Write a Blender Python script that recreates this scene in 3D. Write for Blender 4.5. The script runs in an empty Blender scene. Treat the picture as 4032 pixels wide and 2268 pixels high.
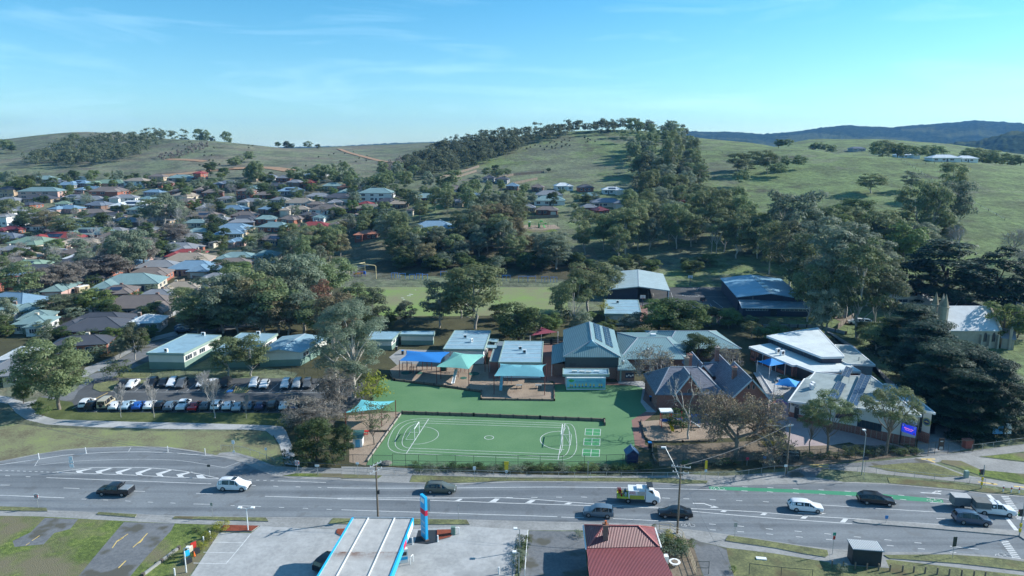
import bpy,bmesh,math,random
import numpy as np
from mathutils import Vector,Matrix,noise
R=math.radians
random.seed(7)
D=bpy.data
SC=bpy.context.scene
COL=SC.collection
# camera
CAM_H,PITCH,FPX,CX,CY=53.0,R(11.58),2723.0,2016.0,1134.0
cam_d=D.cameras.new('camera');cam=D.objects.new('camera',cam_d);COL.objects.link(cam)
cam.location=(0,0,CAM_H);cam.rotation_euler=(R(90)-PITCH,0,0)
cam_d.sensor_width=36.0;cam_d.lens=36.0*FPX/4032.0
cam_d.clip_start=0.5;cam_d.clip_end=20000
SC.camera=cam
# sky and sun
SUN_EL=R(30.0);SUN_DIR=Vector((0.96,0.28,0)).normalized()
w=D.worlds.new('World');SC.world=w;w.use_nodes=True
nt=w.node_tree;N=nt.nodes;L=nt.links
for n in list(N):N.remove(n)
out=N.new('ShaderNodeOutputWorld');bg=N.new('ShaderNodeBackground')
sky=N.new('ShaderNodeTexSky');sky.sky_type='NISHITA';sky.sun_disc=False
sky.sun_elevation=SUN_EL;sky.sun_rotation=math.atan2(SUN_DIR.x,SUN_DIR.y)
sky.air_density=1.0;sky.dust_density=0.3;sky.ozone_density=2.2;sky.altitude=200
tint=N.new('ShaderNodeMixRGB');tint.blend_type='MULTIPLY';tint.inputs[0].default_value=1.0
tint.inputs[2].default_value=(0.56,1.03,1.20,1)
tc=N.new('ShaderNodeTexCoord');mp=N.new('ShaderNodeMapping');mp.inputs['Scale'].default_value=(2.2,2.2,16)
mp.inputs['Rotation'].default_value=(0.0,R(4),R(10))
cn=N.new('ShaderNodeTexNoise');cn.inputs['Scale'].default_value=1.6;cn.inputs['Detail'].default_value=7
cn.inputs['Roughness'].default_value=0.55;cn.inputs['Distortion'].default_value=0.9
cr=N.new('ShaderNodeValToRGB');cr.color_ramp.elements[0].position=0.50;cr.color_ramp.elements[1].position=0.86
cr.color_ramp.elements[0].color=(0,0,0,1);cr.color_ramp.elements[1].color=(0.30,0.30,0.30,1)
cmix=N.new('ShaderNodeMixRGB');cmix.inputs[2].default_value=(6.0,8.6,9.8,1)
L.new(tc.outputs['Generated'],mp.inputs[0]);L.new(mp.outputs[0],cn.inputs['Vector']);L.new(cn.outputs[0],cr.inputs[0])
sz=N.new('ShaderNodeSeparateXYZ');L.new(tc.outputs['Generated'],sz.inputs[0]);zr_=N.new('ShaderNodeValToRGB');e_=zr_.color_ramp.elements;e_[0].position=0.0;e_[0].color=(.66,.90,.99,1);e_[1].position=0.2;e_[1].color=(.33,.79,.93,1);L.new(sz.outputs[2],zr_.inputs[0]);L.new(zr_.outputs[0],tint.inputs[2])
L.new(sky.outputs[0],tint.inputs[1]);L.new(tint.outputs[0],cmix.inputs[1]);L.new(cr.outputs[0],cmix.inputs[0])
L.new(cmix.outputs[0],bg.inputs[0]);bg.inputs[1].default_value=0.122
L.new(bg.outputs[0],out.inputs[0])
sun_d=D.lights.new('sun','SUN');sun=D.objects.new('sun',sun_d);COL.objects.link(sun)
sun_d.energy=5.0;sun_d.angle=R(0.5);sun_d.color=(1.0,0.965,0.90)
sv=Vector((SUN_DIR.x*math.cos(SUN_EL),SUN_DIR.y*math.cos(SUN_EL),math.sin(SUN_EL)))
sun.rotation_euler=sv.to_track_quat('Z','Y').to_euler();sun.location=(0,0,300)
SC.view_settings.view_transform='Standard';SC.view_settings.look='None'
SC.view_settings.exposure=0.62;SC.view_settings.gamma=1.0
# photo crops -> source pixels -> world
CROP={'F':(0,0,1.56522),'B1':(0,1700,.52174),'B2':(1344,1700,.52174),'B3':(2688,1700,.52174),'M1':(0,1250,.52174),'M2':(1344,1250,.52174),'M3':(2688,1250,.52174),'R1':(0,850,.3913),'R2':(1008,850,.3913),'R3':(2016,850,.3913),'R4':(3024,850,.3913),'H1':(0,480,.52174),'H2':(1344,480,.52174),'H3':(2688,450,.52174),'H0':(0,640,.27174),'S':(0,0,1.0),'D1':(1500,1250,.23465),'D2':(2100,1250,.23465),'D3':(2500,1350,.23465),'D4':(2900,1250,.23465),'D5':(3100,1500,.23465),'D6':(3400,1050,.24707)}
SP,CP=math.sin(PITCH),math.cos(PITCH)
def src(q,X,Y):
 c=CROP[q];return c[0]+X*c[2],c[1]+Y*c[2]
def ray(q,X,Y):
 sx,sy=src(q,X,Y);u=(sx-CX)/FPX;t=(sy-CY)/FPX
 dy=CP-t*SP;dz=-(t*CP+SP)
 return u/dy,dz/dy
def U(q,X,Y,z=0.0):
 """point on the horizontal plane z seen at that pixel"""
 a,b=ray(q,X,Y);y=(z-CAM_H)/b
 return Vector((a*y,y,z))
def Zat(y,q,X,Y):
 """height of a point at forward distance y seen at that pixel"""
 return CAM_H+y*ray(q,X,Y)[1]
def Xat(y,q,X,Y):
 return ray(q,X,Y)[0]*y
def hz(Y,row):
 return Zat(Y,'F',1288,row)
def prof(rows,tail):return[(0,0.0),(262,0.0)]+[(Y,hz(Y,r)if not isinstance(r,str)else float(r))for Y,r in rows]+tail
TL=[(1500,20.),(2600,10.)]
TCOL=[(-900,prof([(340,'0'),(430,553),(560,470),(700,425),(1000,375)],[(1300,60.)]+TL)),(0,prof([(340,'0'),(385,600),(435,550),(490,503),(560,458),(640,432),(800,398),(1000,352)],[(1300,60.)]+TL)),(100,prof([(340,'0'),(385,600),(435,550),(490,503),(560,458),(640,430),(800,390),(1000,338)],[(1300,60.)]+TL)),(217,prof([(340,'0'),(385,600),(435,550),(490,503),(560,455),(640,428),(800,383),(1000,329)],[(1300,60.)]+TL)),(400,prof([(335,'0'),(385,598),(435,550),(490,500),(560,455),(640,425),(760,378),(860,348),(1000,340)],[(1300,50.)]+TL)),(500,prof([(330,'0'),(385,598),(435,550),(490,500),(560,450),(640,420),(760,372),(840,349)],[(1000,50.),(1300,40.)]+TL)),(633,prof([(325,'1'),(385,596),(435,550),(490,495),(560,448),(640,420),(760,382),(850,362)],[(1000,44.),(1300,38.)]+TL)),(780,prof([(320,'2'),(385,590),(435,540),(490,488),(560,445),(640,420),(800,388),(950,370)],[(1200,50.),(1400,40.)]+TL)),(860,prof([(320,'3'),(375,590),(430,535),(490,485),(560,445),(660,418),(830,390),(1100,368)],[(1300,50.)]+TL)),(1000,prof([(310,'2'),(350,590),(430,520),(500,470),(570,442),(680,412),(800,395),(1100,363)],[(1300,55.)]+TL)),(1090,prof([(300,'3'),(350,580),(430,510),(500,462),(570,438),(680,405),(800,380),(1100,357)],[(1300,55.)]+TL)),(1250,prof([(300,'4'),(350,578),(430,505),(500,460),(560,435),(650,395),(760,350),(900,345)],[(1300,40.)]+TL)),(1400,prof([(300,'4'),(350,578),(430,503),(520,450),(600,415),(700,365),(800,330)],[(1000,65.),(1300,40.)]+TL)),(1560,prof([(300,'4'),(350,575),(430,500),(520,446),(600,410),(700,360),(800,323)],[(1000,65.),(1300,40.)]+TL)),(1680,prof([(300,'5'),(350,572),(430,500),(520,442),(600,405),(700,362),(800,332)],[(1000,60.),(1300,40.)]+TL)),(1750,prof([(300,'5'),(340,580),(400,525),(480,460),(580,400),(680,360),(780,344)],[(1000,50.),(1300,40.)]+TL)),(1900,prof([(300,'6'),(340,580),(400,520),(480,450),(580,390),(680,364),(760,358)],[(1000,40.),(1300,40.)]+TL)),(2030,prof([(300,'6'),(340,580),(400,515),(480,440),(560,383),(620,370)],[(760,44.),(950,hz(950,345)),(1300,40.)]+TL)),(2200,prof([(300,'6'),(340,580),(400,505),(480,430),(540,390)],[(660,36.),(900,hz(900,347)),(1300,30.)]+TL)),(2400,prof([(300,'6'),(340,575),(400,500),(460,440),(520,401)],[(660,34.),(900,hz(900,361)),(1300,25.)]+TL)),(2570,prof([(300,'6'),(340,572),(400,495),(460,440),(520,415)],[(660,30.),(900,hz(900,388)),(1300,20.)]+TL)),(3400,prof([(300,'6'),(340,580),(400,520),(460,470),(520,440)],[(700,20.),(1300,15.)]+TL)),]
GA=np.linspace(-1.7,1.7,341);GY=np.concatenate([np.arange(0,1501,5.0),np.arange(1550,2601,50.0)])
_ca=np.array([(c-1288)*CP/1739.7 for c,_ in TCOL])
_prof=np.array([np.interp(GY,[p[0]for p in pr],[p[1]for p in pr])for _,pr in TCOL])
TG=np.array([np.interp(GA,_ca,_prof[:,j])for j in range(len(GY))]).T
def _blur(A,ax,k):
 for _ in range(k):
  B=np.copy(A)
  if ax==0:B[1:-1]=(A[:-2]+2*A[1:-1]+A[2:])/4
  else:B[:,1:-1]=(A[:,:-2]+2*A[:,1:-1]+A[:,2:])/4
  A=B
 return A
TG=_blur(_blur(TG,0,6),1,10)
TG[:,GY<=262]=0.0
def T(x,y):
 x=np.asarray(x,float);y=np.asarray(y,float)
 yy=np.clip(y,0,2600);a=np.clip(x/np.maximum(yy,250.0),-1.699,1.699)
 fa=(a+1.7)/0.01;ia=np.clip(fa.astype(int),0,len(GA)-2);ta=fa-ia
 j=np.clip(np.searchsorted(GY,yy,side='right')-1,0,len(GY)-2);tj=(yy-GY[j])/(GY[j+1]-GY[j])
 z=(TG[ia,j]*(1-ta)+TG[ia+1,j]*ta)*(1-tj)+(TG[ia,j+1]*(1-ta)+TG[ia+1,j+1]*ta)*tj
 return z
def Tz(x,y):return float(T(x,y))
_YS=np.concatenate([np.arange(40,700,1.0),np.arange(700,2600,3.0)])
def P(q,X,Y,dz=0.0):
 """point of the terrain seen at that pixel"""
 a,b=ray(q,X,Y);zr=CAM_H+b*_YS;tt=T(a*_YS,_YS)+dz
 k=np.nonzero(zr<=tt)[0]
 if len(k)==0:y=1000.0;return Vector((a*y,y,Tz(a*y,y)+dz))
 k=k[0]
 if k==0:y=_YS[0]
 else:
  d0=zr[k-1]-tt[k-1];d1=tt[k]-zr[k];y=_YS[k-1]+(_YS[k]-_YS[k-1])*d0/max(d0+d1,1e-6)
 return Vector((a*y,y,Tz(a*y,y)+dz))
def px_of(v):
 """full-view pixel of a world point (for naming neighbours)"""
 zc=v[1]*CP+(CAM_H-v[2])*SP;yc=(CAM_H-v[2])*CP-v[1]*SP
 return(CX+FPX*v[0]/zc)/1.56522,(CY+FPX*yc/zc)/1.56522
MATS={}
def newmat(name):
 m=D.materials.new(name);m.use_nodes=True;MATS[name]=m
 b=m.node_tree.nodes['Principled BSDF'];return m,m.node_tree.nodes,m.node_tree.links,b
def ramp(N,stops):
 r=N.new('ShaderNodeValToRGB');e=r.color_ramp.elements
 while len(e)<len(stops):e.new(0.5)
 for k,(p,c)in enumerate(stops):e[k].position=p;e[k].color=(c[0],c[1],c[2],1)
 return r
def pmat(name,c,rough=0.6,var=0.15,scale=2.0,metal=0.0,spec=0.4,bump=0.0,objrand=0.0,coord='Object',stain_or_shadow=None):
 """paint, plaster, metal...: a base colour with uneven wear"""
 if name in MATS:return MATS[name]
 m,N,L,b=newmat(name)
 tc=N.new('ShaderNodeTexCoord');no=N.new('ShaderNodeTexNoise');no.inputs['Scale'].default_value=scale
 no.inputs['Detail'].default_value=6;no.inputs['Roughness'].default_value=0.65
 L.new(tc.outputs[coord],no.inputs['Vector'])
 lo=[max(0,x*(1-var))for x in c];hi=[min(1,x*(1+var))for x in c]
 st=[(0.3,lo),(0.7,hi)]
 if stain_or_shadow:st=[(0.25,stain_or_shadow),(0.42,lo),(0.72,hi)]
 r=ramp(N,st);L.new(no.outputs[0],r.inputs[0]);last=r.outputs[0]
 if objrand:
  oi=N.new('ShaderNodeObjectInfo');hs=N.new('ShaderNodeHueSaturation')
  mr=N.new('ShaderNodeMapRange');mr.inputs[3].default_value=1-objrand;mr.inputs[4].default_value=1+objrand
  L.new(oi.outputs['Random'],mr.inputs[0]);L.new(mr.outputs[0],hs.inputs['Value']);L.new(last,hs.inputs['Color']);last=hs.outputs[0]
 L.new(last,b.inputs['Base Color']);b.inputs['Roughness'].default_value=rough
 b.inputs['Metallic'].default_value=metal;b.inputs['Specular IOR Level'].default_value=spec
 if bump:
  bp=N.new('ShaderNodeBump');bp.inputs['Strength'].default_value=bump;bp.inputs['Distance'].default_value=0.05
  n2=N.new('ShaderNodeTexNoise');n2.inputs['Scale'].default_value=scale*8;n2.inputs['Detail'].default_value=4
  L.new(tc.outputs[coord],n2.inputs['Vector']);L.new(n2.outputs[0],bp.inputs['Height']);L.new(bp.outputs[0],b.inputs['Normal'])
 return m
def gmat(name,stops,scale=0.05,scale2=1.2,mix2=0.5,rough=0.95,bump=0.3,fine=9.0,patch=None):
 """ground cover in world metres: broad patches, fine mottling, bump"""
 if name in MATS:return MATS[name]
 m,N,L,b=newmat(name)
 ge=N.new('ShaderNodeNewGeometry')
 n1=N.new('ShaderNodeTexNoise');n1.inputs['Scale'].default_value=scale;n1.inputs['Detail'].default_value=8;n1.inputs['Roughness'].default_value=0.6
 n2=N.new('ShaderNodeTexNoise');n2.inputs['Scale'].default_value=scale2;n2.inputs['Detail'].default_value=6;n2.inputs['Roughness'].default_value=0.7
 for n in(n1,n2):L.new(ge.outputs['Position'],n.inputs['Vector'])
 mx=N.new('ShaderNodeMath');mx.operation='MULTIPLY_ADD';mx.inputs[1].default_value=mix2
 sc=N.new('ShaderNodeMath');sc.operation='MULTIPLY';sc.inputs[1].default_value=1-mix2
 L.new(n1.outputs[0],sc.inputs[0]);L.new(n2.outputs[0],mx.inputs[0]);L.new(sc.outputs[0],mx.inputs[2])
 r=ramp(N,stops);L.new(mx.outputs[0],r.inputs[0]);last=r.outputs[0]
 if patch:
  n3=N.new('ShaderNodeTexNoise');n3.inputs['Scale'].default_value=patch[0];n3.inputs['Detail'].default_value=5
  L.new(ge.outputs['Position'],n3.inputs['Vector']);r3=ramp(N,[(patch[1],(0,0,0)),(patch[2],(1,1,1))]);L.new(n3.outputs[0],r3.inputs[0])
  pm=N.new('ShaderNodeMixRGB');pm.inputs[2].default_value=(*patch[3],1);L.new(r3.outputs[0],pm.inputs[0]);L.new(last,pm.inputs[1]);last=pm.outputs[0]
 L.new(last,b.inputs['Base Color']);b.inputs['Roughness'].default_value=rough;b.inputs['Specular IOR Level'].default_value=0.2
 if bump:
  n4=N.new('ShaderNodeTexNoise');n4.inputs['Scale'].default_value=fine;n4.inputs['Detail'].default_value=5
  L.new(ge.outputs['Position'],n4.inputs['Vector'])
  bp=N.new('ShaderNodeBump');bp.inputs['Strength'].default_value=bump;bp.inputs['Distance'].default_value=0.1
  L.new(n4.outputs[0],bp.inputs['Height']);L.new(bp.outputs[0],b.inputs['Normal'])
 return m
def link(o,parent=None):
 COL.objects.link(o)
 if parent is not None:o.parent=parent
 return o
def tag(o,label=None,cat=None,group=None,kind=None):
 if label:o['label']=label
 if cat:o['category']=cat
 if group:o['group']=group
 if kind:o['kind']=kind
 return o
def thing(name,loc,rz=0.0,label=None,cat=None,group=None):
 o=D.objects.new(name,None);o.location=loc;o.rotation_euler=(0,0,rz);o.empty_display_size=0.5
 link(o);return tag(o,label,cat,group)
class MB:
 def __init__(s):s.v=[];s.f=[]
 def add(s,vs,fs):
  k=len(s.v);s.v+=[tuple(p)for p in vs];s.f+=[tuple(i+k for i in f)for f in fs];return s
 def box(s,c,d,rz=0.0,taper=1.0):
  x,y,z=d[0]/2,d[1]/2,d[2]/2;ca,sa=math.cos(rz),math.sin(rz);vs=[]
  for k,zz in((1,-z),(taper,z)):
   for(px,py)in((-x,-y),(x,-y),(x,y),(-x,y)):
    px,py=px*k,py*k;vs.append((c[0]+px*ca-py*sa,c[1]+px*sa+py*ca,c[2]+zz))
  return s.add(vs,[(3,2,1,0),(4,5,6,7),(0,1,5,4),(1,2,6,5),(2,3,7,6),(3,0,4,7)])
 def bar(s,a,b,w,h=None):
  """square bar from a to b"""
  h=h or w;a=Vector(a);b=Vector(b);d=(b-a).normalized()
  up=Vector((0,0,1))if abs(d.z)<0.95 else Vector((1,0,0));r=d.cross(up).normalized();u=r.cross(d)
  vs=[p+r*sx*w/2+u*sy*h/2 for p in(a,b)for sx,sy in((-1,-1),(1,-1),(1,1),(-1,1))]
  return s.add(vs,[(0,1,2,3),(7,6,5,4),(0,4,5,1),(1,5,6,2),(2,6,7,3),(3,7,4,0)])
 def tube(s,pts,rad,n=6,cap=True):
  pts=[Vector(p)for p in pts];rad=rad if isinstance(rad,(list,tuple))else[rad]*len(pts);vs=[];fs=[]
  for i,p in enumerate(pts):
   d=(pts[min(i+1,len(pts)-1)]-pts[max(i-1,0)]).normalized()
   up=Vector((0,0,1))if abs(d.z)<0.9 else Vector((1,0,0));r=d.cross(up).normalized();u=r.cross(d)
   for k in range(n):
    an=2*math.pi*k/n;vs.append(p+(r*math.cos(an)+u*math.sin(an))*rad[i])
  for i in range(len(pts)-1):
   for k in range(n):
    k2=(k+1)%n;fs.append((i*n+k,i*n+k2,(i+1)*n+k2,(i+1)*n+k))
  if cap:fs.append(tuple(range(n))[::-1]);fs.append(tuple((len(pts)-1)*n+k for k in range(n)))
  return s.add(vs,fs)
 def prism(s,poly,z0,z1):
  n=len(poly);vs=[(p[0],p[1],z0)for p in poly]+[(p[0],p[1],z1)for p in poly]
  ar=sum(poly[i][0]*poly[(i+1)%n][1]-poly[(i+1)%n][0]*poly[i][1]for i in range(n))
  fs=[tuple(range(n))[::-1],tuple(range(n,2*n))]+[(i,(i+1)%n,n+(i+1)%n,n+i)for i in range(n)]
  if ar<0:fs=[f[::-1]for f in fs]
  return s.add(vs,fs)
 def build(s,name,mat,parent=None,smooth=False,loc=None):
  me=D.meshes.new(name);me.from_pydata(s.v,[],s.f);me.update()
  for m in(mat if isinstance(mat,(list,tuple))else[mat]):me.materials.append(m)
  if smooth:me.polygons.foreach_set('use_smooth',[True]*len(me.polygons))
  o=D.objects.new(name,me);link(o,parent)
  if loc:o.location=loc
  return o
def copy_tree(o,parent=None):
 c=o.copy();link(c)
 if parent is not None:c.parent=parent
 for ch in list(o.children):copy_tree(ch,c)
 return c
def sheet(name,pts,z,mat,q=None,label=None,cat=None,kind='structure',parent=None):
 """a flat sheet on the level ground; pts in crop pixels (or world if q is None)"""
 w_=[U(q if len(p)==2 else p[0],p[-2],p[-1],0)for p in pts]if q else[Vector((*p,0))for p in pts]
 bm=bmesh.new();vs=[bm.verts.new((p.x,p.y,z))for p in w_];f=bm.faces.new(vs)
 bmesh.ops.triangulate(bm,faces=[f]);bmesh.ops.recalc_face_normals(bm,faces=bm.faces)
 me=D.meshes.new(name);bm.to_mesh(me);bm.free();me.materials.append(mat)
 if me.polygons and me.polygons[0].normal.z<0:me.flip_normals()
 o=D.objects.new(name,me);link(o,parent);tag(o,label,cat,None,kind);return o
def smooth_line(pts,step=2.0):
 """Catmull-Rom through world points"""
 pts=[Vector(p)for p in pts];out=[]
 if len(pts)<3:return pts
 for i in range(len(pts)-1):
  p0=pts[max(i-1,0)];p1=pts[i];p2=pts[i+1];p3=pts[min(i+2,len(pts)-1)]
  n=max(1,int((p2-p1).length/step))
  for k in range(n):
   t=k/n;out.append(0.5*((2*p1)+(p2-p0)*t+(2*p0-5*p1+4*p2-p3)*t*t+(3*p1-p0-3*p2+p3)*t**3))
 out.append(pts[-1]);return out
def ribbon_mb(mb,pts,width,dz=0.0,follow=False,thick=0.0):
 """strip along world points"""
 n=len(pts);vs=[]
 for i,p in enumerate(pts):
  d=(pts[min(i+1,n-1)]-pts[max(i-1,0)]);d.z=0;d.normalize();r=Vector((d.y,-d.x,0))*width/2
  for s_ in(-1,1):
   v=p+r*s_;v.z=(Tz(v.x,v.y)if follow else 0)+dz;vs.append(v)
 fs=[(2*i,2*i+1,2*i+3,2*i+2)for i in range(n-1)]
 if thick:
  m=len(vs);vs=vs+[v-Vector((0,0,thick))for v in vs]
  fs+=[(2*i,2*i+2,m+2*i+2,m+2*i)for i in range(n-1)]+[(2*i+1,m+2*i+1,m+2*i+3,2*i+3)for i in range(n-1)]
  fs+=[(0,m,m+1,1),(2*n-2,2*n-1,m+2*n-1,m+2*n-2)]
 mb.add(vs,fs);return mb
m,N_,L_,b_=newmat('paddock_grass')
ge=N_.new('ShaderNodeNewGeometry')
def tn(sc,de=8,ro=.62):
 n=N_.new('ShaderNodeTexNoise');n.inputs['Scale'].default_value=sc;n.inputs['Detail'].default_value=de;n.inputs['Roughness'].default_value=ro
 L_.new(ge.outputs['Position'],n.inputs['Vector']);return n
nA=tn(.016);nB=tn(.12,10,.7);nC=tn(.6,10,.75)
sepx=N_.new('ShaderNodeSeparateXYZ');L_.new(ge.outputs['Position'],sepx.inputs[0])
mrx=N_.new('ShaderNodeMapRange');mrx.inputs[1].default_value=-150;mrx.inputs[2].default_value=230;mrx.inputs[3].default_value=-.21;mrx.inputs[4].default_value=.12
L_.new(sepx.outputs[0],mrx.inputs[0])
a1=N_.new('ShaderNodeMath');a1.operation='ADD';L_.new(nA.outputs[0],a1.inputs[0]);L_.new(mrx.outputs[0],a1.inputs[1])
a2=N_.new('ShaderNodeMath');a2.operation='MULTIPLY_ADD';a2.inputs[1].default_value=.60;L_.new(nB.outputs[0],a2.inputs[0]);L_.new(a1.outputs[0],a2.inputs[2])
a3=N_.new('ShaderNodeMath');a3.operation='MULTIPLY_ADD';a3.inputs[1].default_value=.30;L_.new(nC.outputs[0],a3.inputs[0]);L_.new(a2.outputs[0],a3.inputs[2])
rr=ramp(N_,[(.60,(.20,.185,.145)),(.72,(.18,.195,.145)),(.80,(.145,.17,.115)),(.90,(.17,.19,.13)),(1.04,(.155,.205,.10))])
L_.new(a3.outputs[0],rr.inputs[0])
nD=tn(.035,9,.7);rD=ramp(N_,[(.56,(0,0,0)),(.68,(1,1,1))]);L_.new(nD.outputs[0],rD.inputs[0])
mD=N_.new('ShaderNodeMixRGB');mD.inputs[2].default_value=(.10,.105,.075,1);L_.new(rD.outputs[0],mD.inputs[0]);L_.new(rr.outputs[0],mD.inputs[1])
nE=tn(.33,10,.8);rE=ramp(N_,[(.42,(.62,.62,.60)),(.52,(1,1,1)),(.62,(1.25,1.22,1.12))]);L_.new(nE.outputs[0],rE.inputs[0])
mE=N_.new('ShaderNodeMixRGB');mE.blend_type='MULTIPLY';mE.inputs[0].default_value=.85;L_.new(mD.outputs[0],mE.inputs[1]);L_.new(rE.outputs[0],mE.inputs[2])
nF=tn(.045,6,.6);rF=ramp(N_,[(.42,(.80,.78,.80)),(.58,(1.1,1.14,1.02))]);L_.new(nF.outputs[0],rF.inputs[0]);mF=N_.new('ShaderNodeMixRGB');mF.blend_type='MULTIPLY';mF.inputs[0].default_value=1;L_.new(mE.outputs[0],mF.inputs[1]);L_.new(rF.outputs[0],mF.inputs[2])
L_.new(mF.outputs[0],b_.inputs['Base Color']);b_.inputs['Roughness'].default_value=1;b_.inputs['Specular IOR Level'].default_value=.1
bp=N_.new('ShaderNodeBump');bp.inputs['Strength'].default_value=.9;bp.inputs['Distance'].default_value=1.2
L_.new(nB.outputs[0],bp.inputs['Height']);L_.new(bp.outputs[0],b_.inputs['Normal'])
GRASS=m
def build_ground():
 ys=list(np.arange(-150,250,20.))+list(np.arange(250,1500,5.))+list(np.arange(1500,2600,50))+[2600,3200,4200,5500]
 a=GA[::2];nv=len(a);vs=[];fs=[]
 for y in ys:
  xs=a*max(y,250.0);zs=T(xs,np.full(nv,min(y,2600.0)))if y<=2600 else np.full(nv,10.0)
  if y>2600:zs=T(a*2600.0,np.full(nv,2600.))
  for k in range(nv):
   z=float(zs[k])
   if 480<y<1500:z+=.8*min(1,(y-480)/200)*noise.noise(Vector((xs[k]*.02,y*.02,0)))
   vs.append((float(xs[k]),float(y),z))
 for j in range(len(ys)-1):
  for k in range(nv-1):
   i=j*nv+k;fs.append((i,i+1,i+nv+1,i+nv))
 mb=MB();mb.v=vs;mb.f=fs;o=mb.build('ground',GRASS,smooth=True);tag(o,kind='structure')
build_ground()
m,N_,L_,b_=newmat('distant_bush')
ge=N_.new('ShaderNodeNewGeometry')
n1=N_.new('ShaderNodeTexNoise');n1.inputs['Scale'].default_value=.0022;n1.inputs['Detail'].default_value=4
n2=N_.new('ShaderNodeTexNoise');n2.inputs['Scale'].default_value=.035;n2.inputs['Detail'].default_value=8;n2.inputs['Roughness'].default_value=.75
for n in(n1,n2):L_.new(ge.outputs['Position'],n.inputs['Vector'])
r1=ramp(N_,[(.53,(0,0,0)),(.60,(1,1,1))]);L_.new(n1.outputs[0],r1.inputs[0])
r2=ramp(N_,[(.35,(.010,.018,.012)),(.5,(.030,.048,.026)),(.68,(.075,.095,.05))]);L_.new(n2.outputs[0],r2.inputs[0])
mx=N_.new('ShaderNodeMixRGB');mx.inputs[2].default_value=(.12,.14,.06,1);L_.new(r2.outputs[0],mx.inputs[1])
ml=N_.new('ShaderNodeMath');ml.operation='MULTIPLY';ml.inputs[1].default_value=.5;L_.new(r1.outputs[0],ml.inputs[0]);L_.new(ml.outputs[0],mx.inputs[0])
L_.new(mx.outputs[0],b_.inputs['Base Color']);b_.inputs['Roughness'].default_value=1;b_.inputs['Specular IOR Level'].default_value=0
DBUSH=m
def ridge(name,pts,Y0,Y1,x0,x1,ext=400,nx=420,ny=46,amp=10,seed=0,mat=None,base=5.0,bump=5.0):
 """a hill range whose crest passes through full-view pixels at distance Y1, foot at Y0"""
 xs=[p[0]for p in pts];rs=[p[1]for p in pts];vs=[];fs=[]
 for j in range(ny):
  t=j/(ny-1)
  if t<=.7:y=Y0+(Y1-Y0)*(t/.7);k=(t/.7);s=k*k*(3-2*k);s=.75*s+.25*k
  else:k=(t-.7)/.3;y=Y1+(Y1-Y0)*.5*k;s=1-.9*k
  for i in range(nx):
   px=x0+(x1-x0)*i/(nx-1);a=(px-1288)*CP/1739.7
   zc=hz(Y1,float(np.interp(px,xs,rs)));X=a*y
   fold=noise.noise(Vector((X*.0025+seed,y*.0018,0)))
   z=base+(zc-base)*s*(1+.22*fold*(1-s)*2)+bump*max(0,noise.noise(Vector((X*.03,y*.03,seed))))*min(1,s*4)
   z+=bump*.6*noise.noise(Vector((X*.08,y*.08,seed+5)))
   vs.append((X,y,z))
 for j in range(ny-1):
  for i in range(nx-1):
   q=j*nx+i;fs.append((q,q+1,q+nx+1,q+nx))
 mb=MB();mb.v=vs;mb.f=fs;o=mb.build(name,mat or DBUSH,smooth=True);return tag(o,kind='structure')
ridge('distant_hills',[(1500,352),(1650,338),(1731,331),(1834,332),(1917,338),(2000,331),(2060,322),(2117,315),(2234,321),(2300,315),(2384,309),(2450,303),(2570,311),(2800,305),(3200,320)],2700,4200,1400,3200,seed=3,bump=9)
ridge('far_hills',[(-400,372),(300,368),(700,371),(850,368),(1000,360),(1100,357),(1180,352),(1300,356),(1600,362)],3200,4800,-400,1600,seed=9,bump=8)
ridge('wooded_spur',[(2200,368),(2380,362),(2480,352),(2520,338),(2576,332),(2800,320)],1500,2100,2380,2850,nx=160,seed=5,bump=10,base=12)
# ground covers
ASPH=gmat('asphalt',[(.40,(.165,.185,.20)),(.60,(.225,.25,.268))],.12,3.0,.5,.9,.25,30,patch=(.35,.60,.66,(.165,.18,.19)))
def lanes(m):
 N=m.node_tree.nodes;L=m.node_tree.links;b=N['Principled BSDF'];lk=b.inputs['Base Color'].links[0].from_socket;ge=N.new('ShaderNodeNewGeometry');mp=N.new('ShaderNodeMapping');mp.inputs['Scale'].default_value=(.012,.62,0);mp.inputs['Rotation'].default_value=(0,0,R(3.5))
 no=N.new('ShaderNodeTexNoise');no.inputs['Scale'].default_value=1.0;no.inputs['Detail'].default_value=3;L.new(ge.outputs['Position'],mp.inputs[0]);L.new(mp.outputs[0],no.inputs['Vector']);r=ramp(N,[(.38,(.70,.71,.73)),(.60,(1.0,1.0,1.0))]);L.new(no.outputs[0],r.inputs[0]);mx=N.new('ShaderNodeMixRGB');mx.blend_type='MULTIPLY';mx.inputs[0].default_value=1;L.new(lk,mx.inputs[1]);L.new(r.outputs[0],mx.inputs[2]);L.new(mx.outputs[0],b.inputs['Base Color'])
lanes(ASPH)
ASPH2=gmat('old_asphalt',[(.40,(.125,.135,.145)),(.60,(.19,.20,.21))],.2,2.0,.6,.95,.3,20,patch=(.25,.55,.62,(.10,.10,.085)))
ASPHD=gmat('car_park_asphalt',[(.40,(.07,.075,.08)),(.60,(.10,.108,.115))],.2,2.0,.5,.9,.2,25)
CONC=gmat('concrete',[(.40,(.30,.31,.31)),(.60,(.42,.43,.43))],.25,1.5,.5,.9,.2,20,patch=(.12,.56,.70,(.25,.26,.265)))
CONC2=gmat('old_concrete',[(.40,(.22,.225,.22)),(.60,(.33,.335,.33))],.3,2.5,.5,.9,.2,20)
VERGE=gmat('verge_grass',[(.40,(.10,.11,.06)),(.5,(.155,.17,.085)),(.60,(.24,.25,.11))],.35,3.0,.55,1,.8,14,patch=(.22,.55,.66,(.13,.115,.065)))
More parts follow.
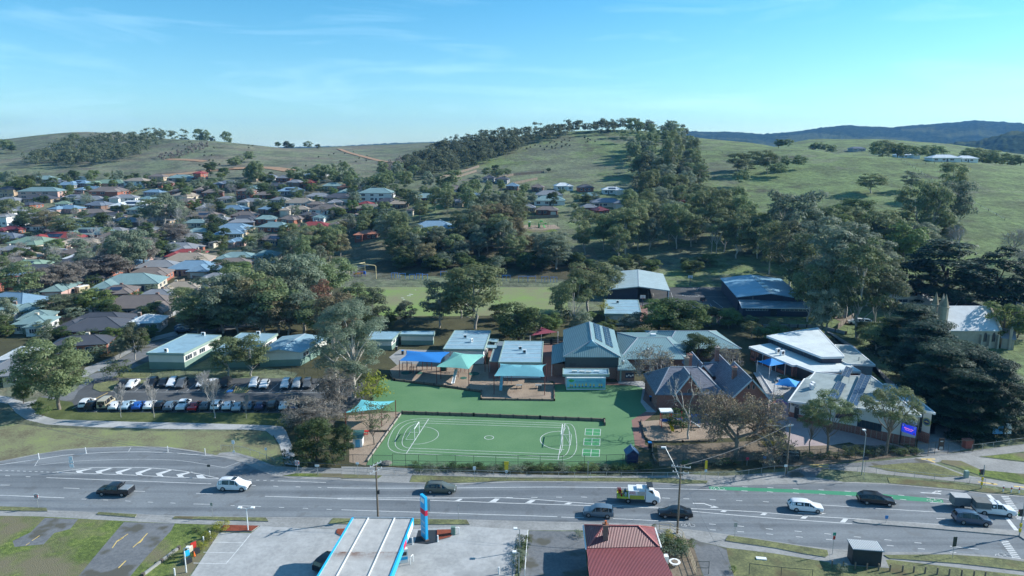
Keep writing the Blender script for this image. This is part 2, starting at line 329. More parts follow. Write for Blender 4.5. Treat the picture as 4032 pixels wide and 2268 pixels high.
LUSH=gmat('lush_grass',[(.36,(.06,.085,.03)),(.5,(.12,.165,.045)),(.62,(.22,.26,.075))],.15,1.6,.65,1,.9,7,patch=(.13,.46,.60,(.17,.155,.10)))
TURF=gmat('artificial_turf',[(.38,(.085,.19,.088)),(.62,(.13,.245,.12))],.09,3.0,.45,.95,.2,40)
TURFG=gmat('turf_court_green',[(.40,(.055,.23,.095)),(.60,(.07,.27,.115))],.3,6,.4,.95,.1,40)
MULCH=gmat('bark_mulch',[(.38,(.20,.155,.12)),(.50,(.32,.25,.19)),(.62,(.42,.34,.27))],.3,5.0,.7,1,.9,12)
MULCHR=gmat('red_mulch',[(.40,(.17,.045,.025)),(.60,(.30,.085,.05))],.5,9.0,.7,1,.9,12)
DIRT=gmat('bare_dirt',[(.40,(.12,.10,.075)),(.55,(.20,.165,.125)),(.8,(.26,.215,.165))],.2,3.0,.6,1,.6,10)
PAVE=gmat('red_paving',[(.40,(.20,.115,.095)),(.60,(.27,.16,.135))],.3,5.0,.5,.9,.2,15)
PINK=gmat('pink_paving',[(.40,(.33,.27,.27)),(.60,(.42,.35,.35))],.3,5.0,.5,.9,.2,15)
SCRUB=gmat('scrub_ground',[(.40,(.05,.05,.028)),(.55,(.08,.08,.04)),(.75,(.13,.11,.07))],.15,1.5,.6,1,.9,5)
FIELD=gmat('oval_grass',[(.36,(.20,.165,.12)),(.46,(.20,.22,.115)),(.58,(.18,.27,.08))],.045,.8,.35,1,.3,10)
COURT=gmat('court_asphalt',[(.40,(.055,.06,.065)),(.60,(.085,.09,.095))],.25,3,.5,.9,.2,25)
CTRACK=gmat('clay_track',[(.40,(.30,.185,.11)),(.60,(.38,.25,.16))],.2,1.5,.5,1,.4,8)
WHITE=pmat('white_marking',(.64,.66,.66),.7,.12,1.5,stain_or_shadow=(.38,.40,.42))
YELLOW=pmat('yellow_marking',(.72,.52,.16),.7,.15,3.0)
GREENP=gmat('green_bike_paint',[(.40,(.045,.23,.13)),(.60,(.06,.28,.165))],.3,3.0,.5,.8,.15,25)
def G(name,z,mat,*pts,kind='structure',label=None,cat=None):
 """sheet from mixed crop points: 'B1', (x, y), ... a string switches the crop"""
 q=None;ps=[]
 for p in pts:
  if isinstance(p,str):q=p
  else:ps.append((q,p[0],p[1]))
 w_=[U(*p)for p in ps]
 bm=bmesh.new();f=bm.faces.new([bm.verts.new((p.x,p.y,z))for p in w_]);bmesh.ops.triangulate(bm,faces=[f])
 me=D.meshes.new(name);bm.to_mesh(me);bm.free();me.materials.append(mat)
 if me.polygons[0].normal.z<0:me.flip_normals()
 o=D.objects.new(name,me);link(o);tag(o,label,cat,None,kind);return o,w_
G('school_yard',.008,SCRUB,'F',(720,1190),(700,1010),(830,820),(1000,790),(1900,790),(2120,860),(2350,1130),(1950,1180),(1400,1195))
road_up=['B1',(-900,330),(0,225),(290,170),(480,140),(650,125),(1000,113),(1270,120),(1480,150),(1620,182),(1760,205),(1900,258),(2050,325),(2200,350),(2576,362),'B2',(260,375),(520,385),(900,395),(1300,378),(1700,378),(2300,385),'B3',(0,402),(200,410),(450,402),(900,388),(1300,385),(1550,395),(2000,435),(2300,470),(2576,490),(3100,545),(3600,620)]
road_dn=['B3',(3600,1300),(3100,1085),(2576,968),(2300,940),(2000,920),(1500,915),(1100,890),(900,865),(600,820),(340,782),(0,738),'B2',(2360,705),(1830,690),(1400,682),(960,668),(500,660),'B1',(2576,655),(2010,650),(1320,640),(1030,628),(720,612),(350,600),(0,568),(-900,520)]
G('main_road',.012,ASPH,*road_up,*road_dn)
G('service_concrete',.016,CONC2,*(['B1',(-900,520),(0,568),(350,600),(720,612),(1030,628),(1320,640),(2010,650),(2576,655),'B2',(500,660),(960,668),(1400,682),(1830,690),(2360,705),'B3',(0,738),(340,782),(600,820),(900,865),(1100,890),(1500,915),(2000,920),(2300,940),(2576,968),(3100,1085)]+['B3',(3100,1240),(2576,1085),(2100,1030),(1560,965),(1240,1010),(1100,985),(700,920),(330,875),(150,835),(0,800),'B2',(2440,770),(1830,745),(1410,745),'B1',(2576,735),(1990,712),(1300,692),(940,675),(300,640),(0,634),(-900,600)]))
G('station_forecourt',.020,CONC,'B1',(1350,1160),(1440,1089),(1655,762),(1895,766),(1965,712),(2500,734),'B2',(560,735),(960,715),(1415,742),(1350,900),(1290,1160),'B1',(2500,1230))
G('house_driveway',.020,ASPH2,'B2',(1420,748),(1750,752),(1835,760),(1860,1160),(1330,1160))
G('vacant_lot',.014,LUSH,'B1',(-900,600),(0,634),(300,640),(940,675),(1300,692),(1640,705),(1650,765),(1350,1200),(-900,1500))
G('lot_driveway',.020,ASPH2,'B1',(935,682),(1320,693),(1290,750),(1110,940),(960,1120),(560,1130),(700,960),(860,770))
G('lot_patch',.018,ASPH2,'B1',(340,650),(590,660),(530,735),(410,765),(330,850),(110,870),(95,825),(230,760))
G('side_driveway',.020,ASPH2,'B3',(60,800),(150,838),(330,880),(345,960),(400,1130),(170,1130),(120,980))
G('reserve_grass',.014,VERGE,'B3',(330,875),(700,920),(1100,985),(1240,1010),(1560,965),(2100,1030),(2576,1085),(3100,1200),(3100,1500),(400,1300),(345,960))
G('front_garden',.014,DIRT,'B2',(2360,735),(2440,770),'B3',(0,800),(60,805),(120,980),(170,1160),'B2',(2430,1200),(2395,860))
def raised(name,z,mat,*pts,h=.10):
 o,w_=G(name,z+h,mat,*pts)
 mb=MB();mb.prism([(p.x,p.y)for p in w_],-0.05,z+h-.004);k=mb.build('kerb',CONC2,None);tag(k,kind='structure');k.name=name+'_edge'
 return o
for k,ps in enumerate([['B1',(-300,555),(0,568),(350,578),(358,603),(0,598),(-300,590)],['B1',(745,610),(1035,628),(1020,650),(728,628)],['B1',(1320,642),(2005,652),(2026,680),(1302,660)],['B1',(2512,656),(2576,658),'B2',(250,662),(545,662),(945,668),(968,704),(500,704),'B1',(2478,698)],['B3',(345,786),(600,822),(900,870),(1090,898),(1100,935),(1078,950),(900,922),(700,882),(320,826)],['B3',(1515,935),(2010,932),(2300,950),(2576,985),(3000,1080),(3000,1160),(2576,1055),(2100,1000),(1560,960)]]):
 raised('grass_verge',.016,VERGE,*ps)
raised('traffic_island',.016,CONC2,'B3',(1285,680),(1310,666),(1500,674),(2000,712),(2576,756),(3100,800),(3100,870),(2576,818),(2540,792),(1900,737),(1330,692),h=.13)
G('north_verge',.010,gmat('rough_grass',[(.41,(.14,.125,.08)),(.5,(.20,.21,.12)),(.60,(.23,.27,.11))],.2,2.5,.5,1,.9,8),'M1',(-900,1250),(-400,860),(100,800),(350,830),(1200,860),(2000,860),(2060,900),(2130,1040),'B1',(2140,240),(2050,330),(1900,258),(1620,182),(1270,120),(1000,113),(650,125),(290,170),(0,225))
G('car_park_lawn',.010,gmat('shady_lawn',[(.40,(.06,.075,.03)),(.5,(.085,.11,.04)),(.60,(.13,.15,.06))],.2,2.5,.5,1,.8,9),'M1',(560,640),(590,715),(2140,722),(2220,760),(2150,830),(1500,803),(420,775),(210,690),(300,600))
G('north_footpath',.022,CONC2,'B1',(1625,184),(1660,160),(1760,150),(1900,190),(2080,262),(2260,268),(2576,275),'B2',(0,262),(400,270),(700,290),(1300,320),(1900,335),(2576,330),'B3',(0,318),(300,335),(800,300),(900,265),(1300,240),(1750,196),(1900,180),(2560,95),(3100,30),(3100,150),(2576,150),(2230,190),(2600,235),(3100,260),(3100,330),(2576,318),(2250,300),(2050,255),(1950,225),(1900,235),(2150,330),(2576,400),(3100,480),(3100,545),(2576,440),(2100,380),(1550,325),(1300,300),(1050,280),(1000,345),(1250,385),(900,390),(450,402),(200,410),(0,402),'B2',(2300,385),(1700,378),(1300,378),(900,395),(520,385),(260,375),'B1',(2576,362),(2200,350),(2050,325),(1900,258),(1760,205))
for ps in[['B1',(2130,335),(2576,348),'B2',(0,355),(280,355),(310,332),(0,322),'B1',(2576,318),(2230,316)],['B2',(515,382),(535,330),(1010,342),(1350,348),(2000,350),(2500,352),'B3',(0,362),(190,372),(180,392),(0,396),'B2',(2300,380),(1300,372),(900,388)],['B3',(1545,345),(2050,390),(2300,425),(2576,470),(2576,484),(2300,462),(2000,430),(1560,392)],['B3',(1400,262),(1700,237),(1850,238),(1960,268),(2130,335),(1960,345),(1560,298)],['B3',(1955,215),(2100,222),(2250,290),(2576,322),(3100,340),(3100,470),(2576,396),(2250,335),(2050,262),(1950,235)],['B3',(2240,190),(2576,162),(3100,120),(3100,245),(2576,225)]]:
 raised('north_grass_verge',.022,VERGE if ps[1][0]<1700 else LUSH,*ps,h=.05)
G('bank_crossover',.03,ASPH2,'B3',(730,350),(820,300),(1000,255),(1740,205),(1760,200),(1900,235),(1700,238),(1400,262),(1060,278),(1000,345),(870,345))
G('shared_path',.024,CONC,'M1',(-700,470),(60,600),(190,640),(280,622),(235,680),(300,735),(420,770),(1000,788),(1500,798),(2000,813),(2130,822),(2160,860),(2200,960),(2240,1089),'B1',(2265,262),(2150,245),(2110,100),(2060,20),'M1',(2060,900),(2010,858),(1900,848),(1300,843),(700,828),(350,808),(200,773),(120,720),(60,650),(-700,560))
G('car_park',.020,ASPHD,'M1',(545,640),(590,555),(700,480),(860,455),(2750,462),(2750,722),(590,716))
G('side_street',.016,ASPH2,'M1',(300,600),(545,640),(700,560),(690,520),(840,460),(1120,330),(1330,205),(1600,120),(1900,60),(2300,10),(2280,-20),(1700,45),(1330,135),(1130,190),(1000,260),(640,460),(560,560))
G('street_footpath',.020,CONC2,'M1',(610,465),(640,380),(870,290),(1010,215),(1180,140),(1340,100),(1340,132),(1150,178),(1010,250),(760,390),(640,455))
raised('car_park_island',.02,VERGE,'M1',(712,505),(820,482),(1105,472),(1100,498),(840,560),(760,564),(700,540))
raised('front_lawn',.01,VERGE,'M1',(845,455),(1130,330),(1140,430),(1100,462),h=.04)
G('suburb_ground',.009,SCRUB,'F',(-400,980),(-400,690),(100,700),(500,700),(960,690),(1000,800),(840,850),(760,940),(370,870),(200,950),(120,960))
G('artificial_turf',.020,TURF,'M2',(300,455),(400,480),(1060,570),(1060,625),(1610,630),(1610,505),(2215,515),(2275,535),(2258,640),(2305,705),(2190,775),(2215,960),(2160,1089),'B2',(2150,200),(2180,262),(585,262),(190,252),'M2',(200,1089),(365,865),(455,715),(290,700),(230,600))
G('brick_paving',.016,PAVE,'M2',(1110,470),(1110,200),(1690,190),(1700,490),(2270,490),(2300,520),(2380,560),(2380,715),(2290,780),(2290,960),(2330,975),(2320,1000),(2216,962),(2190,775),(2305,705),(2258,640),(2275,535),(2215,513),(1610,505),(1600,480))
G('school_concrete',.0186,CONC,'M2',(2090,482),(2270,480),(2300,500),(2290,560),(2275,620),(2375,715),(2330,715),(2285,712),(2255,640),(2275,535),(2215,513),(2090,500))
G('mulch_bed',.018,MULCH,'M2',(60,740),(440,712),(455,725),(355,862),(80,865),(30,800))
G('lower_bark',.0176,MULCH,'M2',(80,866),(355,866),(195,1089),'B2',(185,255),(60,230),(60,30))
G('playground_bark',.0215,MULCH,'M2',(365,395),(400,474),(700,508),(1056,560),(1056,620),(1606,628),(1606,505),(1560,478),(1110,462),(1110,355),(440,350))
G('back_path',.016,CONC2,'M2',(360,300),(440,240),(800,250),(800,365),(440,380))
G('adventure_bark',.0235,MULCH,'M2',(2265,785),(2576,760),'M3',(0,730),(560,800),(640,850),(520,900),(0,930),'M2',(2330,938),(2290,900))
G('quiet_bark',.0252,DIRT,'M2',(2345,965),(2576,968),'M3',(0,960),(600,930),(780,960),(770,1089),'B3',(760,200),(0,250),'B2',(2400,262),(2380,100))
G('court_concrete',.020,CONC,'M3',(545,320),(700,410),(870,470),(910,480),(805,640),(780,740),(640,720),(640,620),(580,500))
G('entry_paving',.0212,PINK,'M3',(640,640),(805,640),(797,748),(1000,770),(1290,870),(1765,1003),'B3',(1450,150),(1260,80),'M3',(900,1000),(800,960),(780,940),(640,820))
G('garden_bed',.0268,DIRT,'B3',(600,130),(900,110),(1350,95),(1780,165),(1740,180),(1300,225),(900,262),(600,270))
G('rear_yard',.0172,CONC2,'M3',(1050,80),(1450,360),(1540,500),(1900,720),(1905,880),(1780,880),(1765,1040),'B3',(1760,180),(1900,190),(2150,130),'M3',(2100,950),(1950,770),(1600,500),(1300,220),(1100,100))
G('sports_oval',.018,FIELD,'R2',(900,590),(1210,622),(1330,640),(1790,655),(2576,680),'R3',(480,690),(560,760),(560,960),(0,1000),'R2',(2000,1010),(1280,1010),(980,900),(880,760))
G('oval_bark',.024,MULCH,'R2',(960,640),(1100,590),(1210,628),(1000,668))
G('oval_play_bark',.024,MULCH,'R2',(1310,620),(1400,600),(1900,600),(1900,655),(1450,662))
G('oval_climb_bark',.024,MULCH,'R2',(2330,655),(2400,620),(2576,620),'R3',(500,640),(490,690),(0,675))
G('ball_court',.020,COURT,'R3',(1270,715),(1600,700),(2110,698),(2190,800),(2270,960),(2180,1060),(1950,1120),(1700,1000),(1270,960))
G('court_paving',.022,PAVE,'R3',(1270,900),(1360,905),(1370,1060),(1280,1060))
# painted lines
def pl(*pts):
 q=None;out=[]
 for p in pts:
  if isinstance(p,str):q=p
  else:out.append(U(q,*p))
 return out
ML=MB();MZ=.026
def line(pts,w=.12,sm=True):
 ribbon_mb(ML,smooth_line(pts,3)if sm and len(pts)>2 else pts,w,MZ)
def quad(q,*pts):
 v=[U(q,*p)for p in pts];c=len(ML.v);n=(v[1]-v[0]).cross(v[2]-v[0]).z
 if n<0:v=v[::-1]
 ML.add([(p.x,p.y,MZ)for p in v],[tuple(range(len(v)))])
def dashes(q,segs,w=.12):
 for s in segs:line([U(q,s[0],s[1]),U(q,s[2],s[3])],w)
def steps(q,x0,y0,x1,y1,n,frac=.45,w=.12):
 for k in range(n):
  t0=k/n;t1=t0+frac/n
  line([U(q,x0+(x1-x0)*t0,y0+(y1-y0)*t0),U(q,x0+(x1-x0)*t1,y0+(y1-y0)*t1)],w)
line(pl('B1',(-400,315),(0,250),(290,208),(470,180),(650,165),(830,155),(1100,152),(1270,158),(1450,172),(1610,183)),.14)
line(pl('B1',(270,255),(540,225),(830,212),(1100,208),(1330,215),(1450,230),(1600,255),(1690,272)),.07)
dashes('B1',[(262,260,290,212),(970,150,988,120),(1690,272,1820,225)],.08)
line(pl('B1',(410,306),(540,290),(690,272),(900,270),(1100,272),(1250,282),(1400,300),(1530,325),(1650,352)),.14)
line(pl('B1',(430,308),(1000,328),(1330,345),(1650,356)),.14)
for k,x in enumerate((570,720,870,1020,1175,1330)):
 yb=(296,300,304,310,316,324)[k];yt=(279,275,276,278,287,303)[k];yd=(314,321,325,332,338,342)[k]
 quad('B1',(x,yb),(x+108,yt),(x+130,yt+1),(x+45,yb+4));quad('B1',(x,yb),(x+42,yb+2),(x+60,yd),(x+16,yd))
quad('B1',(1480,328),(1530,328),(1555,350),(1490,350))
steps('B1',-800,262,440,308,28);steps('B1',1660,356,2150,374,9)
dashes('B1',[(350,347,1595,394)],.13);dashes('B1',[(2120,372,2460,384),(40,332,75,333),(195,339,230,341),(1893,405,1930,407),(2062,411,2100,413),(2232,416,2268,418),(2400,421,2425,422),(-520,382,-400,386),(-260,392,-130,397),(0,403,75,404),(480,425,600,429),(980,448,1095,451),(1480,466,1605,470)],.12)
dashes('B1',[(-600,455,485,500),(2000,488,2576,505)],.14)
dashes('B1',[(615,508,650,510),(780,516,815,517),(945,523,985,525),(1115,531,1155,533),(1285,538,1325,540),(1740,557,1770,558),(2105,571,2145,573),(2285,578,2325,580),(2465,586,2505,588),(1460,546,1600,549),(1800,559,1970,565)],.10)
line(pl('B1',(2470,422),(2576,425),'B2',(430,427),(855,425),(1550,418),(2000,422),(2540,432),'B3',(330,442)),.13)
line(pl('B2',(-30,502),(640,500),(1000,500),(1180,497),(1400,507),(1640,525),(1900,545),(2200,562),(2576,578),'B3',(550,605),(900,635),(1290,657),(2000,705)),.14)
line(pl('B2',(-30,508),(640,518),(1280,540),(1700,553),(2100,567),(2576,585),'B3',(60,600),(640,650),(1280,695)),.14)
for a in[(855,522,895,507,916,508,890,523),(1115,530,1160,505,1196,506,1165,532),(1385,538,1428,516,1467,518,1430,540),(1680,547,1710,535,1745,537,1722,549)]:
 quad('B2',(a[0],a[1]),(a[2],a[3]),(a[4],a[5]),(a[6],a[7]))
dashes('B2',[(1245,497,1295,499),(1432,496,1480,497),(1620,494,1665,495),(1808,493,1855,495),(2420,500,2480,503),(0,590,1630,642),(1660,645,1830,650),(2050,656,2576,682)],.12)
dashes('B3',[(5,506,50,508),(205,513,250,515),(403,519,450,522),(605,528,650,531),(1040,553,2070,617),(1915,655,2060,665),(450,416,490,418),(640,422,685,425),(832,430,875,434),(1025,438,1065,441),(1222,449,1268,452),(1625,478,1672,482),(1840,495,2050,515),(443,446,490,449),(637,453,683,457),(833,461,878,465),(1030,470,1077,474),(1230,482,1275,486),(1640,510,1688,515),(1865,533,2050,547),(200,697,250,700),(413,712,462,716),(627,732,680,737),(845,750,898,755),(1070,769,1120,775),(1292,793,1345,797),(1522,815,1575,820),(1750,837,1803,842),(2017,865,2235,888),(205,740,250,743),(412,754,462,757),(632,771,683,776),(855,793,905,797),(1080,812,1130,817),(1310,834,1362,839),(1540,858,1592,863),(1775,882,1828,887),(2015,908,2065,913)],.12)
for a in[(283,605,300,594,337,597,320,608),(585,628,605,613,642,617,620,631),(887,655,912,634,951,638,925,658),(1187,683,1212,656,1249,660,1225,686)]:
 quad('B3',(a[0],a[1]),(a[2],a[3]),(a[4],a[5]),(a[6],a[7]))
quad('B3',(2290,473),(2318,470),(2375,528),(2340,528));quad('B3',(2430,650),(2458,650),(2535,745),(2510,755))
quad('B3',(1140,913),(1178,913),(1238,1012),(1190,1012))
for k in range(14):
 quad('B3',(2402+9*k,485+13*k),(2462+9*k,490+13*k),(2466+9*k,496+13*k),(2406+9*k,491+13*k))
for k in range(10):
 quad('B3',(2395+10*k,821+14*k),(2458+10*k,827+14*k),(2463+10*k,834+14*k),(2399+10*k,828+14*k))
line(pl('B3',(76,541),(160,543),(205,558),(232,569)),.22);quad('B3',(275,572),(205,577),(232,560))
line(pl('B3',(1795,460),(1900,466)),.22);line(pl('B3',(1885,463),(1905,455),(1925,452)),.2);quad('B3',(1960,447),(1900,446),(1925,458));line(pl('B3',(1900,464),(1950,470)),.3)
line(pl('B3',(870,612),(1050,618)),.2);quad('B3',(1085,618),(1030,612),(1030,626))
def bike(q,x,y,s=1.0,ml=None):
 c=U(q,x,y)
 for dx in(-.55,.55):
  ring=[c+Vector((dx*s+.33*s*math.cos(a),.33*s*math.sin(a)-.1,0))for a in[i*math.pi/5 for i in range(11)]];ribbon_mb(ML,ring,.045*s,MZ+.003)
 P_=[(-.55,-.1),(-.2,.45),(.4,.45),(.55,-.1),(.4,.45),(.0,-.1),(-.2,.45),(0,-.1),(-.55,-.1)]
 for a,b in zip(P_,P_[1:]):ribbon_mb(ML,[c+Vector((a[0]*s,a[1]*s,0)),c+Vector((b[0]*s,b[1]*s,0))],.045*s,MZ+.003)
bike('B3',262,428,1.2);bike('B3',1895,518,1.2);bike('B3',40,705,1.1);bike('B3',2420,935,1.2)
o=ML.build('road_markings',WHITE);tag(o,kind='structure')
G('cycle_lane',.018,GREENP,'B3',(195,412),(450,420),(900,438),(1350,458),(1700,487),(1960,512),(1970,537),(1700,520),(1350,487),(900,463),(450,446),(205,436))
ML=MB();MZ=.034
for ps,w_ in[([(848,878),(885,825),(925,800),(966,772)],.12),([(1003,874),(1060,825),(1114,767)],.12)]:line(pl('B1',*ps),w_)
quad('B1',(885,832),(915,800),(935,800));quad('B1',(1040,845),(1075,812),(1085,808),(1060,838))
line(pl('B1',(240,825),(300,785)),.1);line(pl('B1',(195,858),(225,838)),.1)
line(pl('B1',(895,1030),(950,975)),.15)
for a in[(960,253,1100,250),(975,262,1100,268),(1800,207,1905,207),(1840,207,1905,232),(2230,380,2375,398),(2500,412,2576,420),(2330,388,2352,402)]:line(pl('B3',a[:2],a[2:]),.35,False)
quad('B3',(958,268),(1020,250),(1020,272))
line(pl('M1',(722,614),(815,568)),.18,False)
line(pl('M1',(1680,570),(1770,570),(1850,570),(1870,508)),.12,False);line(pl('M1',(1690,570),(1760,508)),.12,False)
for k in range(7):
 line([U('M1',1765+15*k,568),U('M1',1785+18*k,520+2*k)],.22,False)
dashes('M1',[(2075,574,2120,575),(2150,574,2210,576)],.08)
o=ML.build('yellow_markings',YELLOW);tag(o,kind='structure')
ML=MB();MZ=.030
dashes('B1',[(1602,834,1838,840),(1535,910,1775,916),(1460,992,1705,998),(1890,775,1838,840),(1838,840,1775,916),(1775,916,1705,998)],.10)
for x in list(range(940,2500,78)):dashes('M1',[(x,558,x+68,500)],.08)
for x in list(range(640,2200,86)):dashes('M1',[(x,712,x+62,660)],.08)
line([U('M1',700,612),U('M1',545,690)],.1);line([U('M1',830,562),U('M1',1660,566)],.1);line([U('M1',1870,567),U('M1',2500,570)],.1)
def arc(cx,cy,rx,ry,a0,a1,n=16):return[Vector((cx+rx*math.cos(a0+(a1-a0)*k/n),cy+ry*math.sin(a0+(a1-a0)*k/n),0))for k in range(n+1)]
TL_,TR_=U('M2',640,765),U('M2',1690,800);BL_,BR_=U('M2',530,1028),U('M2',1640,1075)
def track(inset,w=.085):
 tl=TL_+Vector((0,-inset,0));tr=TR_+Vector((0,-inset,0));bl=BL_+Vector((0,inset,0));br=BR_+Vector((0,inset,0))
 lo=U('M2',371,920).x+inset*1.15;ro=U('M2',1827,945).x-inset*1.15
 def side(a,b,xo,sgn):
  my=(a.y+b.y)/2;ry=abs(a.y-b.y)/2;out=[];r_=min(5.5,ry)
  rx=abs(a.x-xo)
  for k in range(25):
   an=math.pi/2+math.pi*k/24;cx_,sy=math.cos(an),math.sin(an);e=.72
   f=abs(sy)**e*(1 if sy>0 else-1);g=abs(cx_)**e
   xb=a.x+(b.x-a.x)*k/24
   out.append(Vector((xb+sgn*rx*g,my+ry*f,0)))
  return out
 ls=side(tl,bl,lo,-1);rs_=side(tr,br,ro,1)
 ribbon_mb(ML,ls+rs_[::-1]+[ls[0]],w,MZ)
track(0);track(1.1);track(2.2)
line([U('M2',658,768),U('M2',490,1028)],.13);line([U('M2',1688,800),U('M2',1635,1075)],.13)
c0,c1=U('M2',622,826),U('M2',540,956);m_=(c0+c1)/2;ry=(c0-c1).length/2;ribbon_mb(ML,arc(m_.x,m_.y,U('M2',735,880).x-m_.x,ry,math.pi/2+.25,-math.pi/2-.25,24),.085,MZ)
c0,c1=U('M2',1660,860),U('M2',1650,998);m_=(c0+c1)/2;ry=(c0-c1).length/2;ribbon_mb(ML,arc(m_.x,m_.y,m_.x-U('M2',1502,930).x,ry,math.pi/2-.1,math.pi*1.5+.1,24),.11,MZ)
cc=U('M2',1115,907);ribbon_mb(ML,arc(cc.x,cc.y,.85,.85,0,2*math.pi,20),.11,MZ)
for(a,b,c_,d)in[((1843,839),(1957,843),(1953,893),(1838,888)),((1833,912),(1953,915),(1950,969),(1828,964)),((1824,993),(1950,998),(1946,1053),(1817,1047))]:
 pa,pb,pc,pd=[U('M2',*k)for k in(a,b,c_,d)]
 sheet('handball_court',[(p.x,p.y)for p in(pa,pb,pc,pd)],.026,TURFG)
 for u,v in((pa,pb),(pb,pc),(pc,pd),(pd,pa),((pa+pd)/2,(pb+pc)/2),((pa+pb)/2,(pc+pd)/2)):ribbon_mb(ML,[u,v],.09,MZ)
for ps in[[(1370,740),(1370,840)],[(1290,790),(1480,785)],[(1600,770),(1640,900)],[(1700,735),(2060,735)],[(1640,800),(2160,820)],[(1830,880),(1990,885),(2060,960)],[(1990,960),(2090,960),(2110,1020)],[(1890,710),(1860,750)],[(1760,870),(1960,1000)],[(1420,780),(1430,810),(1300,812)],[(2020,850),(2140,940)],[(1290,890),(1430,895)]]:line(pl('R3',*ps),.10,False)
ribbon_mb(ML,arc(U('R3',1930,730).x,U('R3',1930,730).y,4,3,0,math.pi*2),.1,MZ);ribbon_mb(ML,arc(U('R3',1800,800).x,U('R3',1800,800).y,3,2.6,0,math.pi*2),.1,MZ)
for ps in[[(1610,745),(1600,746)],[(1520,803),(1560,806)],[(1540,788),(1580,792)],[(1480,843),(1497,845)],[(1462,825),(1488,828)],[(1315,975),(1345,978)]]:line(pl('R2',*ps),.5,False)
o=ML.build('white_markings',WHITE);tag(o,kind='structure')
sheet('accessible_bay',[(p.x,p.y)for p in pl('M1',(1705,566),(1722,546),(1762,546),(1748,566))],.032,pmat('bay_blue',(.05,.22,.55),.7))
def track_ribbon(name,pts,w,mat,dz=.12):
 wp=[]
 q=None
 for p in pts:
  if isinstance(p,str):q=p
  else:wp.append(P(q,*p))
 mb=MB();ribbon_mb(mb,smooth_line(wp,2.5),w,dz,True);o=mb.build(name,mat);tag(o,kind='structure');return o
track_ribbon('residential_street',['R1',(-300,1100),(250,900),(480,830),(760,720),(1000,640),(1300,540),(1480,480),(1650,400),(1780,345),(2050,300)],7.5,ASPH2,.13)
track_ribbon('street_footpath',['R1',(-300,1160),(260,945),(520,850),(800,730)],1.6,CONC2,.10)
track_ribbon('street_footpath',['R1',(700,675),(960,600),(1250,500),(1420,440),(1560,400)],1.8,CONC2,.10)
track_ribbon('street_footpath',['R1',(1180,650),(1400,565),(1560,495),(1700,430),(1790,385)],1.8,CONC2,.10)
track_ribbon('upper_street',['H0',(2350,860),(2450,760),(2600,640),'H1',(1390,600),(1480,545),(1560,525)],7,ASPH2,.2)
track_ribbon('cross_street',['H0',(-100,745),(300,800),(620,860),(900,900),(1300,900)],6,ASPH2,.2)
track_ribbon('court_street',['R2',(520,225),(700,200),(760,190)],9,ASPH2,.15)
track_ribbon('village_street',['H2',(60,480),(200,510),(400,545),(500,570),(700,590),(830,560)],7,ASPH2,.25)
track_ribbon('clay_track',['H2',(-20,205),(60,235),(160,262),(260,288),(330,302),(410,306)],7,CTRACK,.5)
track_ribbon('clay_track',['H1',(1150,408),(1350,398),(1500,380),(1700,358),(1900,350),(2050,350),(2200,372)],14,CTRACK,.45)
track_ribbon('clay_track',['H1',(1250,285),(1400,288),(1550,300)],8,CTRACK,.45)
track_ribbon('park_path',['R2',(900,520),(1150,500),(1500,470),(1850,380),(2200,320),(2400,300),(2576,290)],2.2,CONC2,.12)
track_ribbon('church_lane',['M3',(1700,140),(1500,60),'R4',(800,1060),(700,960),(640,900)],5,DIRT,.03)
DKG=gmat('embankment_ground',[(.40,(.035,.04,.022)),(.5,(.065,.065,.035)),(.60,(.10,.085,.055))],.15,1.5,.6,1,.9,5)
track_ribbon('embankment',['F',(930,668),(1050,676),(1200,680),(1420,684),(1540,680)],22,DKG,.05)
track_ribbon('park_floor',['F',(900,625),(1100,632),(1300,640),(1500,640)],24,gmat('park_floor',[(.40,(.09,.09,.055)),(.5,(.15,.145,.09)),(.60,(.21,.20,.14))],.12,1.5,.6,1,.9,5),.06)
MLg=MB()
for e_,off in((road_up,-.2),(road_dn,.2)):
 q=None;w_=[]
 for p in e_:
  if isinstance(p,str):q=p
  else:w_.append(U(q,*p))
 ribbon_mb(MLg,w_,.42,.0345)
o=MLg.build('concrete_gutter',CONC2);tag(o,kind='structure')
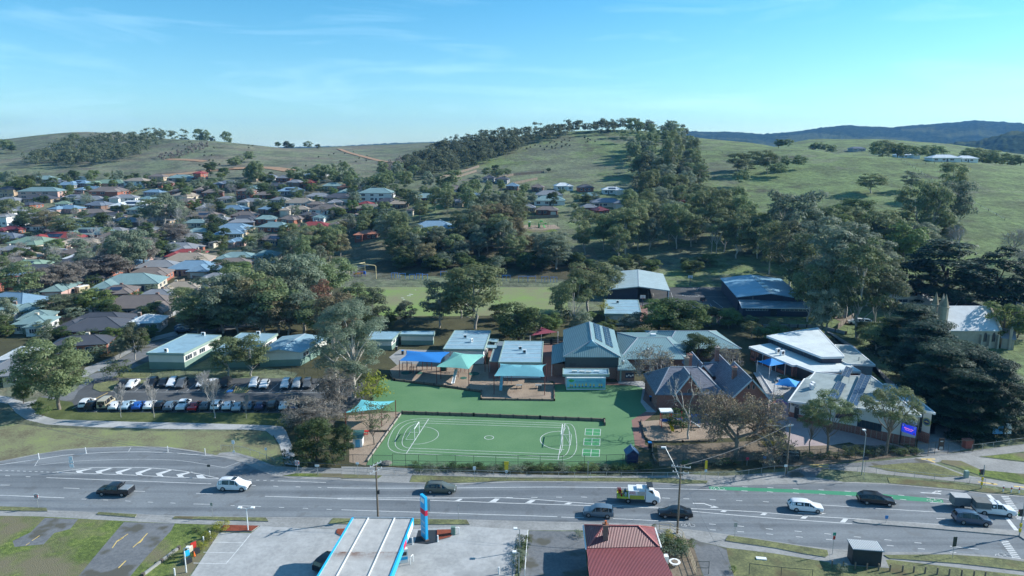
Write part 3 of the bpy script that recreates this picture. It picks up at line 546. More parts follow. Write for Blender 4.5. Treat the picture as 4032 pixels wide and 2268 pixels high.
# buildings
def ribmat(name,c,period=.25,axis='X',rough=.45,metal=.0,var=.12,bump=.6,stain_or_shadow=None,wear=.3,objrand=0.0,contrast=.25):
 """corrugated or tiled sheet: ribs along one object axis, weathered"""
 if name in MATS:return MATS[name]
 m,N,L,b=newmat(name)
 tc=N.new('ShaderNodeTexCoord');wv=N.new('ShaderNodeTexWave');wv.bands_direction=axis;wv.inputs['Scale'].default_value=.314/period
 wv.inputs['Distortion'].default_value=0.0
 L.new(tc.outputs['Object'],wv.inputs['Vector'])
 no=N.new('ShaderNodeTexNoise');no.inputs['Scale'].default_value=wear;no.inputs['Detail'].default_value=8;no.inputs['Roughness'].default_value=.7
 L.new(tc.outputs['Object'],no.inputs['Vector'])
 lo=[x*(1-var)for x in c];hi=[min(1,x*(1+var))for x in c]
 st=[(.3,lo),(.7,hi)]if not stain_or_shadow else[(.3,stain_or_shadow),(.45,lo),(.7,hi)]
 r=ramp(N,st);L.new(no.outputs[0],r.inputs[0])
 mx=N.new('ShaderNodeMixRGB');mx.blend_type='MULTIPLY';mx.inputs[0].default_value=contrast
 L.new(r.outputs[0],mx.inputs[1]);L.new(wv.outputs['Color'],mx.inputs[2]);last=mx.outputs[0]
 if objrand:
  oi=N.new('ShaderNodeObjectInfo');hs=N.new('ShaderNodeHueSaturation');mr=N.new('ShaderNodeMapRange')
  mr.inputs[3].default_value=1-objrand;mr.inputs[4].default_value=1+objrand
  L.new(oi.outputs['Random'],mr.inputs[0]);L.new(mr.outputs[0],hs.inputs['Value']);L.new(last,hs.inputs['Color']);last=hs.outputs[0]
 L.new(last,b.inputs['Base Color']);b.inputs['Roughness'].default_value=rough;b.inputs['Metallic'].default_value=metal
 bp=N.new('ShaderNodeBump');bp.inputs['Strength'].default_value=bump;bp.inputs['Distance'].default_value=.04
 L.new(wv.outputs['Fac'],bp.inputs['Height']);L.new(bp.outputs[0],b.inputs['Normal']);return m
def brickmat(name,c1,c2,mortar=(.35,.33,.3),sc=1.0,w_=.24,h_=.086):
 if name in MATS:return MATS[name]
 m,N,L,b=newmat(name);tc=N.new('ShaderNodeTexCoord');mp=N.new('ShaderNodeMapping')
 mp.inputs['Rotation'].default_value=(R(90),0,0);L.new(tc.outputs['Object'],mp.inputs[0])
 sx=N.new('ShaderNodeSeparateXYZ');L.new(tc.outputs['Object'],sx.inputs[0]);ad=N.new('ShaderNodeMath');L.new(sx.outputs[0],ad.inputs[0]);L.new(sx.outputs[1],ad.inputs[1])
 cb=N.new('ShaderNodeCombineXYZ');L.new(ad.outputs[0],cb.inputs[0]);L.new(sx.outputs[2],cb.inputs[1])
 br=N.new('ShaderNodeTexBrick');br.inputs['Scale'].default_value=1/sc;br.inputs['Brick Width'].default_value=w_;br.inputs['Row Height'].default_value=h_;br.inputs['Mortar Size'].default_value=.008
 br.inputs['Color1'].default_value=(*c1,1);br.inputs['Color2'].default_value=(*c2,1);br.inputs['Mortar'].default_value=(*mortar,1)
 L.new(cb.outputs[0],br.inputs['Vector']);L.new(br.outputs[0],b.inputs['Base Color']);b.inputs['Roughness'].default_value=.9;return m
M_CREAM=pmat('cream_paint',(.62,.62,.56),.7,.06,.6);M_GREEN=pmat('sage_green_paint',(.16,.25,.21),.7,.08,.6)
M_FASCIA=pmat('pale_green_fascia',(.26,.36,.32),.6,.08,.8);M_WHITE=pmat('white_paint',(.74,.76,.76),.55,.05,.8)
M_GLASS=pmat('dark_glass',(.035,.05,.065),.08,.3,1.0,0,.6);M_DARK=pmat('charcoal',(.03,.034,.038),.5,.2)
M_STEEL=pmat('galvanised_steel',(.42,.45,.46),.4,.15,3.0,.5);M_DSTEEL=pmat('dark_green_steel',(.035,.05,.045),.5,.2)
M_TIMBER=pmat('weathered_timber',(.17,.14,.11),.9,.3,4.0);M_WOOD=pmat('pole_timber',(.16,.13,.10),.9,.25,5.0)
M_PANEL=pmat('solar_cell',(.02,.035,.07),.15,.2,1.0,0,.6);M_SUN2=pmat('tilted_panel_blue',(.10,.17,.27),.18,.15,1.0,0,.6)
M_FLAT=pmat('pale_roof_membrane',(.60,.66,.66),.6,.10,.35,stain_or_shadow=(.42,.47,.48));M_FLAT2=pmat('grey_green_membrane',(.30,.36,.36),.7,.12,.4,stain_or_shadow=(.2,.25,.25))
M_NAVY=pmat('navy_cladding',(.035,.045,.075),.6,.12,.6);M_BRICK=brickmat('red_brick',(.26,.075,.045),(.20,.055,.035));M_BRICKD=brickmat('brown_brick',(.20,.10,.07),(.15,.07,.05))
M_BLUEROOF=ribmat('blue_green_metal_roof',(.19,.31,.33),.45,'X',.5,0,.08,.5,contrast=.3);M_PORT=pmat('portable_roof',(.27,.42,.50),.45,.10,.5,stain_or_shadow=(.22,.32,.36))
M_GYM=ribmat('blue_metal_roof',(.26,.48,.64),.5,'X',.4,0,.12,.5,stain_or_shadow=(.20,.36,.48));M_SHELT=pmat('pale_shelter_roof',(.36,.46,.48),.5,.10,.5,stain_or_shadow=(.28,.33,.33))  # gym roof: darker blue patches are tree shadows painted into the colour
M_SLATE=brickmat('slate_tiles',(.19,.205,.25),(.14,.15,.185),(.06,.065,.08),1,.35,.25);M_RIDGE=pmat('pale_ridge_cap',(.34,.38,.42),.5,.1)
def wallpoly(parent,poly,z0,z1,mat,name='wall'):
 mb=MB();mb.prism([(p[0],p[1])for p in poly],z0,z1);return mb.build(name,mat,parent)
def inset(poly,d):
 """shrink a convex-ish polygon"""
 n=len(poly);ar=sum(poly[i][0]*poly[(i+1)%n][1]-poly[(i+1)%n][0]*poly[i][1]for i in range(n));s=1 if ar>0 else-1;out=[]
 for i in range(n):
  p0,p1,p2=Vector(poly[i-1][:2]),Vector(poly[i][:2]),Vector(poly[(i+1)%n][:2])
  d1=(p1-p0).normalized();d2=(p2-p1).normalized();n1=Vector((-d1.y,d1.x))*s;n2=Vector((-d2.y,d2.x))*s
  b=n1+n2
  if b.length<1e-4:out.append(p1+n1*d);continue
  b=b.normalized();k=d/max(.3,b.dot(n1));out.append(p1+b*k)
 return out
def win(parent,a,b,t0,t1,z0,z1,frame=None,glass=None,name='window',nx=2,out=1):
 """window on the wall running a->b (outside on its right-hand side if out=1)"""
 a=Vector(a[:2]);b=Vector(b[:2]);d=(b-a);L_=d.length;d.normalize();n=Vector((d.y,-d.x))*out
 c=a+d*L_*(t0+t1)/2+n*.03;w_=L_*(t1-t0);rz=math.atan2(d.y,d.x)
 mb=MB();fw=.07
 mb.box((c.x,c.y,z0),(w_,.10,fw),rz);mb.box((c.x,c.y,z1),(w_,.10,fw),rz)
 for k in range(nx+1):
  o_=-w_/2+w_*k/nx;mb.box((c.x+d.x*o_,c.y+d.y*o_,(z0+z1)/2),(fw,.094,z1-z0),rz)
 f=mb.build(name,frame or M_WHITE,parent)
 g=MB();g.box((c.x,c.y,(z0+z1)/2),(w_,.05,z1-z0),rz);g.build('pane',glass or M_GLASS,f);return f
def door(parent,a,b,t0,t1,z0,z1,mat=None,out=1,name='door'):
 a=Vector(a[:2]);b=Vector(b[:2]);d=(b-a);L_=d.length;d.normalize();n=Vector((d.y,-d.x))*out
 c=a+d*L_*(t0+t1)/2+n*.02;mb=MB();rz=math.atan2(d.y,d.x);w_=L_*(t1-t0)
 mb.box((c.x,c.y,(z0+z1)/2),(w_,.08,z1-z0),rz);dd=mb.build(name,mat or M_DARK,parent)
 h=MB();h.box((c.x+d.x*w_*.38+n.x*.06,c.y+d.y*w_*.38+n.y*.06,z0+1.0),(.08,.06,.14),rz);h.build('handle',M_STEEL,dd);return dd
def roofmesh(parent,verts,faces,mat,thick=.18,name='roof',ridges=(),rmat=None,rr=.09):
 """sloping roof with thickness and ridge caps"""
 n=len(verts);vs=[tuple(v)for v in verts]+[(v[0],v[1],v[2]-thick)for v in verts];fs=[];ed={}
 for f in faces:
  a=Vector(verts[f[0]]);nn=(Vector(verts[f[1]])-a).cross(Vector(verts[f[2]])-a)
  if nn.z<0:f=f[::-1]
  fs.append(tuple(f));fs.append(tuple(i+n for i in f[::-1]))
  for i in range(len(f)):ed[(f[i],f[(i+1)%len(f)])]=1
 for(i,j)in ed:
  if(j,i)not in ed:fs.append((i+n,j+n,j,i))
 mb=MB();mb.add(vs,fs);o=mb.build(name,mat,parent)
 if ridges:
  r=MB()
  for i,j in ridges:r.bar(Vector(verts[i])+Vector((0,0,.03)),Vector(verts[j])+Vector((0,0,.03)),rr*2,rr)
  r.build('ridge_cap',rmat or M_RIDGE,o)
 return o
def hip(parent,c,z,h,mat,axis=0,ins=None,rmat=None,name='roof',thick=.18):
 """hip (or gable with ins=0) roof on corners FL, FR, BR, BL at eave height z; axis 0: ridge runs FL->FR, 1: ridge runs front to back"""
 c=[Vector((p[0],p[1],z))for p in c]
 if axis==0:m0,m1=(c[0]+c[3])/2,(c[1]+c[2])/2;half=(c[0]-c[3]).length/2
 else:m0,m1=(c[0]+c[1])/2,(c[3]+c[2])/2;half=(c[0]-c[1]).length/2
 d=(m1-m0);L_=d.length;d.normalize();i_=min(half if ins is None else ins,L_*.49)
 r0=m0+d*i_+Vector((0,0,h));r1=m1-d*i_+Vector((0,0,h));v=c+[r0,r1]
 if axis==0:f=[(0,1,5,4),(1,2,5),(2,3,4,5),(3,0,4)];rd=[(4,5),(0,4),(3,4),(1,5),(2,5)]
 else:f=[(0,1,4),(1,2,5,4),(2,3,5),(3,0,4,5)];rd=[(4,5),(0,4),(1,4),(2,5),(3,5)]
 if ins==0:f=[k for k in f if len(k)==4];rd=rd[:1]
 return roofmesh(parent,v,f,mat,thick,name,rd,rmat),v
def flat_roof(parent,pts,mat,fmat,par=.25,th=.5,name='roof'):
 """flat or tilted roof: pts are world points (z may vary), fascia round the rim"""
 n=len(pts);v=[Vector(p)for p in pts];ar=sum(v[i].x*v[(i+1)%n].y-v[(i+1)%n].x*v[i].y for i in range(n))
 if ar<0:v=v[::-1]
 bm=bmesh.new();f=bm.faces.new([bm.verts.new(p)for p in v]);bmesh.ops.triangulate(bm,faces=[f]);bmesh.ops.recalc_face_normals(bm,faces=bm.faces)
 if bm.faces and sum(x.normal.z for x in bm.faces)<0:bmesh.ops.reverse_faces(bm,faces=bm.faces)
 me=D.meshes.new(name);bm.to_mesh(me);bm.free();me.materials.append(mat);o=D.objects.new(name,me);link(o,parent)
 r=MB()
 for i in range(n):
  a,b=v[i],v[(i+1)%n];up=Vector((0,0,par/3));dn=Vector((0,0,th));d=(b-a).normalized();nn=Vector((d.y,-d.x,0))*.12
  vs=[a-nn+up,b-nn+up,b+nn+up,a+nn+up,a-nn-dn,b-nn-dn,b+nn-dn,a+nn-dn]
  r.add(vs,[(0,3,2,1),(4,5,6,7),(0,1,5,4),(2,3,7,6),(1,2,6,5),(3,0,4,7)])
 r.build('fascia',fmat,o);return o
def ac_unit(parent,p,rz=0,name='air_conditioner',s=1.0):
 mb=MB();mb.box((p.x,p.y,p.z+.55*s),(.95*s,.4*s,.8*s),rz)
 for k in(-.35,.35):mb.box((p.x+k*s*math.cos(rz),p.y+k*s*math.sin(rz),p.z+.08),(.08,.5*s,.16),rz)
 o=mb.build(name,M_WHITE,parent);g=MB();nx,ny=math.sin(rz),-math.cos(rz);c=Vector((p.x+nx*.21*s,p.y+ny*.21*s,p.z+.55*s))
 ring=[(c.x+.3*s*math.cos(a)*math.cos(rz),c.y+.3*s*math.cos(a)*math.sin(rz),c.z+.3*s*math.sin(a))for a in[k*math.pi/6 for k in range(13)]]
 g.tube(ring,.03,4,False);g.add([Vector(q)for q in ring[:12]],[tuple(range(12))]);g.build('fan_grille',M_DARK,o);return o
def bld(name,loc,label,cat):return thing(name,loc,0,label,cat)
def W(o,*objs):pass
def rebase(root,loc):
 """shift a thing's empty to its base while its parts stay put"""
 root.location=loc
 for c in root.children:c.matrix_parent_inverse=Matrix.Translation(-Vector(loc))
def portable(label,q,FL,FR,BR,BL,z,lower=.45,wins=((.1,.45),),side_w=True,rmat=None,upper=None,low=None,fas=None,units=(),ins=.25,front_w=(),name='portable_classroom'):
 r=bld(name,(0,0,0),label,'classroom');c=[U(q,*p,z)for p in(FL,FR,BR,BL)];w_=inset([(p.x,p.y)for p in c],ins)
 if(Vector((c[1].x,c[1].y))-Vector((c[0].x,c[0].y))).cross(Vector((c[2].x,c[2].y))-Vector((c[1].x,c[1].y)))<0:pass
 wallpoly(r,w_,z*lower,z-.3,upper or M_CREAM,'wall')
 w2=inset([(p.x,p.y)for p in c],ins-.02);wallpoly(r,w2,0,z*lower,low or M_GREEN,'plinth_wall')
 flat_roof(r,c,rmat or M_PORT,fas or M_FASCIA)
 for(t0,t1)in wins:win(r,w_[1],w_[2],t0,t1,z*.5,z*.78,M_WHITE,nx=3)
 for(t0,t1)in front_w:win(r,w_[0],w_[1],t0,t1,z*.5,z*.78,M_WHITE,nx=2)
 for(x,y,rz)in units:ac_unit(r,U(q,x,y,z),rz)
 rebase(r,((c[0].x+c[2].x)/2,(c[0].y+c[2].y)/2,0));return r,w_
p1,_=portable('long cream and green portable classroom nearest the side street','M1',(1105,268),(1388,272),(1668,134),(1410,124),4.2,wins=((.03,.2),(.24,.32),(.4,.55)),units=((1255,262,-.3),(1535,138,0)))
p2,_=portable('cream and green portable classroom half hidden behind two round trees','M1',(1600,258),(1880,262),(2095,122),(1820,116),4.2,wins=((.2,.4),(.6,.8)),units=((1950,130,0),))
p3=bld('portable_classroom',(0,0,0),'green portable classroom with pitched roof beside the tall gum','classroom')
c3=[U('M1',*p,3.6)for p in((1935,272),(2270,262),(2480,150),(2130,142))]
w3=inset([(p.x,p.y)for p in c3],.4);wallpoly(p3,w3,1.7,3.6,M_CREAM);wallpoly(p3,inset([(p.x,p.y)for p in c3],.38),0,1.7,M_GREEN,'plinth_wall');hip(p3,c3,3.6,.9,M_PORT,1,0)
m_=(Vector(w3[0])+Vector(w3[1]))/2;gm=MB();gm.add([(w3[0].x,w3[0].y,3.5),(w3[1].x,w3[1].y,3.5),(m_.x,m_.y,4.3)],[(0,1,2)]);gm.build('gable',M_CREAM,p3)
win(p3,w3[1],w3[2],.1,.3,1.9,2.9);win(p3,w3[1],w3[2],.5,.7,1.9,2.9);rebase(p3,(c3[0].x,c3[0].y,0))
p4,w4=portable('cream amenities block with two doorways at the back of the yard','D1',(318,284),(888,290),(902,230),(350,230),3.0,.42,wins=((.2,.6),),upper=M_CREAM,name='amenities_block')
win(p4,w4[0],w4[1],.15,.28,1.9,2.3);win(p4,w4[0],w4[1],.62,.75,1.9,2.3);door(p4,w4[0],w4[1],.01,.12,0,2.3);door(p4,w4[0],w4[1],.80,.91,0,2.3)
p5,_=portable('narrow cream block with bright metal roof beside the amenities block','D1',(-250,372),(186,372),(335,236),(-150,232),3.0,.42,wins=((.2,.4),(.6,.8)))
p6,_=portable('flat roofed classroom with white front wall behind the blue sail','D1',(1045,530),(1732,535),(1842,222),(1240,218),3.9,.02,wins=((.1,.3),(.5,.8)),upper=M_WHITE,units=((1412,350,.2),(1520,415,1.2)))
p7,_=portable('flat roofed classroom behind the teal sail with green fascia','D2',(-150,752),(138,757),(168,400),(-110,394),3.9,.02,wins=(),upper=M_CREAM)
D.objects.remove(p7.children[0])if False else None
for ch in list(p7.children):
 for g in list(ch.children):D.objects.remove(g)
 D.objects.remove(ch)
D.objects.remove(p7)
r=bld('portable_classroom',(0,0,0),'flat roofed classroom with white roof seams behind the teal sail','classroom')
c7=[U('M2',*p,3.9)for p in((1188,338),(1512,340),(1523,180),(1232,177))];w7=inset([(p.x,p.y)for p in c7],.25);wallpoly(r,w7,0,3.6,M_WHITE);fr=flat_roof(r,c7,M_PORT,M_FASCIA)
def seams(roof,c,n):
 mb=MB()
 for k in range(1,n):
  t=k/n;a=c[0].lerp(c[3],t);b=c[1].lerp(c[2],t);a=a.lerp(b,.02);b=b.lerp(a,.02);mb.bar(a+Vector((0,0,.04)),b+Vector((0,0,.04)),.14,.08)
 mb.build('roof_seam',M_WHITE,roof)
seams(fr,c7,5);ac_unit(r,U('M2',1350,246,3.9),0);ac_unit(r,U('M2',1382,272,3.9),-.1);rebase(r,(c7[0].x,c7[0].y,0))
cc6=[U('D1',*p,3.9)for p in((1045,530),(1732,535),(1842,222),(1240,218))];seams([k for k in p6.children if k.name.startswith('roof')][0],cc6,5)
r=bld('covered_walkway',(0,0,0),'grey flat covered walkway between the two flat roofed classrooms','walkway');cw=[U('D1',*p,2.7)for p in((1825,735),(1975,740),(2065,405),(1930,400))]
flat_roof(r,cw,ribmat('walkway_roof',(.22,.27,.30),.5,'Y'),M_FASCIA,.1,.15)
for k in(0,1,2,3):
 mb=MB();mb.box((cw[k].x,cw[k].y,1.3),(.12,.12,2.6));mb.build('post',M_STEEL,r)
for ps in(((1755,505),(1940,515),(1955,465),(1770,460)),((1795,395),(1955,415),(1970,365),(1810,350))):
 cw2=[U('D1',*p,2.9)for p in ps];flat_roof(r,cw2,M_PORT,M_FASCIA,.1,.12)
rebase(r,(cw[0].x,cw[0].y,0))
# hall with mural building in front
r=bld('school_hall',(0,0,0),'tall school hall with two storey dark front, round crest and solar panels','school building')
Y0=U('D2',1410,1070).y;ze=5.45
c=[U('D2',500,658,ze),U('D2',1472,664,ze),U('D2',1358,214,ze),U('D2',500,212,ze)]
rf,v=hip(r,c,ze,3.1,M_BLUEROOF,1,ins=3.0)
ap=v[4];
wl=inset([(p.x,p.y)for p in c],.5);wallpoly(r,wl,2.75,ze-.05,pmat('slate_green_cladding',(.055,.075,.08),.6,.1));wallpoly(r,inset([(p.x,p.y)for p in c],.47),0,2.75,M_BRICKD,'brick_wall')
mb=MB();g=ap+Vector((0,-.9,0));mb.add([(g.x-1.5,g.y-.3,g.z-1.15),(g.x+1.5,g.y-.3,g.z-1.15),(g.x,g.y-.2,g.z+.15),(g.x-1.5,g.y+1.5,g.z-1.1),(g.x+1.5,g.y+1.5,g.z-1.1),(g.x,g.y+1.5,g.z+.15)],[(0,1,2),(0,2,5,3),(1,4,5,2),(3,5,4)]);mb.build('gablet',pmat('gablet_blue',(.25,.42,.50),.5),rf)
def onslope(v0,v1,v2,s_,t_):return v0+(v1-v0)*s_+(v2-v0)*t_
for(s0,s1)in((.10,.32),(.45,.68)):
 e0,e1,rr0=Vector(v[1]),Vector(v[2]),Vector(v[4]);top0,top1=Vector(v[4]),Vector(v[5])
 def slope(a_,b_):return(Vector(v[1]).lerp(Vector(v[2]),a_)).lerp(Vector(v[4]).lerp(Vector(v[5]),a_),b_)
 mb=MB();nrm=(slope(.5,1)-slope(.5,0)).cross(slope(1,.5)-slope(0,.5)).normalized();nrm=nrm if nrm.z>0 else-nrm
 q_=[slope(.18+.0,.95-s0*1.05),slope(.98,.95-s0*1.05),slope(.98,.95-s1*1.05),slope(.18,.95-s1*1.05)]
 q2=[p+nrm*.15 for p in q_];q3=[p+nrm*.08 for p in q_];mb.add(q3+q2,[(0,1,2,3),(7,6,5,4),(0,4,5,1),(1,5,6,2),(2,6,7,3),(3,7,4,0)]);pn=mb.build('solar_panel',M_PANEL,rf)
 gl=MB()
 for k in range(9):gl.bar(q2[0].lerp(q2[1],k/8),q2[3].lerp(q2[2],k/8),.05,.03)
 gl.bar(q2[0].lerp(q2[3],.5),q2[1].lerp(q2[2],.5),.05,.03);gl.build('panel_frame',M_STEEL,pn)
def roundel(parent,c,n,rad,name='crest',ringc=None,emb=True):
 """round school crest: gold ring, navy disc, a hill shape and a rising sun"""
 n=Vector(n).normalized();r_=n.cross(Vector((0,0,1))).normalized()*-1;u=Vector((0,0,1))
 def disc(rad,off,k=24):return[c+n*off+r_*rad*math.cos(2*math.pi*i/k)+u*rad*math.sin(2*math.pi*i/k)for i in range(k)]
 gold=pmat('crest_gold',(.50,.42,.10),.5);navy=pmat('crest_navy',(.03,.05,.14),.5);gr=pmat('crest_green',(.12,.25,.22),.5)
 a=MB();a.add(disc(rad,.04),[tuple(range(24))]);A=a.build(name,gold,parent)
 b=MB();b.add(disc(rad*.88,.05),[tuple(range(24))]);b.build('crest_band',gr,A);b=MB();b.add(disc(rad*.64,.06),[tuple(range(24))]);b.build('crest_field',navy,A)
 h=MB();pts=[(-.6,-.1),(-.35,.12),(-.2,.08),(0,.3),(.2,.08),(.35,.12),(.6,-.1),(.35,-.05),(0,-.12),(-.35,-.05)];h.add([c+n*.07+r_*rad*x+u*rad*y for x,y in pts],[tuple(range(10))]);h.build('crest_hill',gold,A);return A
yw=wl[0].y
pc=Vector((Xat(yw,'D2',985,800),yw,Zat(yw,'D2',985,800)));roundel(r,pc,(0,-1,0),.62)
for x0,x1 in((610,715),(1255,1360)):
 a=Xat(yw,'D2',x0,790);b=Xat(yw,'D2',x1,790);mb=MB();zc=Zat(yw,'D2',700,790)
 for k in range(6):mb.box(((a+b)/2,yw-.03,zc-.3+k*.12),(b-a,.06,.05))
 mb.build('louvre_vent',M_DARK,r)
cl=[U('D2',*p,3.0)for p in((300,782),(560,782),(560,452),(314,470))];ww=inset([(p.x,p.y)for p in cl],.5);roofmesh(r,[cl[0],cl[1]+Vector((0,0,.9)),cl[2]+Vector((0,0,.9)),cl[3]],[(0,1,2,3)],M_BLUEROOF,.15,'wing_roof');wallpoly(r,ww,0,2.9,M_BRICKD,'wing_wall')
for k in(0,3):
 mb=MB();mb.box((cl[k].x+.15,cl[k].y+.15,1.4),(.12,.12,2.8));mb.build('verandah_post',M_WHITE,r)
ce=[U('D2',*p,2.9)for p in((1412,884),(1740,884),(1475,690),(1425,690))]
roofmesh(r,[ce[0],ce[1],ce[2]+Vector((0,0,1.3)),ce[3]+Vector((0,0,1.3))],[(0,1,2,3)],M_BLUEROOF,.12,'verandah_roof')
ew=[(ce[0].x+.1,ce[0].y+.6),(ce[1].x-.4,ce[1].y+.6),(ce[1].x-.4,ce[1].y+4),(ce[0].x+.1,ce[0].y+4)];wallpoly(r,ew,0,2.85,M_BRICKD,'side_wall')
for x in(1450,1475):mb=MB()
mb=MB();px_=U('D2',1460,1070);mb.box((px_.x,px_.y,1.4),(.35,.35,2.8));mb.build('verandah_post',M_FASCIA,r)
nb=MB();ax,bx=U('D2',1510,1010).x,U('D2',1650,1010).x;nb.box(((ax+bx)/2,ew[0][1]-.06,1.45),(bx-ax,.08,1.3));no_=nb.build('notice_board',M_NAVY,r)
nb=MB()
for k in range(4):nb.box((ax+.35+k*(bx-ax-.6)/3,ew[0][1]-.11,1.3+.2*(k%2)),(.28,.02,.36))
nb.build('notice',M_WHITE,no_);rebase(r,(17,152,0))
r=bld('classroom_block',(0,0,0),'long brick classroom block with blue green hipped roofs behind the bare tree','school building')
z=3.2
def hipb(q,FL,FR,BR,BL,z,h,axis,ins=None):
 c=[U(q,*p,z)for p in(FL,FR,BR,BL)];hip(r,c,z,h,M_BLUEROOF,axis,ins);wallpoly(r,inset([(p.x,p.y)for p in c],.5),0,z-.06,M_BRICKD)
hipb('D2',(1440,700),(2560,700),(2560,250),(1400,250),3.2,1.9,0,5.0)
hipb('M2',(2440,235),(3020,235),(2830,100),(2290,100),3.3,2.3,0,5.5)
hipb('M2',(2240,165),(2620,165),(2600,105),(2330,105),3.1,1.2,0,2)
for(x,y)in((2010,320),):
 p=U('D2',x,y,4.4);mb=MB();mb.box((p.x,p.y,p.z+.3),(1.5,1.2,.9),0,.9);mb.build('rooftop_cooler',M_WHITE,r)
for(q,x,y)in(('D2',2010,410),('D2',1910,545),('D2',1500,750)):
 p=U(q,x,y,4.1);mb=MB();mb.tube([p-Vector((0,0,.6)),p+Vector((0,0,.3))],.28,8);mb.tube([p+Vector((0,0,.3)),p+Vector((0,0,.55))],[.42,.1],8);mb.build('roof_ventilator',M_STEEL,r)
rebase(r,(32,162,0))
r=bld('mural_building',(0,0,0),'small flat roofed building with painted children mural facing the turf','building')
yf=U('D2',555,1215).y;zt=Zat(yf,'D2',880,952);c=[U('D2',*p,3.25)for p in((500,962),(1270,962),(1257,868),(502,862))]
flat_roof(r,c,M_PORT,M_FASCIA,.45,.45);wx0,wx1=U('D2',555,1215).x,U('D2',1210,1215).x
w8=[(wx0,yf),(wx1,yf),(wx1,c[2].y-.2),(wx0,c[2].y-.2)];wallpoly(r,w8,0,2.85,M_WHITE)
for(x,y)in((690,920),(815,925),(925,930),(1060,925)):
 p=U('D2',x,y,3.25);mb=MB();mb.box((p.x,p.y,p.z+.22),(1.2,.45,.35),-.1);mb.build('air_conditioner',M_CREAM if x<1000 else M_WHITE,r)
mural=MB();mural.box(((wx0+wx1)/2,yf-.03,1.45),(wx1-wx0-.1,.04,2.3));mu=mural.build('mural_panel',pmat('mural_sky',(.20,.50,.62),.7,.12,.5),r)
W_=wx1-wx0
def mp_(u,v):return(wx0+u*W_,yf-.056,.35+v*2.2)
mb=MB();mb.add([mp_(x,y)for x,y in((.02,.0),(.98,.0),(.98,.08),(.8,.12),(.6,.09),(.4,.13),(.2,.09),(.02,.12))],[tuple(range(8))]);mb.build('painted_grass',pmat('mural_green',(.18,.42,.12),.7),mu)
mb=MB()
for cx_,cy_,rd in((.08,.83,.035),(.12,.87,.045),(.16,.83,.04),(.12,.79,.05)):mb.add([mp_(cx_+rd*math.cos(a),cy_+rd*2.6*math.sin(a))for a in[k*math.pi/5 for k in range(10)]],[tuple(range(10))])
for i,p in enumerate(mb.v):mb.v[i]=(p[0],p[1]-.002*(i//10),p[2])
mb.build('painted_tree',pmat('mural_leaf',(.10,.40,.10),.7),mu)
kids=[(.10,0,.3),(.15,1,.26),(.23,2,.42),(.33,3,.36),(.41,1,.38),(.50,2,.5),(.61,3,.4),(.70,0,.35),(.84,1,.4),(.90,2,.36)]
cols=[(.75,.6,.1),(.8,.65,.1),(.75,.55,.1),(.7,.6,.15)];mk=MB();mh=MB();ml=MB()
for(u,ci,hh)in kids:
 mk.add([mp_(u-.018,.15+hh*.25),mp_(u+.018,.15+hh*.25),mp_(u+.022,.15+hh*.7),mp_(u-.022,.15+hh*.7)],[(0,1,2,3)])
 ml.add([mp_(u-.018,.1),mp_(u+.018,.1),mp_(u+.018,.15+hh*.25),mp_(u-.018,.15+hh*.25)],[(0,1,2,3)])
 mh.add([mp_(u+.02*math.cos(a),.15+hh*.85+.05*math.sin(a))for a in[k*math.pi/4 for k in range(8)]],[tuple(range(8))])
mk.build('painted_shirts',pmat('mural_yellow',(.75,.58,.12),.7),mu);ml.build('painted_trousers',pmat('mural_blue',(.05,.12,.35),.7),mu);mh.build('painted_faces',pmat('mural_skin',(.65,.42,.28),.7),mu)
def text(body,loc,size,mat,rot=(R(90),0,0),parent=None,name='lettering',align='CENTER',ext=.01):
 cu=D.curves.new(name,'FONT');cu.body=body;cu.size=size;cu.align_x=align;cu.align_y='CENTER';cu.extrude=ext;cu.resolution_u=2
 o=D.objects.new(name,cu);COL.objects.link(o);dg=bpy.context.evaluated_depsgraph_get();dg.update();me=D.meshes.new_from_object(o.evaluated_get(dg));D.objects.remove(o)
 me.materials.clear();me.materials.append(mat);t=D.objects.new(name,me);link(t,parent);t.location=loc;t.rotation_euler=rot;return t
M_TXB=pmat('lettering_blue',(.03,.16,.42),.6);M_TXR=pmat('lettering_red',(.65,.05,.04),.6)
text('COUNTRY FEEL with',mp_(.71,.87),.36,M_TXB,parent=mu);text('21st CENTURY LEARNING and TEACHING',mp_(.58,.70),.33,M_TXB,parent=mu)
rebase(r,((wx0+wx1)/2,yf,0))
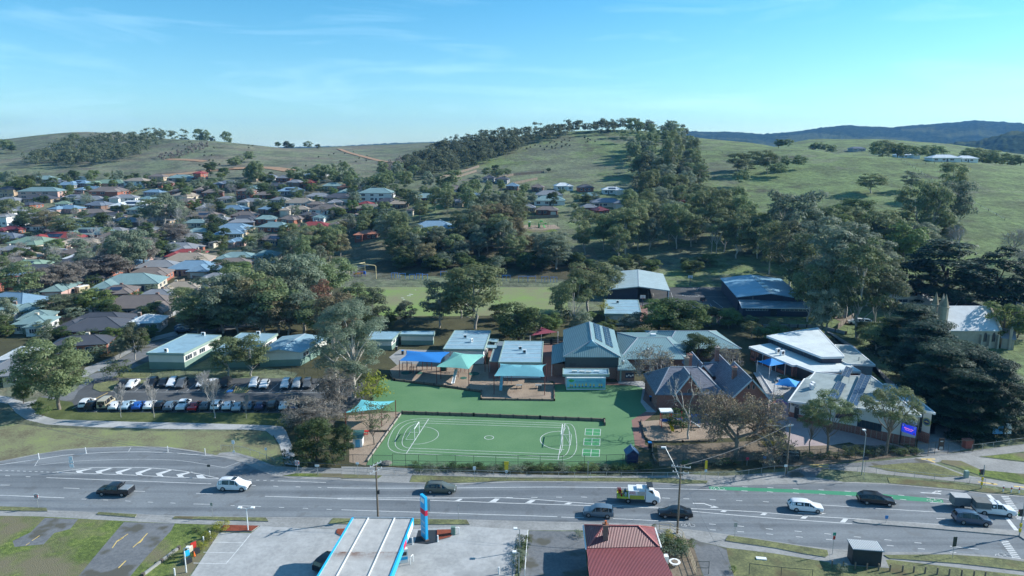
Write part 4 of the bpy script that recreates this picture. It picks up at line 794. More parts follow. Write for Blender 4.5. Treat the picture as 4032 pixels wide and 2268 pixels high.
# old slate roofed school house
r=bld('slate_schoolhouse',(0,0,0),'old red brick schoolhouse with steep slate roofs, finials and tall chimneys','school building')
ze=3.4;z0=0
y0=133.7;xl=29.2;xr=U('D3',1530,870,3.4).x;yb=147.0
ridge_z=Zat((y0+yb)/2,'D3',480,400)
mainc=[(xl,y0),(xr,y0),(xr,yb),(xl,yb)]
def finial(par,p):
 mb=MB();mb.tube([p,p+Vector((0,0,.5)),p+Vector((0,0,1.1))],[.16,.06,.02],6);mb.build('finial',M_DARK,par)
rf,v=hip(r,mainc,ze,ridge_z-ze,M_SLATE,0,ins=4.2,thick=.12);finial(rf,v[4]);finial(rf,v[5]);wallpoly(r,inset(mainc,.4),0,ze-.05,M_BRICK)
def gable(cx,wid,yf,yb2,ze,zr,ins_wall=.35,wins=()):
 c=[(cx-wid/2,yf),(cx+wid/2,yf),(cx+wid/2,yb2),(cx-wid/2,yb2)];rf,v=hip(r,c,ze,zr-ze,M_SLATE,1,0,thick=.12)
 wa=[(cx-wid/2+.35,yf+.35),(cx+wid/2-.35,yf+.35),(cx+wid/2-.35,yb2-.35),(cx-wid/2+.35,yb2-.35)];wallpoly(r,wa,0,ze-.1,M_BRICK)
 mb=MB();k=(wid/2-.35)/(wid/2);zz=ze-.1;mb.add([(wa[0][0],wa[0][1],zz),(wa[1][0],wa[1][1],zz),(cx,wa[0][1],ze-.1+(zr-ze)*k),(wa[3][0],wa[2][1],zz),(wa[2][0],wa[2][1],zz),(cx,wa[2][1],ze-.1+(zr-ze)*k)],[(0,1,2),(3,5,4)]);mb.build('gable',M_BRICK,r)
 bb=MB()
 for sx in(-1,1):bb.bar((cx+sx*(wid/2+.05),yf-.05,ze-.12),(cx,yf-.05,zr-.05),.10,.28)
 bb.build('barge_board',pmat('pale_blue_barge',(.52,.60,.64),.6),rf);finial(rf,Vector((cx,yf,zr)))
 return wa
cx=U('D3',940,900,3.4).x;yfg=U('D3',940,890,3.0).y-.3
zr=Zat(yfg,'D3',905,545);gable(cx,6.2,yfg,139.5,3.2,zr)
wa=[(cx-2.75,yfg+.35),(cx+2.75,yfg+.35)]
def archwin(par,x,y,z0_,w_,h_):
 mb=MB();pts=[(x-w_/2,z0_),(x+w_/2,z0_),(x+w_/2,z0_+h_*.7),(x+w_*.3,z0_+h_*.9),(x,z0_+h_),(x-w_*.3,z0_+h_*.9),(x-w_/2,z0_+h_*.7)]
 o_=MB();o_.add([(a+(a-x)*.3,y-.03,b+(b-z0_-h_/2)*.12)for a,b in pts],[tuple(range(7))]);f=o_.build('window',pmat('stone_surround',(.42,.38,.32),.8),par);mb.add([(a,y-.05,b)for a,b in pts],[tuple(range(7))]);mb.build('pane',M_GLASS,f)
archwin(r,cx-1.3,yfg+.35,.9,.9,2.0);archwin(r,cx+1.3,yfg+.35,.9,.9,2.0);archwin(r,cx,yfg+.35,3.2,.6,1.3)
xg0,xg1=U('D3',1560,1010,2.9).x,U('D3',2285,960,2.9).x;yg=U('D3',1970,1240,0).y;yg=yg
zap=Zat(yg,'D3',1970,612);cxg=Xat(yg,'D3',1970,612)
widg=2*(Xat(yg,'D3',2288,955)-cxg);zeg=Zat(yg,'D3',2288,955)
gw=gable(cxg,widg,yg,yg+11.5,zeg,zap);archwin(r,cxg-.5,yg+.35,zap-2.1,.45,.9);archwin(r,cxg+.5,yg+.35,zap-2.1,.45,.9)
win(r,gw[0],gw[1],.32,.72,.9,2.6,pmat('stone_surround',(.42,.38,.32),.8),nx=3)
gable(U('D3',1430,300,5.6).x+.6,5.5,141,153,3.3,6.2);gable(U('D3',1040,260,5.6).x,4.5,146,156,3.3,5.8)
c=[(xr-3,146),(U('D3',1620,560,3.2).x,146),(U('D3',1620,560,3.2).x,153),(xr-3,153)];hip(r,c,3.2,2.0,M_SLATE,0,2.5);wallpoly(r,inset(c,.4),0,3.15,M_BRICK)
def chimney(par,q,x,yb_,yt,Y,w_=.8,mat=None):
 X_=Xat(Y,q,x,(yb_+yt)/2);z1=Zat(Y,q,x,yt);z0_=Zat(Y,q,x,yb_)-1.0;mb=MB();mb.box((X_,Y,(z0_+z1)/2),(w_,w_,z1-z0_));o=mb.build('chimney',mat or M_BRICK,par)
 mb=MB();mb.box((X_,Y,z1-.15),(w_*1.3,w_*1.3,.22));mb.box((X_,Y,z1-.5),(w_*1.15,w_*1.15,.15));mb.tube([(X_,Y,z1),(X_,Y,z1+.35)],.16,8);mb.build('chimney_cap',pmat('chimney_stone',(.33,.24,.19),.8),o);return o
chimney(r,'D3',1665,690,400,136.5);chimney(r,'D3',1380,230,70,150,.8);chimney(r,'D3',915,390,190,146,.9);chimney(r,'D3',868,400,240,144.5,.8,pmat('mossy_chimney',(.22,.20,.16),.9))
rebase(r,(35,140,0))
# modern east classrooms with flat roofs
r=bld('modern_classroom_wing',(0,0,0),'white flat roofed classroom wing with raised upper roof and clerestory windows','school building')
def slab(q,pts,z,mat,fm,wz0=0,wmat=None,ins=.35,th=.4,name='roof'):
 c=[U(q,p[0],p[1],p[2]if len(p)>2 else z)for p in pts];o=flat_roof(r,c,mat,fm,.2,th,name);zt=min(p.z for p in c)
 w_=inset([(p.x,p.y)for p in c],ins)
 if wmat:wallpoly(r,w_,wz0,zt-.1,wmat)
 return o,c,w_
_,c,w_=slab('D4',[(212,492),(948,802),(1010,795),(1318,912),(2080,905),(2100,960),(1250,2200),(1250,960),(1600,730),(1250,430),(640,424)],3.3,M_FLAT,M_WHITE)if False else(None,None,None)
lowc=[(212,492),(948,802),(1010,795),(1318,912),(2085,905),(1800,735),(1450,735),(640,424)]
_,c,w_=slab('D4',lowc,3.3,M_FLAT,M_WHITE,0,M_BRICK)
a,b=w_[0],w_[1]
win(r,a,b,.02,.10,.7,2.6,M_DARK,nx=2);win(r,a,b,.15,.34,.3,2.6,M_DARK,nx=4);win(r,a,b,.50,.62,.2,2.6,M_DARK,nx=3);win(r,a,b,.66,.82,.9,2.6,M_DARK,nx=3);win(r,a,b,.86,.97,.3,2.6,M_DARK,nx=2)
door(r,w_[2],w_[3],.05,.95,0,2.7,M_DARK,name='recess_doors')
for t in(.33,.52,.63):
 mb=MB();p=c[0].lerp(c[1],t);mb.tube([(p.x,p.y-.3,0),(p.x,p.y-.3,3.1)],.07,6);mb.build('downpipe',M_WHITE,r)
upc=[(510,308),(1430,662),(1800,655),(1800,640),(1360,170)]
o_,c,w_=slab('D4',upc,5.0,M_FLAT,M_WHITE,3.2,M_NAVY,th=.45,name='upper_roof')
for k in range(10):win(r,w_[0],w_[1],.02+k*.097,.02+k*.097+.09,3.5,4.45,M_DARK,nx=1)
mb=MB();
for k in range(5):mb.box((U('D4',1140,600,4).x,U('D4',1140,600,4).y-.3,3.4+k*.3),(.7,.05,.06))
mb.build('roof_ladder',M_STEEL,r)
slab('D4',[(1665,455),(1920,470),(2325,798),(1860,775),(1500,600)],3.6,M_FLAT2,M_WHITE,0,pmat('grey_render',(.30,.32,.33),.8),name='rear_roof')
for(x,y)in((690,600),(765,635)):ac_unit(r,U('D4',x,y,3.3),.5,s=1.3)
for(x,y)in((1820,590),(2050,725)):
 p=U('D4',x,y,3.6);mb=MB();mb.tube([p,p+Vector((0,0,.9))],.12,6);mb.build('flue',M_STEEL,r)
rebase(r,(75,160,0))
r=bld('administration_building',(0,0,0),'low angular school office with tilted solar panels, cream walls and brick base','school building')
rp=[('D5',20,340,3.1),('D5',430,385,4.3),('D5',1150,450,5.2),('D5',2248,580,6.4),('D5',1520,0,4.2),('D4',2255,980,3.9),('D4',1880,985,3.7),('D4',1320,915,3.3),('D4',1225,1035,3.2),('D4',1140,1030,3.2)]
c=[U(*p)for p in rp];flat_roof(r,c,M_FLAT2,M_WHITE,.3,.3)
def skinwall(par,pts,z0f,z1f,mat,name='wall'):
 mb=MB()
 n=len(pts)
 for i in range(n):
  a,b=pts[i],pts[(i+1)%n];mb.add([(a[0],a[1],z0f(a)),(b[0],b[1],z0f(b)),(b[0],b[1],z1f(b)),(a[0],a[1],z1f(a))],[(0,1,2,3)])
 return mb.build(name,mat,par)
wi=inset([(p.x,p.y)for p in c],.3);zt={tuple(w):c[i].z for i,w in enumerate([tuple(x)for x in wi])}
skinwall(r,[tuple(w)for w in wi],lambda p:0,lambda p:zt[p]-.05,pmat('office_cream',(.55,.56,.54),.7,.05));wo=inset([(p.x,p.y)for p in c],.25);zb={tuple(w):c[i].z*.3 for i,w in enumerate([tuple(x)for x in wo])}
skinwall(r,[tuple(w)for w in wo],lambda p:0,lambda p:min(1.9,zb[p]),M_BRICK,'brick_base')
win(r,wi[2],wi[3],.05,.45,1.6,3.0,M_DARK,nx=6);win(r,wi[1],wi[2],.55,.95,2.4,4.4,M_DARK,nx=4);door(r,wi[0],wi[1],.22,.42,0,2.3)
def tilt_panel(pts,dz=.7):
 q_=[U('D5',x,y,zz)for x,y,zz in pts];mb=MB();v_=q_+[p-Vector((0,0,.06))for p in q_];mb.add(v_,[(0,1,2,3),(7,6,5,4),(0,4,5,1),(1,5,6,2),(2,6,7,3),(3,7,4,0)]);pn=mb.build('solar_panel',M_SUN2,r)
 f=MB();up=Vector((0,0,.03))
 for t in(0,.5,1):f.bar(q_[0].lerp(q_[1],t)+up,q_[3].lerp(q_[2],t)+up,.04,.02)
 n=12
 for k in range(n+1):f.bar(q_[0].lerp(q_[3],k/n)+up,q_[1].lerp(q_[2],k/n)+up,.02,.02)
 for p in q_:f.bar(p,(p.x,p.y,max(3.0,p.z-dz-.6)),.05)
 f.build('panel_frame',M_STEEL,pn)
tilt_panel([(1030,355,5.5),(1175,420,6.3),(1400,-60,5.3),(1240,-130,4.4)]);tilt_panel([(700,280,5.0),(860,320,5.7),(985,55,5.0),(850,0,4.1)])
tilt_panel([(905,-100,4.7),(1040,-60,5.3),(1100,-210,4.8),(985,-250,4.1)])
ac_unit(r,U('D5',405,150,3.6),1.5,s=1.3);ac_unit(r,U('D5',430,115,3.6),1.5,s=1.3)
sg=U('D5',95,385,2.6);y_=wi[0][1]-.1;d=(Vector(wi[1])-Vector(wi[0])).normalized();mb=MB();cs=Vector(wi[0])+d*1.2;rz=math.atan2(d.y,d.x)
cs=Vector(wi[0])+d*1.75;nn=Vector((d.y,-d.x));mb.box((cs.x+nn.x*.08,cs.y+nn.y*.08,2.65),(1.9,.08,.42),rz);sb=mb.build('name_sign',M_NAVY,r);text('WHITTLESEA',(cs.x+nn.x*.14,cs.y+nn.y*.14,2.66),.26,M_WHITE,(R(90),0,rz),sb)
cr_=Vector(wi[0])+d*.55;roundel(r,Vector((cr_.x+nn.x*.02,cr_.y+nn.y*.02,2.65)),(nn.x,nn.y,0),.3);rebase(r,(65,125,0))
r=bld('school_annexe',(0,0,0),'blue roofed annexe with round crest at the east end of the school office','school building')
c=[U('M3',*p)for p in((1800,700,6.0),(1905,722,6.2),(1640,510,4.6),(1520,500,4.4))]
c[0].y+=.6;flat_roof(r,c,pmat('annexe_blue_roof',(.17,.32,.40),.5,.12,.4),M_WHITE,.2,.3);wi=[tuple(x)for x in inset([(p.x,p.y)for p in c],.25)];zt={w:c[i].z for i,w in enumerate(wi)}
skinwall(r,wi,lambda p:0,lambda p:zt[p]-.05,pmat('office_cream',(.55,.56,.54),.7));wo=[tuple(x)for x in inset([(p.x,p.y)for p in c],.2)];skinwall(r,wo,lambda p:0,lambda p:2.0,M_BRICK,'brick_base')
d=(Vector(wi[1])-Vector(wi[0]));L_=d.length;d.normalize();nn=Vector((d.y,-d.x));door(r,wi[0],wi[1],.05,.3,1.6,5.2);cp=Vector(wi[0])+d*L_*.66;roundel(r,Vector((cp.x,cp.y,4.0))+Vector((nn.x,nn.y,0))*.02,(nn.x,nn.y,0),.8);rebase(r,(78,116,0))
# shelter, small classroom, gym, church group
r=bld('basketball_shelter',(0,0,0),'open sided gabled shelter over the ball court with pale metal roof','shelter')
c=[U('R3',*p,3.9)for p in((960,740),(1590,752),(1520,582),(1020,560))];xm=U('R3',1268,700,4.9);hip(r,c,3.9,1.3,M_SHELT,1,0,thick=.35)
for k in(1,2):
 for s in(0,.5)if k==1 else(0,):
  p=c[k]+Vector((-.4,.3+s*3,0));mb=MB();mb.box((p.x,p.y,1.95),(.3,.3,3.9));mb.build('post',M_NAVY if s else M_WHITE,r)
wa=[(c[0].x+.3,c[0].y+.2),(U('R3',1262,840).x,c[0].y+.2)];mb=MB();mb.box(((wa[0][0]+wa[1][0])/2,c[0].y+1.0,2.1),(wa[1][0]-wa[0][0],.2,4.2));mb.build('end_wall',M_NAVY,r)
mb=MB();mb.box((c[3].x+.3,(c[0].y+c[3].y)/2+.5,1.9),(.2,c[3].y-c[0].y-1.5,3.8));mb.build('side_wall',M_NAVY,r);rebase(r,(45,240,0))
r,w_=portable('small flat roofed classroom in front of the open shelter','R3',(930,985),(1300,988),(1268,845),(935,842),3.5,.02,wins=((.2,.5),),upper=M_CREAM,units=((1062,880,0),))
c=[U('R3',*p,3.5)for p in((930,985),(1300,988),(1268,845),(935,842))];seams([k for k in r.children if k.name.startswith('roof')][0],c,4)
r=bld('gymnasium',(0,0,0),'dark blue gymnasium with bright blue metal roofs east of the ball court','gymnasium')
c=[U('R3',2262,815,4.6),U('R4',375,835,4.6),U('R4',130,632,4.6),U('R3',2095,625,4.6)];rf,v=hip(r,c,4.6,1.5,M_GYM,1,0,thick=.25)
wallpoly(r,inset([(p.x,p.y)for p in c],.5),0,4.5,M_NAVY);wl=inset([(p.x,p.y)for p in c],.5);m_=(Vector(wl[0])+Vector(wl[1]))/2;mb=MB();mb.add([(wl[0].x,wl[0].y,4.45),(wl[1].x,wl[1].y,4.45),(m_.x,m_.y,5.8)],[(0,1,2)]);mb.build('gable',M_NAVY,r)
for k in range(5):
 p=Vector(v[4]).lerp(Vector(v[5]),.12+k*.17);mb=MB();mb.box((p.x+.1,p.y,p.z+.35),(1.5,2.0,.5));mb.build('skylight',M_WHITE,rf)
p=Vector((Xat(c[0].y-.3,'R3',2570,750),c[0].y-.2,5.4));mb=MB();mb.box((p.x,p.y,p.z),(1.3,.3,1.0));mb.build('gable_vent',M_WHITE,r)
c2=[U('R3',2315,925,2.8),U('R4',428,932,2.8),U('R4',352,852,3.6),U('R3',2282,846,3.6)];flat_roof(r,c2,ribmat('weathered_blue_roof',(.18,.29,.36),.4,'X',.5,0,.3,.5,stain_or_shadow=(.45,.48,.48),wear=.5),M_WHITE,.1,.15,'verandah_roof');wv_=inset([(p.x,p.y)for p in c2],.3);wallpoly(r,wv_,0,2.75,M_NAVY,'front_wall')
win(r,wv_[0],wv_[1],.05,.38,1.9,2.4,M_WHITE,nx=8);win(r,wv_[0],wv_[1],.58,.97,1.9,2.4,M_WHITE,nx=6);door(r,wv_[0],wv_[1],.42,.52,0,2.3)
mb=MB();
for k in range(8):mb.box((U('R3',2400,820,4).x,c[0].y-.25,3.0+k*.25),(.5,.05,.05))
mb.build('roof_ladder',M_STEEL,r)
rebase(r,(84,225,0))
M_STONE=pmat('sandstone',(.46,.39,.30),.85,.15,1.2);M_LICHEN=pmat('lichened_stone',(.27,.24,.17),.9,.2,2)
r=bld('church',(0,0,0),'stone church with pale steep roof, twin turrets and open bell arch','church')
ye=178.0;zE=Zat(ye,'D6',1760,1020);yr=185.0;eL=Vector((Xat(ye,'D6',1330,1090),ye,zE));eR=Vector((Xat(ye,'D6',2178,990),ye,zE));rR=Vector((Xat(yr,'D6',1995,622),yr,0));rL=Vector((Xat(yr,'D6',1335,682),yr,0))
zr=Zat(yr,'D6',1995,622);rR.z=zr;rL.z=zr;bL=Vector((2*rL.x-eL.x,2*yr-ye,zE));bR=Vector((2*rR.x-eR.x,2*yr-ye,zE))
roofmesh(r,[eL,eR,rR,rL,bR,bL],[(0,1,2,3),(3,2,4,5)],pmat('pale_church_roof',(.52,.56,.58),.6,.12,.8),.2)
wp=inset([(p.x,p.y)for p in(eL,eR,bR,bL)],.3);wallpoly(r,wp,0,zE-.1,M_STONE)
for A,B,C in((eR,bR,rR),(eL,bL,rL)):
 mb=MB();s=.2 if A is eL else-.2;mb.add([(A.x+s,A.y+.3,zE-.2),(B.x+s,B.y-.3,zE-.2),(C.x+s,C.y,zr-.2)],[(0,1,2)]);mb.build('gable',M_STONE,r)
mb=MB();mb.bar(eR+Vector((.2,-.2,.1)),rR+Vector((.2,0,.3)),.5,.4);mb.build('coping',M_STONE,r)
for k,xx in enumerate((1940,2075)):
 X_=Xat(ye+.3,'D6',xx,1120);archwin(r,X_,ye+.3,max(.5,Zat(ye,'D6',xx,1200)),.9,2.6)
for xx in(1880,2010,2145):
 X_=Xat(ye,'D6',xx,1100);mb=MB();mb.box((X_,ye-.1,1.9),(.5,.9,3.8),0,.75);mb.build('buttress',M_STONE,r)
def turret(q,x,yb_,yt,Y,w_=1.2,sp=.45):
 X_=Xat(Y,q,x,yt);z1=Zat(Y,q,x,yt);z0_=0;zs=z1-(z1-Zat(Y,q,x,yb_))*sp;mb=MB();mb.tube([(X_,Y,z0_),(X_,Y,zs)],w_/2,8);mb.tube([(X_,Y,zs),(X_,Y,zs+.25)],w_*.62,8);o=mb.build('turret',M_STONE,r);s=MB();s.tube([(X_,Y,zs+.25),(X_,Y,z1)],[w_*.5,.03],8);s.build('spire',M_LICHEN,o)
turret('D6',1170,730,400,183.2,1.9,.62);turret('D6',1325,790,435,180,2.0,.60);turret('D6',2118,760,660,184.6,.8,.6);turret('D6',2370,1050,960,177,.7,.6)
mb=MB();A,B=Vector((Xat(182,'D6',1205,700),182,0)),Vector((Xat(181,'D6',1285,720),181,0));za,zb2=Zat(182,'D6',1205,720),Zat(182,'D6',1240,530)
arc_=[A.lerp(B,t)+Vector((0,0,za+(zb2-za)*(1-abs(2*t-1)**2.2)))for t in[k/10 for k in range(11)]];mb.tube([A+Vector((0,0,za-2))]+arc_+[B+Vector((0,0,za-2))],.42,6);mb.tube([(arc_[5].x,arc_[5].y,zb2),(arc_[5].x,arc_[5].y,zb2+1.9)],[.4,.03],6);mb.build('bell_arch',M_STONE,r)
c=[U('D6',*p,3.0)for p in((2190,1130),(2440,1165),(2380,1040),(2190,985))];c=[Vector((p.x,p.y,3))for p in c];hip(r,c,3.0,1.4,pmat('grey_slate_plain',(.30,.32,.35),.7,.15),0,0,name='porch_roof');wallpoly(r,inset([(p.x,p.y)for p in c],.3),0,3,M_STONE,'porch_wall');rebase(r,(135,182,0))
def shed_at(name,label,cat,q,x0,x1,yb_,yt,depth,wmat,rmat,pitch=.8,gable_=True,Y=None,rz=0,wins=0):
 A=P(q,x0,yb_);B=P(q,x1,yb_);z0_=min(A.z,B.z)-.3;w_=B.x-A.x;h=max(2.2,Zat(A.y,q,x0,yt)-A.z);r=thing(name,((A.x+B.x)/2,A.y+depth/2,z0_),rz,label,cat)
 mb=MB();mb.box((0,0,(h+.3)/2),(w_,depth,h+.3));mb.build('wall',wmat,r)
 c=[(-w_/2-.4,-depth/2-.4),(w_/2+.4,-depth/2-.4),(w_/2+.4,depth/2+.4),(-w_/2-.4,depth/2+.4)];hip(r,c,h+.3,pitch,rmat,0,0 if gable_ else None)
 for k in range(wins):win(r,(-w_/2,-depth/2),(w_/2,-depth/2),(k+.3)/wins,(k+.7)/wins,h*.5,h*.8)
 return r
shed_at('church_hall','cream weatherboard hall with flat white eave behind the church','hall','D6',400,818,640,470,10,M_CREAM,M_WHITE,.3,True,wins=1)
shed_at('white_shed','plain white gabled shed behind the church turrets','shed','D6',822,1120,640,560,9,M_WHITE,M_WHITE,1.3)
shed_at('church_residence','low dark tiled roof house right behind the church','house','D6',1430,1960,760,655,10,M_BRICKD,pmat('dark_tile_plain',(.06,.06,.075),.8),1.9,False)
shed_at('church_residence','dark roofed house at the far right edge beyond the church','house','D6',2430,2700,860,700,9,M_BRICKD,pmat('dark_tile_plain',(.06,.06,.075),.8),1.7,False)
# foreground: petrol canopy, red roofed cottage
r=bld('petrol_canopy',(0,0,0),'petrol station canopy with ribbed rusty roof and bright blue fascia','canopy')
z=5.2;c=[U('B2',-190,1130,z),U('B2',352,1130,z),U('B2',535,660,z),U('B2',92,656,z)]
c[0]=c[0]+(c[0]-c[3])*.35;c[1]=c[1]+(c[1]-c[2])*.35
m,N_,L_,b_=newmat('ribbed_canopy_sheet');tc=N_.new('ShaderNodeTexCoord');no=N_.new('ShaderNodeTexNoise');no.inputs['Scale'].default_value=1.0;no.inputs['Detail'].default_value=8;no.inputs['Roughness'].default_value=.8
sx=N_.new('ShaderNodeSeparateXYZ');L_.new(tc.outputs['Object'],sx.inputs[0]);mr=N_.new('ShaderNodeMapRange');yb_=U('B2',0,920,z).y;mr.inputs[1].default_value=yb_-1.6;mr.inputs[2].default_value=yb_+.25;mr.inputs[3].default_value=0;mr.inputs[4].default_value=1
m2=N_.new('ShaderNodeMapRange');m2.inputs[1].default_value=yb_+.3;m2.inputs[2].default_value=yb_+.32;m2.inputs[3].default_value=1;m2.inputs[4].default_value=0;L_.new(sx.outputs[1],mr.inputs[0]);L_.new(sx.outputs[1],m2.inputs[0]);L_.new(tc.outputs['Object'],no.inputs['Vector'])
m3=N_.new('ShaderNodeMath');m3.operation='MULTIPLY';L_.new(mr.outputs[0],m3.inputs[0]);L_.new(m2.outputs[0],m3.inputs[1]);rn=ramp(N_,[(.42,(0,0,0)),(.58,(1,1,1))]);L_.new(no.outputs[0],rn.inputs[0]);m4=N_.new('ShaderNodeMath');m4.operation='MULTIPLY';L_.new(m3.outputs[0],m4.inputs[0]);L_.new(rn.outputs[0],m4.inputs[1])
base=ramp(N_,[(.35,(.46,.46,.45)),(.65,(.64,.64,.62))]);L_.new(no.outputs[0],base.inputs[0]);mx=N_.new('ShaderNodeMixRGB');mx.inputs[2].default_value=(.20,.09,.05,1);L_.new(m4.outputs[0],mx.inputs[0]);L_.new(base.outputs[0],mx.inputs[1]);L_.new(mx.outputs[0],b_.inputs['Base Color']);b_.inputs['Roughness'].default_value=.5
mb=MB();n=66
for k in range(n):
 t0,t1=k/n,(k+.5)/n;tm=(k+1)/n
 a0,a1,a2=c[3].lerp(c[2],t0),c[3].lerp(c[2],t1),c[3].lerp(c[2],tm);b0,b1,b2=c[0].lerp(c[1],t0),c[0].lerp(c[1],t1),c[0].lerp(c[1],tm);u=Vector((0,0,.07))
 mb.add([b0+u,b1+u,a1+u,a0+u,b1,b2,a2,a1,b2+u,a2+u],[(0,1,2,3),(1,4,7,2),(4,5,6,7),(5,8,9,6)])
mb.build('roof_sheet',m,r)
mb=MB()
for t in(.255,.70):
 mb.bar(c[3].lerp(c[2],t)+Vector((0,0,.14)),c[0].lerp(c[1],t)+Vector((0,0,.14)),.14,.12)
mb.build('roof_flashing',M_WHITE,r)
mb=MB();M_CB=pmat('canopy_blue',(.02,.42,.78),.4,.05)
def band(a,b,z0_,z1_,th=.2):
 d=(b-a).normalized();nn=Vector((d.y,-d.x,0))*th;mb.add([(a.x,a.y,z0_),(b.x,b.y,z0_),(b.x,b.y,z1_),(a.x,a.y,z1_),(a.x+nn.x,a.y+nn.y,z0_),(b.x+nn.x,b.y+nn.y,z0_),(b.x+nn.x,b.y+nn.y,z1_),(a.x+nn.x,a.y+nn.y,z1_)],[(0,1,2,3),(7,6,5,4),(3,2,6,7),(0,4,5,1),(1,5,6,2),(0,3,7,4)])
band(c[1],c[2],4.45,5.4);band(c[3],c[0],4.45,5.4);mb.build('blue_fascia',M_CB,r);mb=MB();band(c[2],c[3],4.5,5.38);mb.build('end_fascia',M_STEEL,r)
mb=MB();band(c[1].lerp(c[2],.78),c[1].lerp(c[2],.96),4.5,5.3,.24);mb.build('white_logo_panel',M_WHITE,r)
mb=MB();band(c[1].lerp(c[2],.66),c[1].lerp(c[2],.74),4.55,5.2,.24);mb.build('red_logo_panel',pmat('sign_red',(.6,.03,.08),.5),r)
for t in(.2,.7):
 p=(c[0].lerp(c[3],t)+c[1].lerp(c[2],t))/2;mb=MB();mb.box((p.x,p.y,2.3),(.4,.4,4.6));mb.build('column',M_WHITE,r)
mb=MB();mb.prism([(p.x,p.y)for p in c],4.6,4.7);mb.build('soffit',M_WHITE,r);rebase(r,(-17,76,0))
r=bld('red_roof_cottage',(0,0,0),'white walled cottage with faded red corrugated roof and brick chimney','house')
ze=3.2;M_RED=ribmat('faded_red_roof',(.30,.085,.095),.20,'X',.5,0,.22,1.0,stain_or_shadow=(.42,.22,.22),wear=.6,contrast=.55);M_RED2=ribmat('red_corrugated',(.27,.058,.068),.17,'X',.5,0,.12,1.0,contrast=.6)
c=[Vector((9.5,79.1,ze)),Vector((18.7,79.5,ze)),Vector((18.95,83.9,ze)),Vector((9.7,84.6,ze))]
rf,v=hip(r,c,ze,1.55,M_RED,0,ins=2.4,rmat=pmat('red_ridge',(.40,.13,.12),.5));
c2=[Vector((9.0,70.5,2.5)),Vector((19.5,70.8,2.5)),Vector((18.75,79.45,3.15)),Vector((9.45,79.05,3.15))];roofmesh(r,c2,[(0,1,2,3)],M_RED2,.1,'rear_roof')
wallpoly(r,inset([(p.x,p.y)for p in c],.35),0,ze-.05,M_WHITE);wallpoly(r,inset([(p.x,p.y)for p in c2],.35),0,2.45,M_WHITE,'rear_wall')
X_=U('B2',1985,860,3.4);cb=MB();cy_=80.3;cb.box((11.95,cy_,4.0),(.62,.62,3.6));ch=cb.build('chimney',brickmat('old_chimney_brick',(.14,.07,.05),(.20,.11,.08)),r)
cb=MB();cb.box((11.95,cy_,5.7),(.8,.8,.25));cb.build('chimney_cap',M_BRICKD,ch);cb=MB();cb.tube([(11.95,cy_,5.8),(11.95,cy_,6.15),(11.95,cy_,6.3)],[.17,.13,.17],8);cb.build('chimney_pot',pmat('terracotta',(.55,.16,.06),.7),ch)
mb=MB();mb.bar((9.35,79.0,3.1),(9.55,84.6,3.1),.16,.14);mb.bar((18.95,79.4,3.1),(19.1,84,3.1),.16,.14);mb.build('gutter',M_WHITE,r);rebase(r,(14,78,0))
# houses of the suburb
RC={'teal':(.20,.30,.30),'green':(.15,.22,.165),'grey':(.17,.18,.195),'dark':(.055,.058,.068),'brown':(.145,.12,.105),'red':(.28,.055,.05),'maroon':(.16,.035,.045),'blue':(.19,.30,.40),'tan':(.25,.21,.165),'orange':(.50,.21,.13),'white':(.62,.66,.68),'slate':(.11,.13,.16)}
RM={k:ribmat('house_roof_'+k,tuple(min(.75,c_*(1.5 if k not in('red','maroon','orange','white','blue','teal')else 1.1))for c_ in v),.33,'Y',.55 if k not in('white','blue','teal')else .4,0,.12,.6,wear=.35,objrand=.10,contrast=.3)for k,v in RC.items()}
WC={'cream':(.52,.47,.38),'brick':(.30,.115,.075),'white':(.66,.67,.66),'grey':(.30,.31,.32),'brown':(.20,.13,.10),'pink':(.46,.31,.27),'tan':(.42,.32,.22)}
WM={k:pmat('house_wall_'+k,v,.85,.10,1.5,objrand=.08)for k,v in WC.items()}
RNAME={'teal':'pale teal','green':'grey green','grey':'mid grey','dark':'near black','brown':'brown tiled','red':'red','maroon':'maroon','blue':'blue grey','tan':'tan tiled','orange':'terracotta','white':'white','slate':'slate grey'}
WNAME={'cream':'cream','brick':'red brick','white':'white','grey':'grey','brown':'brown brick','pink':'pink','tan':'tan brick'}
AVOID=[];HOUSES=[];hrng=random.Random(11)
M_GAR=pmat('garage_door_cream',(.58,.56,.50),.6,.05,1)
M_PAL=pmat('paling_fence',(.20,.165,.13),.9,.3,1.0)
